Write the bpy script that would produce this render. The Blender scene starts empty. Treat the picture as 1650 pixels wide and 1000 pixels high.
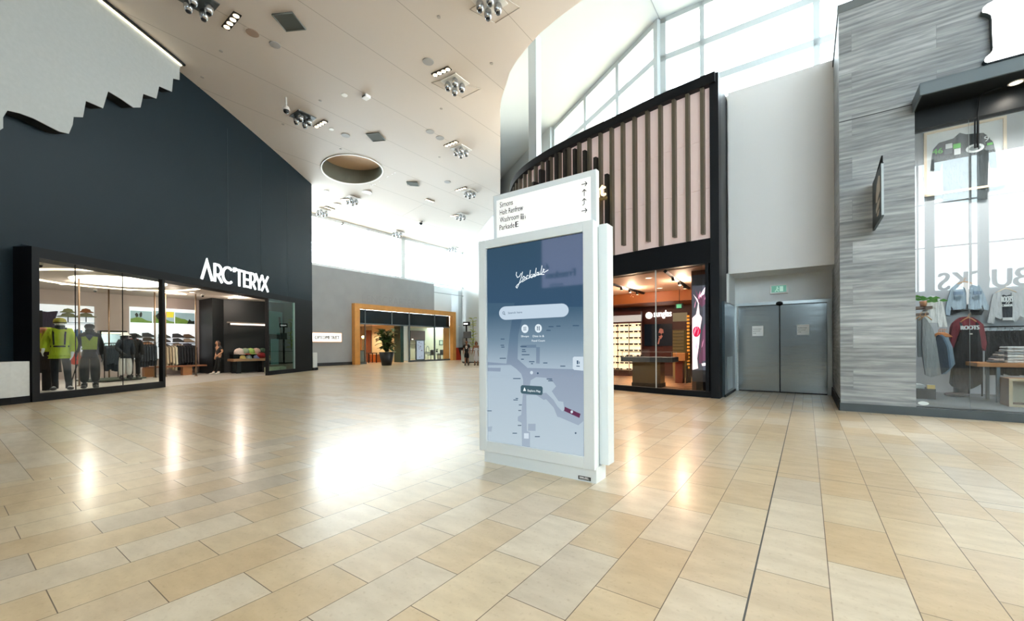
import bpy, bmesh, math, random
from mathutils import Vector, Matrix
random.seed(7)
S = bpy.context.scene
COL = S.collection
PI = math.pi

# ------------------------------------------------------------------ camera, sky, exposure
EYE = 1.35            # camera height above the floor (m)
FPX = 670.0           # focal length in pixels of the 1650 x 1000 frame
CX, CY = 825.0, 556.0 # horizon / principal point
ROLL = 0.0055
cam_data = bpy.data.cameras.new('camera')
cam = bpy.data.objects.new('camera', cam_data)
COL.objects.link(cam)
cam_data.sensor_width = 36.0
cam_data.lens = 36.0 * FPX / 1650.0
cam_data.shift_y = (CY - 500.0) / 1650.0
cam_data.clip_end = 400
cr, sr = math.cos(ROLL), math.sin(ROLL)
cam.matrix_world = Matrix(((cr, sr, 0, 0), (0, 0, -1, 0), (-sr, cr, 0, EYE), (0, 0, 0, 1)))
S.camera = cam

world = bpy.data.worlds.new('daylight')
S.world = world
world.use_nodes = True
wn, wl = world.node_tree.nodes, world.node_tree.links
bg = wn['Background']
bg.inputs['Color'].default_value = (0.90, 0.965, 1.0, 1)
# hazy bright sky, brightest low in the west where the sun stands behind thin cloud
SKY, GLOW = 13.5, 25.0
wtc = wn.new('ShaderNodeTexCoord'); wd = wn.new('ShaderNodeVectorMath'); wd.operation = 'DOT_PRODUCT'
wl.new(wtc.outputs['Generated'], wd.inputs[0]); wd.inputs[1].default_value = (-0.79, 0.55, 0.27)
wm = wn.new('ShaderNodeMath'); wm.operation = 'MAXIMUM'; wl.new(wd.outputs['Value'], wm.inputs[0]); wm.inputs[1].default_value = 0
wp = wn.new('ShaderNodeMath'); wp.operation = 'POWER'; wl.new(wm.outputs[0], wp.inputs[0]); wp.inputs[1].default_value = 4
wa = wn.new('ShaderNodeMath'); wa.operation = 'MULTIPLY_ADD'; wl.new(wp.outputs[0], wa.inputs[0]); wa.inputs[1].default_value = GLOW; wa.inputs[2].default_value = SKY
wl.new(wa.outputs[0], bg.inputs['Strength'])
S.view_settings.view_transform = 'Standard'
S.view_settings.look = 'None'
S.view_settings.exposure = 0.18
S.view_settings.gamma = 1.0
S.view_settings.use_curve_mapping = False
cy = S.cycles
cy.use_denoising = True
cy.denoising_prefilter = 'ACCURATE'
cy.denoising_input_passes = 'RGB_ALBEDO_NORMAL'
cy.use_adaptive_sampling = False
cy.max_bounces = 9
cy.diffuse_bounces = 5
cy.glossy_bounces = 4
cy.transmission_bounces = 6
cy.transparent_max_bounces = 16
cy.caustics_reflective = False
cy.caustics_refractive = False
cy.sample_clamp_indirect = 30.0
world.cycles.sampling_method = 'AUTOMATIC'

# ------------------------------------------------------------------ frames: building axes
def ray(px, py):
    dx, dy = px - CX, -(py - CY)
    return (dx*cr + dy*sr, FPX, -dx*sr + dy*cr)

class Frame:
    """a horizontal set of building axes; x along a wall, y into it, z up"""
    def __init__(s, ang, o=(0, 0)):
        s.a, s.c, s.s, s.o = ang, math.cos(ang), math.sin(ang), o
    def loc(s, x, y):
        x -= s.o[0]; y -= s.o[1]
        return (x*s.c + y*s.s, -x*s.s + y*s.c)
    def w(s, p):
        return Vector((s.o[0] + p[0]*s.c - p[1]*s.s, s.o[1] + p[0]*s.s + p[1]*s.c, p[2] if len(p) > 2 else 0))
    def _r(s, px, py):
        a, b, c = ray(px, py)
        return (a*s.c + b*s.s, -a*s.s + b*s.c, c), s.loc(0, 0)
    def atx(s, px, py, X):      # where the sight line meets the plane x = X  -> (x, y, z)
        r, c = s._r(px, py); t = (X - c[0])/r[0]
        return Vector((X, c[1] + t*r[1], EYE + t*r[2]))
    def aty(s, px, py, Y):
        r, c = s._r(px, py); t = (Y - c[1])/r[1]
        return Vector((c[0] + t*r[0], Y, EYE + t*r[2]))
    def atz(s, px, py, Z=0.0):
        r, c = s._r(px, py); t = (Z - EYE)/r[2]
        return Vector((c[0] + t*r[0], c[1] + t*r[1], Z))

AXIS = math.atan2(475, 670)
E = Frame(-AXIS)                                   # grid of the mall: x along the door wall, y away
_b = E.atz(262, 624)
L = Frame(math.atan2(670, 37), tuple(E.w(_b))[:2])  # black storefront: x along it, y into the shop
G = Frame(PI/2 - AXIS, tuple(E.w((-27.0, 0)))[:2])  # far grey wall: x = E.y, y into it
B = Frame(PI - AXIS, tuple(E.w((0, -14.0)))[:2])    # wall behind the camera, facing back into the hall

# ------------------------------------------------------------------ materials
def lin(c):
    if isinstance(c, str):
        c = [int(c[i:i+2], 16)/255 for i in (0, 2, 4)]
    return tuple((v/12.92 if v <= 0.04045 else ((v + 0.055)/1.055)**2.4) for v in c) + (1,)

MATS = {}
def mat(name, col=None, rough=0.5, metal=0.0, emit=None, es=1.0, spec=None, noise=None, bump=None, coat=0):
    if name in MATS: return MATS[name]
    m = bpy.data.materials.new(name); m.use_nodes = True
    nt = m.node_tree; b = nt.nodes['Principled BSDF']
    col = lin(col or '808080')
    b.inputs['Base Color'].default_value = col
    b.inputs['Roughness'].default_value = rough
    b.inputs['Metallic'].default_value = metal
    if spec is not None: b.inputs['Specular IOR Level'].default_value = spec
    if coat: b.inputs['Coat Weight'].default_value = coat
    if emit:
        b.inputs['Emission Color'].default_value = lin(emit)
        b.inputs['Emission Strength'].default_value = es
    if noise or bump:
        tc = nt.nodes.new('ShaderNodeTexCoord')
        nz = nt.nodes.new('ShaderNodeTexNoise')
        sc, amt = noise or bump
        nz.inputs['Scale'].default_value = sc; nz.inputs['Detail'].default_value = 6
        nt.links.new(tc.outputs['Object'], nz.inputs['Vector'])
        if noise:
            mx = nt.nodes.new('ShaderNodeMix'); mx.data_type = 'RGBA'
            mx.inputs[6].default_value = tuple(c*(1 - amt) for c in col[:3]) + (1,)
            mx.inputs[7].default_value = tuple(min(1, c*(1 + amt)) for c in col[:3]) + (1,)
            nt.links.new(nz.outputs['Fac'], mx.inputs[0])
            nt.links.new(mx.outputs[2], b.inputs['Base Color'])
        if bump:
            bp = nt.nodes.new('ShaderNodeBump'); bp.inputs['Strength'].default_value = bump[1]
            bp.inputs['Distance'].default_value = 0.01
            nz2 = nt.nodes.new('ShaderNodeTexNoise'); nz2.inputs['Scale'].default_value = bump[0]
            nz2.inputs['Detail'].default_value = 5
            nt.links.new(tc.outputs['Object'], nz2.inputs['Vector'])
            nt.links.new(nz2.outputs['Fac'], bp.inputs['Height'])
            nt.links.new(bp.outputs['Normal'], b.inputs['Normal'])
    MATS[name] = m
    return m

def glass(name, tint='ffffff', k=1.0, base=0.0):
    if name in MATS: return MATS[name]
    m = bpy.data.materials.new(name); m.use_nodes = True
    nt = m.node_tree; nt.nodes.clear()
    out = nt.nodes.new('ShaderNodeOutputMaterial')
    tr = nt.nodes.new('ShaderNodeBsdfTransparent'); tr.inputs[0].default_value = lin(tint)
    gl = nt.nodes.new('ShaderNodeBsdfGlossy'); gl.inputs['Roughness'].default_value = 0.0
    ge = nt.nodes.new('ShaderNodeNewGeometry')
    dt = nt.nodes.new('ShaderNodeVectorMath'); dt.operation = 'DOT_PRODUCT'
    nt.links.new(ge.outputs['Normal'], dt.inputs[0]); nt.links.new(ge.outputs['Incoming'], dt.inputs[1])
    def mth(op, x, y=None, z=None, clamp=False):
        n = nt.nodes.new('ShaderNodeMath'); n.operation = op; n.use_clamp = clamp
        for i, v in enumerate((x, y, z)):
            if v is None: continue
            if isinstance(v, (int, float)): n.inputs[i].default_value = v
            else: nt.links.new(v, n.inputs[i])
        return n.outputs[0]
    om = mth('SUBTRACT', 1.0, mth('ABSOLUTE', dt.outputs['Value']), clamp=True)
    sch = mth('MULTIPLY_ADD', mth('POWER', om, 5.0), 0.96, 0.04)     # reflectance of one glass face
    ma = mth('MULTIPLY_ADD', sch, k, base, clamp=True)
    mx = nt.nodes.new('ShaderNodeMixShader')
    nt.links.new(ma, mx.inputs[0])
    nt.links.new(tr.outputs[0], mx.inputs[1]); nt.links.new(gl.outputs[0], mx.inputs[2])
    nt.links.new(mx.outputs[0], out.inputs[0])
    MATS[name] = m
    return m

def N(m): return m.node_tree.nodes, m.node_tree.links, m.node_tree.nodes['Principled BSDF']

# ------------------------------------------------------------------ mesh builder
class MB:
    def __init__(s): s.v = []; s.f = []; s.mi = []; s.sm = []
    def face(s, pts, mi=0, sm=False):
        n = len(s.v); s.v += [tuple(p) for p in pts]
        s.f.append(list(range(n, n + len(pts)))); s.mi.append(mi); s.sm.append(sm); return s
    def raw(s, vs, fs, mi=0, sm=False):
        n = len(s.v); s.v += [tuple(p) for p in vs]
        for f in fs: s.f.append([i + n for i in f]); s.mi.append(mi); s.sm.append(sm)
        return s
    def box(s, x0, x1, y0, y1, z0, z1, mi=0):
        x0, x1 = sorted((x0, x1)); y0, y1 = sorted((y0, y1)); z0, z1 = sorted((z0, z1))
        vs = [(x, y, z) for z in (z0, z1) for y in (y0, y1) for x in (x0, x1)]
        return s.raw(vs, [(0, 2, 3, 1), (4, 5, 7, 6), (0, 1, 5, 4), (2, 6, 7, 3), (0, 4, 6, 2), (1, 3, 7, 5)], mi)
    def prism(s, pts, y0, y1, mi=0, ax='y'):
        """polygon in (x,z) swept along y (ax 'z': polygon in (x,y) swept up; ax 'x': polygon in (y,z))"""
        y0, y1 = sorted((y0, y1))
        a = sum(pts[i][0]*pts[(i+1) % len(pts)][1] - pts[(i+1) % len(pts)][0]*pts[i][1] for i in range(len(pts)))
        if a < 0: pts = pts[::-1]
        n = len(pts)
        P = {'y': lambda p, d: (p[0], d, p[1]), 'z': lambda p, d: (p[0], p[1], d), 'x': lambda p, d: (d, p[0], p[1])}[ax]
        if ax == 'y': y0, y1 = y1, y0
        vs = [P(p, y0) for p in pts] + [P(p, y1) for p in pts]
        fs = [list(range(n))[::-1], list(range(n, 2*n))] + [[i, (i+1) % n, n + (i+1) % n, n + i] for i in range(n)]
        return s.raw(vs, fs, mi)
    def tube(s, pts, r, n=8, mi=0, sm=True, ry=None):
        pts = [Vector(p) for p in pts]; k = len(pts)
        rs = r if isinstance(r, (list, tuple)) else [r]*k
        vs = []; up = Vector((0, 0, 1))
        for i, p in enumerate(pts):
            d = (pts[min(i+1, k-1)] - pts[max(i-1, 0)]).normalized()
            ref = up if abs(d.z) < 0.95 else Vector((0, 1, 0))
            a = d.cross(ref).normalized(); b = a.cross(d)
            if abs(d.z) >= 0.95: a, b = Vector((1, 0, 0)), Vector((0, 1, 0))
            q = (ry[i] if isinstance(ry, (list, tuple)) else ry) if ry else None
            for j in range(n):
                t = 2*PI*j/n
                vs.append(p + a*math.cos(t)*rs[i] + b*math.sin(t)*(q if q else rs[i]))
        fs = [[i*n + j, i*n + (j+1) % n, (i+1)*n + (j+1) % n, (i+1)*n + j] for i in range(k-1) for j in range(n)]
        s.raw(vs, fs, mi, sm)
        m = len(s.v) - len(vs)
        for cap in (list(range(n))[::-1], list(range((k-1)*n, k*n))):
            s.f.append([m + i for i in cap]); s.mi.append(mi); s.sm.append(False)
        return s
    def lathe(s, prof, c=(0, 0, 0), n=24, mi=0, sm=True, sx=1, sy=1, cap=True):
        vs = [(c[0] + r*math.cos(2*PI*j/n)*sx, c[1] + r*math.sin(2*PI*j/n)*sy, c[2] + z) for r, z in prof for j in range(n)]
        k = len(prof)
        s.raw(vs, [[i*n + j, i*n + (j+1) % n, (i+1)*n + (j+1) % n, (i+1)*n + j] for i in range(k-1) for j in range(n)], mi, sm)
        m = len(s.v) - len(vs)
        if cap and prof[0][0] > 1e-5: s.f.append([m + i for i in range(n)][::-1]); s.mi.append(mi); s.sm.append(False)
        if cap and prof[-1][0] > 1e-5: s.f.append([m + (k-1)*n + i for i in range(n)]); s.mi.append(mi); s.sm.append(False)
        return s
    def ell(s, c, r, n=12, mi=0):
        r = r if isinstance(r, (list, tuple)) else (r, r, r)
        h = max(4, n//2)
        prof = [(max(1e-6, math.sin(PI*i/h)), -math.cos(PI*i/h)) for i in range(h + 1)]
        vs = [(c[0] + q*math.cos(2*PI*j/n)*r[0], c[1] + q*math.sin(2*PI*j/n)*r[1], c[2] + z*r[2]) for q, z in prof for j in range(n)]
        return s.raw(vs, [[i*n + j, i*n + (j+1) % n, (i+1)*n + (j+1) % n, (i+1)*n + j] for i in range(h) for j in range(n)], mi, True)
    def add(s, o, M=None, mi=None):
        vs = [tuple(M @ Vector(v)) for v in o.v] if M else o.v
        n = len(s.v); s.v += vs
        for f, m, q in zip(o.f, o.mi, o.sm):
            s.f.append([i + n for i in f]); s.mi.append(m if mi is None else mi); s.sm.append(q)
        return s
    def mesh(s, name, mats, off=(0, 0, 0)):
        me = bpy.data.meshes.new(name)
        me.from_pydata([(v[0]-off[0], v[1]-off[1], v[2]-off[2]) for v in s.v], [], s.f)
        for m in (mats if isinstance(mats, (list, tuple)) else [mats]): me.materials.append(m)
        me.polygons.foreach_set('material_index', s.mi)
        me.polygons.foreach_set('use_smooth', s.sm)
        me.update()
        return me

# ------------------------------------------------------------------ things, parts, setting
BASE = {}
def tag(o, label=None, cat=None, group=None, kind=None):
    if label: o['label'] = label
    if cat: o['category'] = cat
    if group: o['group'] = group
    if kind: o['kind'] = kind
    return o
def _put(o, fr, base):
    o.location = fr.w(base); o.rotation_euler = (0, 0, fr.a); BASE[o.name] = Vector(base)
    COL.objects.link(o); return o
def thing(fr, name, label, cat, base, group=None):
    o = bpy.data.objects.new(name, None); o.empty_display_size = 0.1
    return tag(_put(o, fr, base), label, cat, group)
def solo(fr, name, label, cat, mb, m, base, group=None, kind=None):
    o = bpy.data.objects.new(name, mb.mesh(name, m, base))
    return tag(_put(o, fr, base), label, cat, group, kind)
def part(t, name, mb, m, label=None):
    r = t
    while r.parent: r = r.parent
    o = bpy.data.objects.new(name, mb.mesh(name, m, BASE[r.name]))
    COL.objects.link(o); o.parent = t
    if label: o['label'] = label
    return o
def struct(fr, name, mb, m, base=(0, 0, 0), label=None):
    o = bpy.data.objects.new(name, mb.mesh(name, m, base))
    return tag(_put(o, fr, base), label, None, None, 'structure')
def bevel(o, w, seg=2):
    b = o.modifiers.new('bevel', 'BEVEL'); b.width = w; b.segments = seg; b.limit_method = 'ANGLE'; return o
def copy_thing(o, loc=None, rotz=None, label=None, group=None):
    def cp(a, par):
        c = a.copy(); COL.objects.link(c)
        if par: c.parent = par
        for ch in [k for k in bpy.data.objects if k.parent == a]: cp(ch, c)
        return c
    r = cp(o, None)
    if loc is not None: r.location = loc
    if rotz is not None: r.rotation_euler = (0, 0, rotz)
    if label: r['label'] = label
    if group: r['group'] = group
    return r

_TXT = {}
def text_geo(s, spacing=1.0):
    """the letters of s as flat faces in (x,z), cap height about 0.7"""
    key = (s, spacing)
    if key in _TXT: return _TXT[key]
    c = bpy.data.curves.new('t', 'FONT'); c.body = s; c.size = 1.0; c.resolution_u = 3; c.space_character = spacing
    o = bpy.data.objects.new('t', c); COL.objects.link(o)
    bpy.context.view_layer.update()
    dg = bpy.context.evaluated_depsgraph_get()
    me = bpy.data.meshes.new_from_object(o.evaluated_get(dg))
    vs = [(v.co.x, v.co.y) for v in me.vertices]; fs = [list(p.vertices) for p in me.polygons]
    bpy.data.objects.remove(o); bpy.data.curves.remove(c); bpy.data.meshes.remove(me)
    _TXT[key] = (vs, fs)
    return vs, fs
def text(mb, s, x, y, z, h, w=None, depth=0.004, mi=0, spacing=1.0, align='l', italic=0.0, bold=0.0):
    """letters standing in the plane y, bottom-left (x,z), capital height h, optional total width w, facing -y"""
    vs, fs = text_geo(s, spacing)
    x0 = min(v[0] for v in vs); x1 = max(v[0] for v in vs)
    k = h/0.70; kx = (w/(x1 - x0)) if w else k
    ox = {'l': 0, 'c': -(x1 - x0)*kx/2, 'r': -(x1 - x0)*kx}[align]
    reps = [0.0] if not bold else [-bold, 0.0, bold]
    for dx in reps:
        P = [(x + ox + dx + (v[0] - x0)*kx + italic*v[1]*k, z + v[1]*k) for v in vs]
        n = len(P)
        allv = [(p[0], y - depth, p[1]) for p in P] + [(p[0], y, p[1]) for p in P]
        faces = []
        edges = {}
        for f in fs:
            for a, b in zip(f, f[1:] + f[:1]):
                edges[(a, b)] = edges.get((a, b), 0) + 1
        for f in fs: faces.append(f)
        for f in fs: faces.append([i + n for i in f[::-1]])
        for (a, b) in edges:
            if (b, a) not in edges: faces.append([a, a + n, b + n, b])
        mb.raw(allv, faces, mi)
    return mb
def stroke(mb, pts, w, y, depth, mi=0, closed=False):
    """a constant-width pen line along (x,z) points, as one ribbon of quads with thickness"""
    pts = [Vector((p[0], p[1])) for p in pts]; n = len(pts)
    Lf, Rt = [], []
    for i, p in enumerate(pts):
        if closed: a, b = pts[i-1], pts[(i+1) % n]
        else: a, b = pts[max(0, i-1)], pts[min(n-1, i+1)]
        d1 = (p - a); d2 = (b - p)
        d1 = d1.normalized() if d1.length > 1e-9 else d2.normalized()
        d2 = d2.normalized() if d2.length > 1e-9 else d1
        t = (d1 + d2); t = t.normalized() if t.length > 1e-6 else d1
        nn = Vector((-t.y, t.x)); k = 1/max(0.35, nn.dot(Vector((-d2.y, d2.x))))
        Lf.append(p + nn*w/2*k); Rt.append(p - nn*w/2*k)
    m = n if closed else n - 1
    for i in range(m):
        j = (i + 1) % n
        mb.prism([tuple(Lf[i]), tuple(Lf[j]), tuple(Rt[j]), tuple(Rt[i])], y - depth, y, mi)
    return mb
def arc(cx, cz, r, a0, a1, n=12, rz=None):
    rz = rz or r
    return [(cx + r*math.cos(math.radians(a0 + (a1-a0)*i/n)), cz + rz*math.sin(math.radians(a0 + (a1-a0)*i/n))) for i in range(n+1)]
def rrect(x0, x1, z0, z1, r, n=5):
    return arc(x1-r, z1-r, r, 0, 90, n) + arc(x0+r, z1-r, r, 90, 180, n) + arc(x0+r, z0+r, r, 180, 270, n) + arc(x1-r, z0+r, r, 270, 360, n)
# ------------------------------------------------------------------ floor
def floor_material():
    m = mat('limestone_tiles', 'dcc39c', 0.2); nodes, links, b = N(m)
    tc = nodes.new('ShaderNodeTexCoord'); sp = nodes.new('ShaderNodeSeparateXYZ')
    links.new(tc.outputs['Object'], sp.inputs[0])
    def comb(a, off_a, c, off_c):
        x = nodes.new('ShaderNodeMath'); x.operation = 'ADD'; links.new(sp.outputs[a], x.inputs[0]); x.inputs[1].default_value = off_a
        y = nodes.new('ShaderNodeMath'); y.operation = 'ADD'; links.new(sp.outputs[c], y.inputs[0]); y.inputs[1].default_value = off_c
        cb = nodes.new('ShaderNodeCombineXYZ'); links.new(x.outputs[0], cb.inputs[0]); links.new(y.outputs[0], cb.inputs[1])
        return cb
    def brick(vec, w, h, mo):
        t = nodes.new('ShaderNodeTexBrick'); links.new(vec.outputs[0], t.inputs['Vector'])
        t.inputs['Scale'].default_value = 1; t.inputs['Brick Width'].default_value = w; t.inputs['Row Height'].default_value = h
        t.inputs['Mortar Size'].default_value = mo; t.inputs['Mortar Smooth'].default_value = 0.1
        t.inputs['Color1'].default_value = (0, 0, 0, 1); t.inputs['Color2'].default_value = (1, 1, 1, 1)
        t.inputs['Mortar'].default_value = (0.5, 0.5, 0.5, 1); t.inputs['Bias'].default_value = 0
        return t
    A = brick(comb('Y', 100.148, 'X', 100.2185), 0.713, 0.357, 0.0026)
    Bz = brick(comb('X', 100.2, 'Y', 100.397), 1.07, 0.357, 0.0026)
    D = brick(comb('Y', 100.0, 'X', 100.2185), 0.36, 0.1785, 0.0026)
    def step(ch, thr, op='LESS_THAN'):
        n = nodes.new('ShaderNodeMath'); n.operation = op; links.new(sp.outputs[ch], n.inputs[0]); n.inputs[1].default_value = thr; return n
    left = step('X', -6.43); far = step('Y', 10.35, 'GREATER_THAN'); rt = step('X', -1.75, 'GREATER_THAN')
    fd = nodes.new('ShaderNodeMath'); fd.operation = 'MULTIPLY'; links.new(far.outputs[0], fd.inputs[0]); links.new(rt.outputs[0], fd.inputs[1])
    def mixc(f, a, c):
        n = nodes.new('ShaderNodeMix'); n.data_type = 'RGBA'
        if hasattr(f, 'outputs'): links.new(f.outputs[0], n.inputs[0])
        else: links.new(f, n.inputs[0])
        for i, v in ((6, a), (7, c)):
            if isinstance(v, tuple): n.inputs[i].default_value = v
            else: links.new(v, n.inputs[i])
        return n.outputs[2]
    rnd = mixc(fd, mixc(left, A.outputs['Color'], Bz.outputs['Color']), D.outputs['Color'])
    fac = mixc(fd, mixc(left, A.outputs['Fac'], Bz.outputs['Fac']), D.outputs['Fac'])
    ramp = nodes.new('ShaderNodeValToRGB'); links.new(rnd, ramp.inputs[0])
    cs = [(0.0, 'd3bb97'), (0.22, 'dec7a2'), (0.4, 'e0cfb1'), (0.55, 'd8be97'), (0.7, 'dfcfb6'), (0.85, 'e4d6bf'), (1.0, 'cfc0aa')]
    el = ramp.color_ramp.elements
    el[0].color = lin(cs[0][1]); el[1].position = 1; el[1].color = lin(cs[-1][1])
    for p, c in cs[1:-1]: e = el.new(p); e.color = lin(c)
    nz = nodes.new('ShaderNodeTexNoise'); nz.inputs['Scale'].default_value = 3.2; nz.inputs['Detail'].default_value = 8; nz.inputs['Roughness'].default_value = 0.62
    mp = nodes.new('ShaderNodeMapping'); mp.inputs['Scale'].default_value = (1.0, 2.4, 1); links.new(tc.outputs['Object'], mp.inputs[0]); links.new(mp.outputs[0], nz.inputs['Vector'])
    vein = nodes.new('ShaderNodeValToRGB'); links.new(nz.outputs['Fac'], vein.inputs[0])
    vein.color_ramp.elements[0].position = 0.32; vein.color_ramp.elements[0].color = (0.86, 0.82, 0.76, 1)
    vein.color_ramp.elements[1].position = 0.66; vein.color_ramp.elements[1].color = (1.08, 1.07, 1.05, 1)
    mul = nodes.new('ShaderNodeMix'); mul.data_type = 'RGBA'; mul.blend_type = 'MULTIPLY'; mul.inputs[0].default_value = 0.75
    links.new(ramp.outputs[0], mul.inputs[6]); links.new(vein.outputs[0], mul.inputs[7])
    n2 = nodes.new('ShaderNodeTexNoise'); n2.inputs['Scale'].default_value = 38; n2.inputs['Detail'].default_value = 5; links.new(tc.outputs['Object'], n2.inputs['Vector'])
    r2 = nodes.new('ShaderNodeValToRGB'); links.new(n2.outputs['Fac'], r2.inputs[0])
    r2.color_ramp.elements[0].position = 0.27; r2.color_ramp.elements[0].color = (0.70, 0.62, 0.52, 1)
    r2.color_ramp.elements[1].position = 0.42; r2.color_ramp.elements[1].color = (1, 1, 1, 1)
    m2 = nodes.new('ShaderNodeMix'); m2.data_type = 'RGBA'; m2.blend_type = 'MULTIPLY'; m2.inputs[0].default_value = 0.4
    links.new(mul.outputs[2], m2.inputs[6]); links.new(r2.outputs[0], m2.inputs[7])
    def band(ch, at, half):
        s_ = nodes.new('ShaderNodeMath'); s_.operation = 'SUBTRACT'; links.new(sp.outputs[ch], s_.inputs[0]); s_.inputs[1].default_value = at
        a_ = nodes.new('ShaderNodeMath'); a_.operation = 'ABSOLUTE'; links.new(s_.outputs[0], a_.inputs[0])
        l_ = nodes.new('ShaderNodeMath'); l_.operation = 'LESS_THAN'; links.new(a_.outputs[0], l_.inputs[0]); l_.inputs[1].default_value = half
        return l_
    jx_, jy_ = band('X', -0.2585, 0.0048), band('Y', 5.18, 0.0035)      # movement joints
    rtj = step('X', -0.97, 'GREATER_THAN'); jy2 = nodes.new('ShaderNodeMath'); jy2.operation = 'MULTIPLY'; links.new(jy_.outputs[0], jy2.inputs[0]); links.new(rtj.outputs[0], jy2.inputs[1])
    mxj = nodes.new('ShaderNodeMath'); mxj.operation = 'MAXIMUM'; links.new(jx_.outputs[0], mxj.inputs[0]); links.new(jy2.outputs[0], mxj.inputs[1])
    col0 = mixc(fac, m2.outputs[2], lin('6b5640'))
    col = mixc(mxj, col0, lin('3a332c'))
    links.new(col, b.inputs['Base Color'])
    n3 = nodes.new('ShaderNodeTexNoise'); n3.inputs['Scale'].default_value = 1.3; n3.inputs['Detail'].default_value = 4; links.new(tc.outputs['Object'], n3.inputs['Vector'])
    rr = nodes.new('ShaderNodeMapRange'); links.new(n3.outputs['Fac'], rr.inputs[0])
    rr.inputs[1].default_value = 0.3; rr.inputs[2].default_value = 0.7; rr.inputs[3].default_value = 0.30; rr.inputs[4].default_value = 0.36
    ad = nodes.new('ShaderNodeMath'); ad.operation = 'MULTIPLY_ADD'; links.new(rnd, ad.inputs[0]); ad.inputs[1].default_value = 0.05; links.new(rr.outputs[0], ad.inputs[2])
    links.new(ad.outputs[0], b.inputs['Roughness'])
    b.inputs['Specular IOR Level'].default_value = 0.5
    b.inputs['Coat Weight'].default_value = 0.58; b.inputs['Coat Roughness'].default_value = 0.2
    return m
struct(E, 'floor', MB().face([(-34, -12, 0), (14, -12, 0), (14, 62, 0), (-34, 62, 0)]), floor_material())

# ------------------------------------------------------------------ main ceiling
ZPROF = [(-60, 9.9), (-27, 10.2), (-23.6, 10.79), (-22.2, 11.08), (-21.0, 11.28), (-19.9, 11.48), (-18, 11.52), (30, 11.52)]
def zc(x):
    return sum(_zc(x + k*0.5) for k in range(-5, 6))/11
def _zc(x):
    for (a, za), (b_, zb) in zip(ZPROF, ZPROF[1:]):
        if a <= x <= b_: return za + (zb - za)*(x - a)/(b_ - a)
    return 11.52
EDGE = [(14, 9.6), (4, 9.9), (-2, 10.35), (-5.23, 11.0), (-6.19, 11.19), (-6.9, 11.38), (-7.53, 11.65), (-8.21, 11.98), (-8.8, 12.36), (-9.26, 12.8), (-9.99, 13.45), (-10.55, 14.1), (-11.15, 14.92), (-13.2, 17.65), (-16.1, 21.5), (-43, 57.4)]
EDGE = [(x*1.022 if x < 10 else x, y*1.022) for x, y in EDGE]
def edge_y(x):      # y of the ceiling's free edge at x
    for (a, ya), (b_, yb) in zip(EDGE, EDGE[1:]):
        if b_ <= x <= a: return ya + (yb - ya)*(x - a)/(b_ - a)
    return 9.6
def on_ceiling(px, py):
    z = 11.5
    for _ in range(30):
        p = E.atz(px, py, z); z = zc(p.x)
    return Vector((p.x, p.y, z))
m_ceil = mat('ceiling_plaster', 'c9c0b8', 0.6)
def ceiling_lines(m):
    nodes, links, b = N(m)
    tc = nodes.new('ShaderNodeTexCoord')
    mp = nodes.new('ShaderNodeMapping'); mp.inputs['Rotation'].default_value = (0, 0, PI/2); mp.inputs['Location'].default_value = (0, 0.4, 0)
    t = nodes.new('ShaderNodeTexBrick'); links.new(tc.outputs['Object'], mp.inputs[0]); links.new(mp.outputs[0], t.inputs['Vector'])
    t.inputs['Scale'].default_value = 1; t.inputs['Brick Width'].default_value = 40; t.inputs['Row Height'].default_value = 2.35
    t.inputs['Mortar Size'].default_value = 0.011; t.inputs['Mortar Smooth'].default_value = 0
    t.inputs['Color1'].default_value = t.inputs['Color2'].default_value = b.inputs['Base Color'].default_value
    t.inputs['Mortar'].default_value = lin('9d958c')
    links.new(t.outputs['Color'], b.inputs['Base Color'])
ceiling_lines(m_ceil)
_hc = E.atz(568.5, 273, 10.75); _hr = 1.58            # round recess in the ceiling
for _ in range(20): _hc = E.atz(568.5, 273, zc(_hc.x))
HX0, HX1, HY0, HY1 = _hc.x - 1.9, _hc.x + 1.9, _hc.y - 1.9, _hc.y + 1.9
xs = sorted(set([-34 + i*0.4 for i in range(120)] + [e[0] for e in EDGE if -34 < e[0] <= 14] + [z[0] for z in ZPROF if -34 < z[0] < 14] + [HX0, HX1]))
mb = MB(); TH = 0.35
for xa, xb in zip(xs, xs[1:]):
    ya, yb = min(60, edge_y(xa)), min(60, edge_y(xb)); za, zb = zc(xa), zc(xb)
    if HX0 - 1e-6 <= xa and xb <= HX1 + 1e-6:
        mb.face([(xa, -11.5, za), (xa, HY0, za), (xb, HY0, zb), (xb, -11.5, zb)], 0, True)
        mb.face([(xa, HY1, za), (xa, ya, za), (xb, yb, zb), (xb, HY1, zb)], 0, True)
    else:
        mb.face([(xa, -11.5, za), (xa, ya, za), (xb, yb, zb), (xb, -11.5, zb)], 0, True)
        mb.face([(xa, -11.5, za+TH), (xb, -11.5, zb+TH), (xb, yb, zb+TH), (xa, ya, za+TH)])
    mb.face([(xa, ya, za), (xa, ya, max(13.6, za+TH)), (xb, yb, max(13.6, zb+TH)), (xb, yb, zb)])
ring_i, ring_o = [], []
for k in range(64):
    a = 2*PI*k/64 + PI/4; ca, sa = math.cos(a), math.sin(a); q = 1.9/max(abs(ca), abs(sa))
    x, y = _hc.x + _hr*ca, _hc.y + _hr*sa; ring_i.append((x, y, zc(x)))
    x, y = _hc.x + q*ca, _hc.y + q*sa; ring_o.append((x, y, zc(x)))
for k in range(64):
    j = (k+1) % 64; mb.face([ring_i[k], ring_o[k], ring_o[j], ring_i[j]], 0, True)
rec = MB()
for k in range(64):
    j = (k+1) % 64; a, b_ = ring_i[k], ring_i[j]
    rec.face([a, b_, (b_[0], b_[1], 11.95), (a[0], a[1], 11.95)], 0, True)
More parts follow.
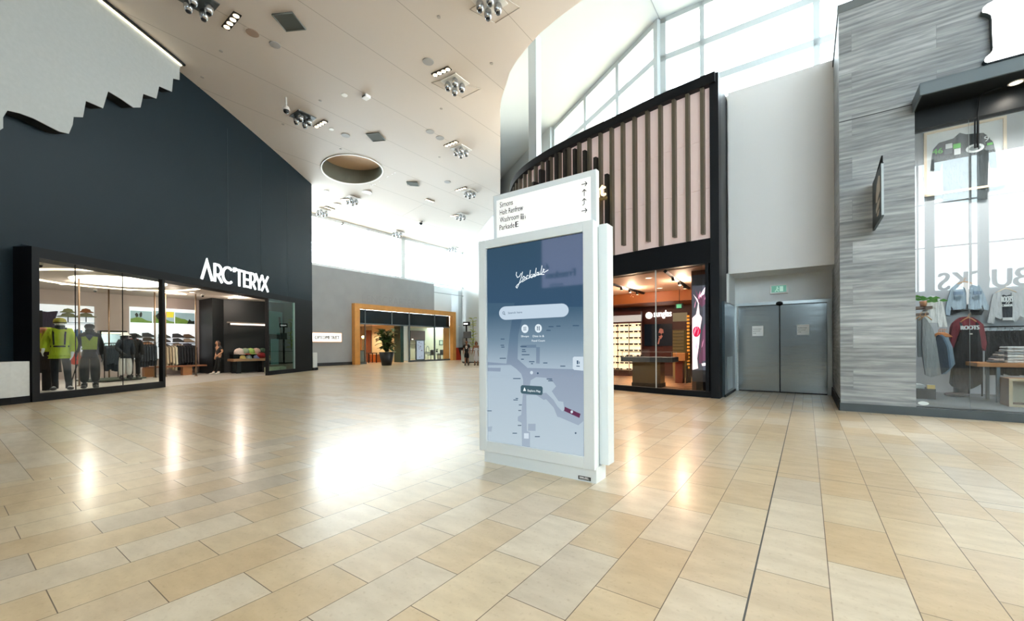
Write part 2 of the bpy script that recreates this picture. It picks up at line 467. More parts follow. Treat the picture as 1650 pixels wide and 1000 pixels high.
rec.face([(p[0], p[1], 11.9) for p in ring_i], 1)
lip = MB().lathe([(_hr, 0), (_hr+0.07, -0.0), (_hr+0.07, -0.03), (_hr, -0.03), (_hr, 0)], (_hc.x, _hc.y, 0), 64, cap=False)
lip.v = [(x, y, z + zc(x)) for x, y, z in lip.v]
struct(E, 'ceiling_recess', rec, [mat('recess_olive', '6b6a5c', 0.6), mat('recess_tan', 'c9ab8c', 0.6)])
struct(E, 'trim_5', lip, mat('lip_white', 'efece6', 0.5))
struct(E, 'ceiling', mb, m_ceil)
# taller glazed bay: its level ceiling
m_white = mat('white_paint', 'e8ecee', 0.55)
m_frame = mat('white_aluminium', 'b3bcc0', 0.4)
m_pane = glass('clear_pane', 'f6fbfc', 0.8)
struct(E, 'ceiling_bay', MB().prism([(8, 8.5), (8, 16.2), (-4.3, 16.2), (-30, 45), (-34, 52), (-34, 40), (-16, 16), (-10, 11), (-4, 8.5)], 13.55, 13.75, ax='z'), mat('bay_paint', 'b9c1c4', 0.6))
mb = MB(); mb.box(-4.46, -4.43, 10, 16, 13.535, 13.55)
struct(E, 'trim_1', mb, mat('joint_grey', '8d949a', 0.7))  # thin grey strip marking the joint in the bay ceiling

# ------------------------------------------------------------------ curtain wall of the bay (window_1, window_2)
def curtain(fr, name, x0, x1, zb, zt, mull, trans, y=0.0, d=0.14, w=0.09, frame=None):
    t = thing(fr, name, 'white framed blown-out high window', None, (x0, y, zb))
    t['kind'] = 'structure'; del t['label']
    part(t, 'window_pane', MB().box(x0, x1, y + d*0.4, y + d*0.4 + 0.012, zb, zt), m_pane)
    f = MB()
    for mx, mw in mull: f.box(mx - mw/2, mx + mw/2, y, y + d, zb, zt)
    for tz, tw in trans: f.box(x0, x1, y, y + d*0.9, tz - tw/2, tz + tw/2)
    part(t, 'window_frame', f, frame or m_frame)
    return t
CW_Y = 16.0
c0 = E.aty(1058, 33, CW_Y).x
m1 = E.aty(1131, 60, CW_Y).x; m2x = E.aty(1316, 60, CW_Y).x
tz1 = (E.aty(1097, 82, CW_Y).z); tz2 = E.aty(1250, 90, CW_Y).z; tzt = E.aty(1097, 24, CW_Y).z
curtain(E, 'window_1', c0, 9.0, 4.6, 13.56, [(c0 + 0.16, 0.34), (m1, 0.15), (m2x, 0.17), (m2x*2 - m1, 0.16), (m2x*3 - 2*m1, 0.16)],
        [(13.47, 0.18), (tz1, 0.22), (tz2, 0.22), (7.6, 0.22), (5.6, 0.2)], CW_Y)
d2 = Vector((553 - CX, FPX, 0)).normalized()
cc = E.w((c0, CW_Y, 0))
Q = Frame(math.atan2(d2.y, d2.x), (cc.x, cc.y))      # second run of glazing, turning back from the corner
# seen from its right-hand side, so the frame's own -y side faces away: build it symmetric
q1 = Q.aty(996, 100, 0).x; q2 = Q.aty(944, 160, 0).x; qe = Q.aty(893, 230, 0).x
curtain(Q, 'window_2', 0.0, qe, 8.6, 13.56, [(0.0, 0.22), (q1, 0.2), (q2, 0.2), (qe, 0.3)], [(13.45, 0.2), (Q.aty(1030, 122, 0).z, 0.24)], -0.07)
struct(Q, 'wall_bay_low', MB().box(0.05, qe, 0, 0.25, 8.15, 8.65), m_white)
qs = next(q_/10 for q_ in range(0, 400) if E.loc(*Q.w((q_/10, 0))[:2])[0] < -11.6)
struct(Q, 'wall_bay', MB().box(qe, qs, -0.1, 0.25, 8.15, 13.6).box(qs, 42, -0.1, 0.25, 0, 13.6), mat('bay_paint'))
cb = E.w(E.atz(861, 240, 6.0)) if False else None
pc = E.atz(861, 86, 12.9)
struct(E, 'pillar_bay', MB().box(pc.x - 0.16, pc.x + 0.2, pc.y - 0.2, pc.y + 0.16, 0, 13.6), m_frame)
ex = E.aty(1186, 100, 20)
struct(E, 'pillar_outside', MB().lathe([(0.22, 0), (0.22, 16)], (ex.x, 20, 0), 16), mat('outside_white', 'f2f4f5', 0.6))

# ------------------------------------------------------------------ dark storefront wall (left)
YW = 0.5            # wall face; the black portal stands proud of it
HD = 3.88           # top of portal
LX0 = L.atx(51, 500, L.aty(52, 600, 0).x).x    # outer left edge of the portal
LXR = L.aty(503, 490, YW).x                     # far end of the wall
m_dark = mat('dark_teal_panel', '111f26', 0.5, noise=(1.2, 0.10), spec=0.22)
m_black = mat('black_steel', '090b0e', 0.5, spec=0.22)
mb = MB()
mb.box(-30, LX0, YW, YW+0.35, 0, 13); mb.box(LX0, LXR, YW, YW+0.35, HD-0.1, 13)
for px in (367, 421, 463):    # panel joints
    x = L.aty(px, 380, YW).x
struct(L, 'wall_left', mb, m_dark)
jl = MB()
for px in (367, 421, 463):
    x = L.aty(px, 380, YW).x; jl.box(x-0.012, x+0.012, YW-0.006, YW+0.002, HD, 10.6)
struct(L, 'trim_2', jl, mat('dark_teal_joint', '1d282e', 0.5))

# ------------------------------------------------------------------ far grey wall with clerestory over it
m_conc = mat('grey_plaster', 'a2a4a6', 0.75, noise=(0.9, 0.16))
FX0, FX1 = G.aty(567, 540, 0).x, G.aty(730, 540, 0).x     # timber portal, outside edges
FXT = 4.46
gw = G.aty(699.5, 462, 0).x
mb = MB(); mb.box(6, FX0+0.2, 0, 0.3, 0, 6.82); mb.box(FX0+0.2, gw, 0, 0.3, FXT-0.1, 6.82)
struct(G, 'wall_far', mb, m_conc)
struct(G, 'baseboard_far', MB().box(6, FX0, -0.03, 0.0, 0, 0.22), mat('dark_base', '1d2023', 0.5))
mb = MB(); mb.box(gw, 29.3, 0, 0.3, FXT-0.1, 6.7); mb.box(FX1-0.2, 29.3, 0, 0.3, 0, 6.7); 
struct(G, 'wall_white', mb, m_white)
struct(G, 'trim_3', MB().box(gw, 31, -0.025, 0.0, 6.08, 6.12), mat('joint_grey'))  # thin grey joint line across the white wall
m_cor = mat('pale_grey_panel', 'b9c0c2', 0.35, noise=(0.6, 0.08))
mb = MB(); mb.box(29.3, 33.6, 0.5, 0.8, 0, 6.9); mb.box(33.6, 60, 0.15, 0.6, 0, 7.0)
struct(G, 'wall_corridor', mb, m_cor)
jl = MB()
for x in (30.6, 32.2, 34.6, 37, 40): jl.box(x-0.02, x+0.02, 0.1 if x > 33.6 else 0.47, 0.2 if x > 33.6 else 0.52, 0, 6.8)
struct(G, 'trim_4', jl, mat('panel_joint', '8b9396', 0.5))
curtain(G, 'window_3', 6, 60, 6.82, 10.3, [(x, 0.045) for x in (16.76, 19.44, 22.1, 25.3, 28, 30.7, 33.4, 36.1)] + [(22.8, 0.42)], [(6.9, 0.2), (7.95, 0.03), (8.95, 0.03), (10.2, 0.2)], 0.1, frame=mat('bright_aluminium', 'eef2f3', 0.4))
struct(E, 'wall_end', MB().box(-34, 14, 60, 60.3, 0, 13.7), m_white)

# ------------------------------------------------------------------ wall behind the camera: glazing over a grey band with the cafe sign (seen in the shop glass)
B.o = tuple(E.w((0, -10.5)))[:2]
VY = 2*10.7 + 10.5
sill = 4.1
mb = MB(); mb.box(-14, 34, 0, 0.3, 0, sill); mb.box(-1, 34, 0, 0.3, sill, 11.5)
struct(B, 'wall_back', mb, mat('warm_grey_band', '6a6e72', 0.6))
bp = [-E.aty(px, 380, VY).x for px in (1497, 1583)]
mu = [(-E.aty(px, 380, VY).x, 0.07) for px in (1480, 1566, 1645)]
dx = mu[1][0] - mu[0][0]
mu = [(mu[0][0] + k*dx, 0.07) for k in range(-8, 14) if -14 < mu[0][0] + k*dx < 7]
curtain(B, 'window_4', -14, 7, sill, 11.5, mu, [(sill+0.05, 0.12), (6.6, 0.06), (9.0, 0.06)], 0.1)
mb = MB()
px0 = bp[0]; pd = bp[1]-bp[0]
for k in [q for q in range(-9, 9) if -14 < px0 + q*pd < 7]: mb.box(px0 + k*pd - 0.17, px0 + k*pd + 0.17, -0.35, 0.0, 0, 11.3)
struct(B, 'pillar_back', mb, mat('pillar_grey', '9aa1a6', 0.6))
struct(E, 'wall_right', MB().box(13.7, 14, -12, 16, 0, 13.6), m_white)

# ------------------------------------------------------------------ white block over the service doors, doors recess
WX0, WX1 = -1.86, 0.56
mb = MB(); mb.box(WX0+0.14, WX1, 12.62, 16.0, 3.25, 8.16); mb.box(WX0, WX0+0.14, 12.75, 16.0, 3.25, 8.16)
struct(E, 'wall_door_top', mb, mat('bay_white', 'eef2f6', 0.6))
DY = 13.65
m_rec = mat('recess_white', 'dde4e8', 0.5)
mb = MB(); mb.box(-1.9, WX1, DY, DY+0.3, 2.46, 3.25); mb.box(-1.9, -1.62, DY, DY+0.3, 0, 2.5); mb.box(0.44, WX1, DY, DY+0.3, 0, 2.5)
struct(E, 'wall_door', mb, m_rec)
# ------------------------------------------------------------------ digital directory kiosk
m_kw = mat('kiosk_white', 'e4ebee', 0.32)
KY = 3.735
def kp(px, py, y=KY): p = E.aty(px, py, y); return (p.x, p.z)
xl, xr = kp(771.5, 560)[0], kp(957, 560)[0]
zb, zt = 0.13, (kp(769.5, 390)[1] + kp(957, 352)[1])/2
kiosk = thing(E, 'directory_kiosk', 'tall white touchscreen directory kiosk standing in the middle of the tiled floor', 'kiosk', ((xl+xr)/2, KY+0.15, 0))
o = part(kiosk, 'base', MB().box(xl+0.055, xr+0.005, KY+0.03, KY+0.26, 0, zb+0.02), m_kw)
bl = MB(); lb = [kp(932, 765, KY+0.03), kp(952, 775, KY+0.03)]
bl.box(lb[0][0], lb[1][0], KY+0.026, KY+0.03, lb[1][1], lb[0][1]-0.002)
lab = part(o, 'maker_plate', bl, mat('label_black', '15181a', 0.4), 'small black plate with white lettering')
lw = lb[1][0]-lb[0][0]
tx2 = MB()
for k in range(3): tx2.box(lb[0][0]+0.012, lb[0][0]+lw*(0.9-0.1*k), KY+0.025, KY+0.0258, lb[1][1]+0.008+0.008*k, lb[1][1]+0.011+0.008*k)
for k in range(2): tx2.box(lb[0][0]+lw*0.55, lb[0][0]+lw*(0.9-0.1*k), KY+0.025, KY+0.0258, lb[0][1]-0.018+0.008*k, lb[0][1]-0.0155+0.008*k)
tx2.box(lb[0][0]+0.012, lb[0][0]+lw*0.45, KY+0.025, KY+0.0258, lb[0][1]-0.02, lb[0][1]-0.009)
part(lab, 'lettering', tx2, mat('white_ink', 'f2f2f2', 0.5))
# front housing as a frame round the screen
s0, s1 = kp(782.8, 550)[0], kp(939.7, 550)[0]
sz0, sz1 = kp(782.6, 708)[1]-0.012, kp(939, 372.8)[1]
mb = MB(); D = 0.11
mb.box(xl, s0, KY, KY+D, zb, zt); mb.box(s1, xr, KY, KY+D, zb, zt)
mb.box(s0, s1, KY, KY+D, zb, sz0); mb.box(s0, s1, KY, KY+D, sz1, zt); mb.box(s0, s1, KY+0.06, KY+D, sz0, sz1)
bevel(part(kiosk, 'front_housing', mb, m_kw), 0.006)
part(kiosk, 'core', MB().box(xl+0.08, xr-0.012, KY+D, KY+0.2, 0.1, zt-0.03), mat('kiosk_slot', '9aa6a8', 0.5))
bxr = E.aty(982, 550, KY+0.19).x
bk = part(kiosk, 'rear_housing', MB().box(xl+0.035, bxr, KY+0.15, KY+0.30, zb+0.03, E.aty(968, 361, KY+0.15).z), m_kw); bevel(bk, 0.006)
part(kiosk, 'lock', MB().lathe([(0.008, 0), (0.008, 0.02)], (bxr-0.1, KY+0.148, 0.2), 10), mat('lock_grey', '6a7276', 0.4, 0.6))
# screen
def ramp_emit(name, stops, rough=0.04, z0=0.2, z1=2.5, es=1.0, axis=2):
    m = mat(name, '05070a', rough, spec=0.5); nodes, links, b = N(m)
    tc = nodes.new('ShaderNodeTexCoord'); sp = nodes.new('ShaderNodeSeparateXYZ'); links.new(tc.outputs['Object'], sp.inputs[0])
    mr = nodes.new('ShaderNodeMapRange'); mr.inputs[1].default_value = z0; mr.inputs[2].default_value = z1
    links.new(sp.outputs[axis], mr.inputs[0])
    rp = nodes.new('ShaderNodeValToRGB'); links.new(mr.outputs[0], rp.inputs[0])
    el = rp.color_ramp.elements
    el[0].position, el[0].color = stops[0][0], lin(stops[0][1]); el[1].position, el[1].color = stops[-1][0], lin(stops[-1][1])
    for p, c in stops[1:-1]: e = el.new(p); e.color = lin(c)
    links.new(rp.outputs[0], b.inputs['Emission Color']); b.inputs['Emission Strength'].default_value = es
    return m
m_ui = ramp_emit('screen_ui_ground', [(0.0, '9aa9b9'), (0.36, '8a98ab'), (0.52, '5f778c'), (0.66, '35506a'), (1.0, '334c60')], z0=sz0, z1=sz1)
m_lot = ramp_emit('screen_ui_lots', [(0.0, 'b0c0ca'), (0.38, 'a3b4c2'), (0.52, '708799'), (0.66, '425d73'), (1.0, '334c60')], z0=sz0, z1=sz1)
SY = KY + 0.022
scr = part(kiosk, 'screen', MB().box(s0+0.006, s1, SY, SY+0.02, sz0, sz1-0.008), m_ui, 'glossy blue screen showing a floor map')
part(kiosk, 'screen_gasket', MB().box(s0, s1, SY+0.02, SY+0.03, sz0, sz1), mat('gasket_black', '050607', 0.5))
def z5(x, y): return kp(780 + x/5, 540 + y/5, SY)
def z6(x, y): return kp(780 + x/5.553, 380 + y/5.553, SY)
def poly(mb, pts, lev, mi=0, cv=z5):
    P = [cv(*p) for p in pts]; P = [(min(max(x, s0+0.008), s1-0.002), min(max(z, sz0+0.002), sz1-0.01)) for x, z in P]
    return mb.prism(P, SY - 0.0006*lev, SY - 0.0006*(lev-1), mi)
lots = MB()
poly(lots, [(22, -260), (245, -260), (205, 0), (180, 228), (22, 215)], 1)
poly(lots, [(330, -230), (800, -230), (800, 275), (350, 262), (270, 190), (275, 0)], 1)
poly(lots, [(22, 240), (215, 238), (260, 270), (300, 310), (315, 360), (312, 480), (300, 640), (272, 655), (272, 690), (303, 705), (305, 893), (12, 845)], 1)
poly(lots, [(370, 400), (375, 362), (420, 336), (500, 342), (560, 380), (580, 410), (545, 450), (600, 530), (638, 535), (648, 600), (630, 612), (590, 570), (560, 520), (500, 462), (440, 470), (380, 450)], 1)
poly(lots, [(340, 482), (420, 480), (480, 520), (500, 515), (560, 580), (590, 655), (610, 660), (760, 725), (800, 690), (800, 985), (370, 905), (370, 780), (345, 770)], 1)
part(scr, 'map_shop_print', lots, m_lot)
dk = MB()
poly(dk, [(28, 260), (135, 262), (132, 292), (25, 288)], 2); poly(dk, [(300, 78), (420, 75), (420, 100), (300, 100)], 2)
poly(dk, [(22, 735), (66, 732), (60, 775), (20, 772)], 2); poly(dk, [(420, 95), (450, 95), (448, 228), (420, 226)], 2)
poly(dk, [(355, 712), (415, 712), (415, 770), (355, 768)], 2)
part(scr, 'map_service_print', dk, m_ui)
pu = MB(); poly(pu, [(650, 575), (778, 632), (768, 665), (645, 608)], 2)
part(scr, 'map_route_marker', pu, mat('screen_purple', '0a0508', 0.04, emit='5c2a4b'), 'dark purple bar on the map')
lt = MB()
poly(lt, [(715, 182), (725, 172), (800, 172), (800, 285), (725, 278), (715, 268)], 2)
lt.prism([z5(707 + 10*math.cos(a), 616 + 12*math.sin(a)) for a in [i*PI/6 for i in range(12)]], SY-0.0018, SY-0.0012)
lt.prism([z5(383 + 12*math.cos(a), 300 + 14*math.sin(a)) for a in [i*PI/6 for i in range(12)]], SY-0.0012, SY-0.0006)
poly(lt, [(322, 788), (360, 788), (360, 832), (322, 830)], 2)
part(scr, 'map_badge_print', lt, mat('screen_pale', '0a0a0a', 0.04, emit='c5d3de'))
pill = MB()
pp = [z6(*p) for p in arc(195, 690, 60, 90, 270, 12)] + [z6(*p) for p in arc(697, 664, 60, 270, 450, 12)]
pp_ = [z6(133 + 4, 690), z6(140, 660), z6(165, 638), z6(200, 632), z6(440, 615), z6(700, 600), z6(735, 608), z6(755, 640), z6(752, 690), z6(720, 722), z6(690, 728), z6(200, 749), z6(160, 742), z6(140, 722)]
pill.prism(pp, SY-0.0018, SY)
part(scr, 'search_bar', pill, mat('screen_bar', '0a0a0a', 0.05, emit='b9cad9'), 'pale rounded search bar')
for cx_, cy_ in ((366, 830), (486, 826)):
    ic = MB(); ic.prism([z6(cx_ + 31*math.cos(a), cy_ + 38*math.sin(a)) for a in [i*PI/10 for i in range(20)]], SY-0.0018, SY)
    part(scr, 'round_button', ic, mat('screen_button', '0a0a0a', 0.05, emit='d5e2ea'))
gl = MB()     # dark glyphs: magnifier, list, fork and knife, small names
def ln(mb, pts, wpx, lev=4, cv=z6):
    k = abs(cv(100, 100)[0] - cv(101, 100)[0])
    stroke(mb, [cv(*p) for p in pts], wpx*k, SY - 0.0006*lev, 0.0006)
ln(gl, [(176 + 9*math.cos(a), 688 + 11*math.sin(a)) for a in [i*PI/8 for i in range(17)]], 3)
ln(gl, [(183, 697), (190, 706)], 4)
for k in range(3): ln(gl, [(352, 818 + 12*k), (380, 816 + 12*k)], 3.5)
ln(gl, [(478, 808), (478, 845)], 5); ln(gl, [(473, 808), (483, 820)], 4); ln(gl, [(494, 806), (494, 846)], 6)
x_, z_ = z6(215, 697); text(gl, 'Search here', x_, SY-0.0018, z_, 0.022, z6(342, 690)[0]-x_, depth=0.0006)
for (x, y, w_) in ((150, 30, 30), (148, 80, 28), (152, 95, 26), (152, 185, 50), (265, 348, 60), (255, 520, 36), (265, 508, 20), (293, 560, 24), (288, 605, 22), (287, 725, 28), (248, 788, 36), (45, 608, 34), (318, 90, 50), (320, 115, 26), (322, 130, 34), (335, 156, 62), (310, 192, 22), (385, 212, 44), (387, 228, 16), (494, 222, 34), (635, 248, 40), (527, 352, 44), (535, 366, 36), (430, 815, 40), (540, -70, 40), (600, -74, 34), (740, -78, 50), (520, -40, 34)):
    ln(gl, [(x - w_/2, y), (x + w_/2, y)], 5, 3, z5)
gl.prism([z5(433 + 7*math.cos(a), 305 + 8*math.sin(a)) for a in [i*PI/5 for i in range(10)]], SY-0.0012, SY)
gl.prism([z5(738 + 7*math.cos(a), 787 + 8*math.sin(a)) for a in [i*PI/5 for i in range(10)]], SY-0.0012, SY)
ln(gl, [(754, 202), (754, 232)], 9, 4, z5); ln(gl, [(768, 210), (768, 230)], 4, 4, z5); ln(gl, [(745, 247), (772, 249)], 5, 4, z5)
part(scr, 'map_lettering', gl, mat('screen_ink', '0a0a0a', 0.05, emit='36506a'))
eb = MB()
eb.prism([z5(*p) for p in ((296, 412), (306, 401), (462, 410), (473, 422), (472, 470), (462, 482), (306, 468), (296, 458))], SY-0.0024, SY)
eb = part(scr, 'explore_button', eb, mat('screen_teal', '05080a', 0.05, emit='3f5a66'), 'dark teal button')
et = MB(); et.prism([z5(327, 418), z5(339, 448), z5(315, 448)], SY-0.003, SY-0.0024)
x_, z_ = z5(352, 452); text(et, 'Explore Map', x_, SY-0.0024, z_, 0.024, z5(455, 452)[0]-x_, depth=0.0006)
part(eb, 'button_lettering', et, mat('screen_white', '0a0a0a', 0.05, emit='e6f0f5'))
lg = MB()     # handwritten mall name and captions
for pts in ([(292, 322), (288, 348), (300, 372), (318, 362), (334, 332)], [(346, 320), (334, 372), (312, 432), (296, 466), (286, 456), (296, 440), (330, 412), (352, 388)],
            [(352, 388), (346, 372), (356, 360), (366, 370), (362, 386), (352, 388)], [(366, 366), (380, 384), (384, 356), (392, 352), (398, 358)],
            [(416, 305), (404, 380)], [(428, 342), (408, 360), (428, 374), (438, 362)], [(452, 345), (440, 342), (436, 358), (446, 364), (458, 338)], [(468, 286), (456, 362), (466, 356)],
            [(488, 328), (476, 326), (472, 344), (482, 350), (492, 324), (490, 348), (500, 338)], [(520, 264), (506, 340), (514, 340), (526, 322)], [(524, 322), (540, 300), (532, 296), (528, 318), (540, 326), (576, 304)],
            [(340, 412), (380, 386), (440, 358), (500, 344), (540, 343)]):
    sm = []
    for a, b_ in zip(pts, pts[1:]): sm += [a, ((a[0]+b_[0])/2, (a[1]+b_[1])/2)]
    ln(lg, sm + [pts[-1]], 5, 4)
x_, z_ = z6(332, 905); text(lg, 'Shops', x_, SY-0.0018, z_, 0.02, z6(402, 905)[0]-x_, depth=0.0006)
x_, z_ = z6(437, 905); text(lg, 'Dine in &', x_, SY-0.0018, z_, 0.022, z6(538, 905)[0]-x_, depth=0.0006)
x_, z_ = z6(428, 945); text(lg, 'Food Court', x_, SY-0.0018, z_, 0.02, z6(546, 945)[0]-x_, depth=0.0006)
part(scr, 'mall_lettering', lg, MATS['screen_white'])
# lit wayfinding panel on top
TY = KY + 0.09
def tp(px, py): p = E.aty(px, py, TY); return (p.x, p.z)
a0, a1 = tp(795, 330)[0], tp(961, 330)[0]; b1 = (tp(795, 317.5)[1] + tp(961, 269.7)[1])/2
pn = part(kiosk, 'wayfinding_panel', MB().box(a0, a1, TY, TY+0.07, zt-0.04, b1), m_kw, 'white sign panel above the screen'); bevel(pn, 0.004)
i0, i1 = tp(800.5, 330)[0], tp(952, 330)[0]
fz0, fz1 = zt+0.03, b1-0.065
part(pn, 'lit_face', MB().box(i0, i1, TY-0.002, TY+0.01, fz0, fz1), mat('backlit_white', 'f4f4f2', 0.3, emit='fffdfa', es=0.3))
def s8(x, y): return tp(780 + x/8.25, 270 + y/8.25)
tt = MB()
for s, x, y, x2 in (('Simons', 212, 533, 385), ('Holt Renfrew', 212, 634, 520), ('Washroom', 212, 733, 464), ('Parkade', 206, 835, 405)):
    q = s8(x, y); text(tt, s, q[0], TY-0.002, q[1], 0.062, s8(x2, y)[0]-q[0], depth=0.001, bold=0.0004)
q = s8(420, 792); text(tt, 'E', q[0], TY-0.002, q[1], 0.064, depth=0.001, bold=0.004)
for x in (496, 520):
    q = s8(x, 640); tt.box(q[0]-0.007, q[0]+0.007, TY-0.003, TY-0.002, q[1]-0.04, q[1]+0.004); tt.prism([(q[0]+0.008*math.cos(a), q[1]+0.016+0.008*math.sin(a)) for a in [i*PI/4 for i in range(8)]], TY-0.003, TY-0.002)
q = s8(548, 640); tt.box(q[0]-0.005, q[0]+0.001, TY-0.003, TY-0.002, q[1]-0.036, q[1]+0.008); tt.box(q[0]-0.005, q[0]+0.010, TY-0.003, TY-0.002, q[1]-0.02, q[1]-0.014)
for (x, y, kind) in ((1332, 218, 'r'), (1332, 335, 'u'), (1332, 455, 'ur'), (1332, 572, 'r')):
    q = s8(x, y); r = 0.03; w_ = 0.008
    def ar(pts): stroke(tt, [(q[0]+p[0]*r, q[1]+p[1]*r) for p in pts], w_, TY-0.002, 0.001)
    if kind == 'r': ar([(-1, 0), (1, 0)]); ar([(0.3, 0.75), (1, 0), (0.3, -0.75)])
    elif kind == 'u': ar([(0, -1.1), (0, 1.1)]); ar([(-0.75, 0.4), (0, 1.1), (0.75, 0.4)])
    else: ar([(-0.6, -1.1), (0, -0.7), (0, 1.1)]); ar([(-0.75, 0.4), (0, 1.1), (0.75, 0.4)])
part(pn, 'lettering', tt, mat('sign_ink', '26292c', 0.5))

# ------------------------------------------------------------------ things behind the camera that show in the kiosk screen
bo = thing(B, 'advertising_screen', 'lavender backlit advertising board behind the viewer, mirrored in the kiosk screen', 'screen', (7.3, -2.0, 0))
VK = 2*SY + 8.5
def bp_(px, py): p = E.aty(px, py, VK); return (-p.x, p.z)
u0, u1 = sorted((bp_(873, 400)[0], bp_(955, 400)[0])); v0, v1 = bp_(900, 461)[1], 6.1
part(bo, 'board', MB().box(u0, u1, -2.0, -1.9, v0, v1), mat('lavender_lit', '808090', 0.4, emit='b9b4dc', es=3.6))
part(bo, 'post', MB().box((u0+u1)/2-0.15, (u0+u1)/2+0.15, -1.9, -1.75, 0, v1), m_black)
bt = MB(); p = bp_(927, 444); q = bp_(880, 444)
lx = min(p[0], q[0]); text(bt, 'Freedom', lx, -2.0, p[1], 0.33, abs(p[0]-q[0]), depth=0.01, bold=0.02)
text(bt, 'mobile', lx + abs(p[0]-q[0])*0.42, -2.0, p[1]-0.38, 0.2, abs(p[0]-q[0])*0.45, depth=0.01)
bt.prism([(lx+1.25, p[1]+0.45), (lx+1.45, p[1]+0.75), (lx+1.42, p[1]+0.45)], -2.01, -2.0); bt.prism([(lx+1.45, p[1]+0.45), (lx+1.6, p[1]+0.7), (lx+1.55, p[1]+0.45)], -2.01, -2.0)
part(bo, 'lettering', bt, mat('advert_ink', '38405e', 0.5))
# cafe letters on the grey band behind the camera
def sp_(px, py): p = E.aty(px, py, VY); return (-p.x, p.z)
cs = thing(B, 'cafe_sign', 'pale shop name letters behind the viewer, mirrored backwards in the clothing shop glass', 'sign', (-8.6, -0.12, 4.4))
p = sp_(1512, 466); q = sp_(1650, 469)
unit = abs(p[0]-q[0])/4.75
mbs = MB(); xR = max(p[0], q[0])
text(mbs, 'STARBUCKS', xR, -0.02, 4.2, 0.95, unit*9.0, depth=0.1, align='r', bold=0.03)
part(cs, 'letters', mbs, mat('letter_grey', '8e979d', 0.5, emit='8e979d', es=0.25))

# ------------------------------------------------------------------ ceiling fixtures
m_plate_d = mat('fixture_grey', '5d605f', 0.45, 0.5); m_plate_w = mat('fixture_white', 'dcd9d4', 0.5)
m_silver = mat('spun_aluminium', 'b9bcbf', 0.25, 0.9); m_hole = mat('aperture_black', '050505', 0.5)
m_warm = mat('lamp_warm', 'ffffff', 0.4, emit='ffe2b0', es=3.0)
def cluster(px, py, label, dark=False, dx=0.0):
    c = on_ceiling(px, py); c.z -= 0.012
    t = thing(E, 'spotlight_cluster', label, 'ceiling spotlight', c, 'four-globe ceiling spotlights')
    part(t, 'mounting_plate', MB().box(c.x-0.4, c.x+0.4, c.y-0.4, c.y+0.4, c.z-0.02, c.z+0.03), m_plate_d if dark else m_plate_w)
    for ix in (-1, 1):
        for iy in (-1, 1):
            x, y = c.x + ix*0.19, c.y + iy*0.19
            g = MB(); g.lathe([(0.05, 0.0), (0.10, -0.05), (0.125, -0.13), (0.115, -0.22), (0.08, -0.30), (0.072, -0.30)], (x, y, c.z-0.02), 14)
            gp = part(t, 'spotlight', g, m_silver)
            part(gp, 'aperture', MB().lathe([(0.0, -0.012), (0.066, -0.012), (0.078, 0.05), (0.078, 0.06)], (x, y, c.z-0.34), 12), m_hole)
def linear(p0, p1, label):
    a, b_ = on_ceiling(*p0), on_ceiling(*p1); c = (a + b_)/2
    t = thing(E, 'linear_downlight', label, 'ceiling light', (c.x, c.y, c.z-0.01), 'four-lamp ceiling downlights')
    t.rotation_euler = (0, 0, E.a); z = c.z - 0.01
    d = (b_ - a); d.z = 0; ln_ = min(max(d.length, 0.7), 1.1); d.normalize(); n_ = Vector((-d.y, d.x, 0))
    hw = 0.11
    P = [c + d*ln_/2*s1 + n_*hw*s2 for s1, s2 in ((-1, -1), (1, -1), (1, 1), (-1, 1))]
    part(t, 'housing', MB().prism([(p.x, p.y) for p in P], z-0.02, z+0.04, ax='z'), m_hole)
    for k in range(4):
        q = c + d*ln_*(-0.375 + 0.25*k)
        part(t, 'lamp', MB().lathe([(0.0, 0), (0.085, 0), (0.085, 0.01)], (q.x, q.y, z-0.03), 14), m_warm)
def disc(px, py, name, label, cat, r, m, group):
    c = on_ceiling(px, py)
    solo(E, name, label, cat, MB().lathe([(r*0.97, -0.02), (r, -0.012), (r, 0.02)], (c.x, c.y, c.z), 24), m, (c.x, c.y, c.z), group)
cluster(320, 2, 'four-globe spotlight on a dark plate at the top edge above the black shop wall', True)
cluster(488, 188, 'four-globe spotlight on a dark plate beside the hanging dome camera', True)
cluster(788, 1, 'four-globe spotlight at the very top edge, nearest the bay windows')
cluster(733, 132, 'silver four-globe spotlight just below the large bright linear downlight, near the white column')
cluster(743, 240, 'second four-globe spotlight down the right-hand row, above the kiosk sign')
cluster(757, 309, 'third four-globe spotlight down the right-hand row, level with the third grey vent')
cluster(742, 346, 'fourth four-globe spotlight down the right-hand row')
cluster(567, 320, 'four-globe spotlight right below the round ceiling recess')
cluster(519, 339, 'small four-globe spotlight next to the far end of the black shop wall')
cluster(640, 374, 'distant four-globe spotlight over the grey plaster wall')
cluster(729, 399, 'most distant four-globe spotlight, just left of the kiosk top')
linear((363, 45), (383, 21), 'largest four-lamp downlight, between the dark-plate spotlight and the big grey vent')
linear((698, 121), (725, 109), 'four-lamp downlight between a round speaker and the silver spotlight below it')
linear((508, 205), (525, 194), 'four-lamp downlight right of the dome camera and its dark-plate spotlight')
linear((717, 235), (737, 227), 'four-lamp downlight at the second spotlight of the right-hand row')
linear((734, 307), (751, 301), 'four-lamp downlight at the third spotlight of the right-hand row')
linear((725, 349), (738, 345), 'four-lamp downlight at the fourth spotlight of the right-hand row')
linear((548, 322), (560, 319), 'four-lamp downlight left of the spotlight below the round recess')
linear((525, 333), (537, 337), 'four-lamp downlight near the far end of the black shop wall')
linear((688, 321), (697, 324), 'lone four-lamp downlight below the third grey vent')
m_spk = mat('speaker_grille', '9a9998', 0.6); m_spt = mat('speaker_tan', '9c8675', 0.6)
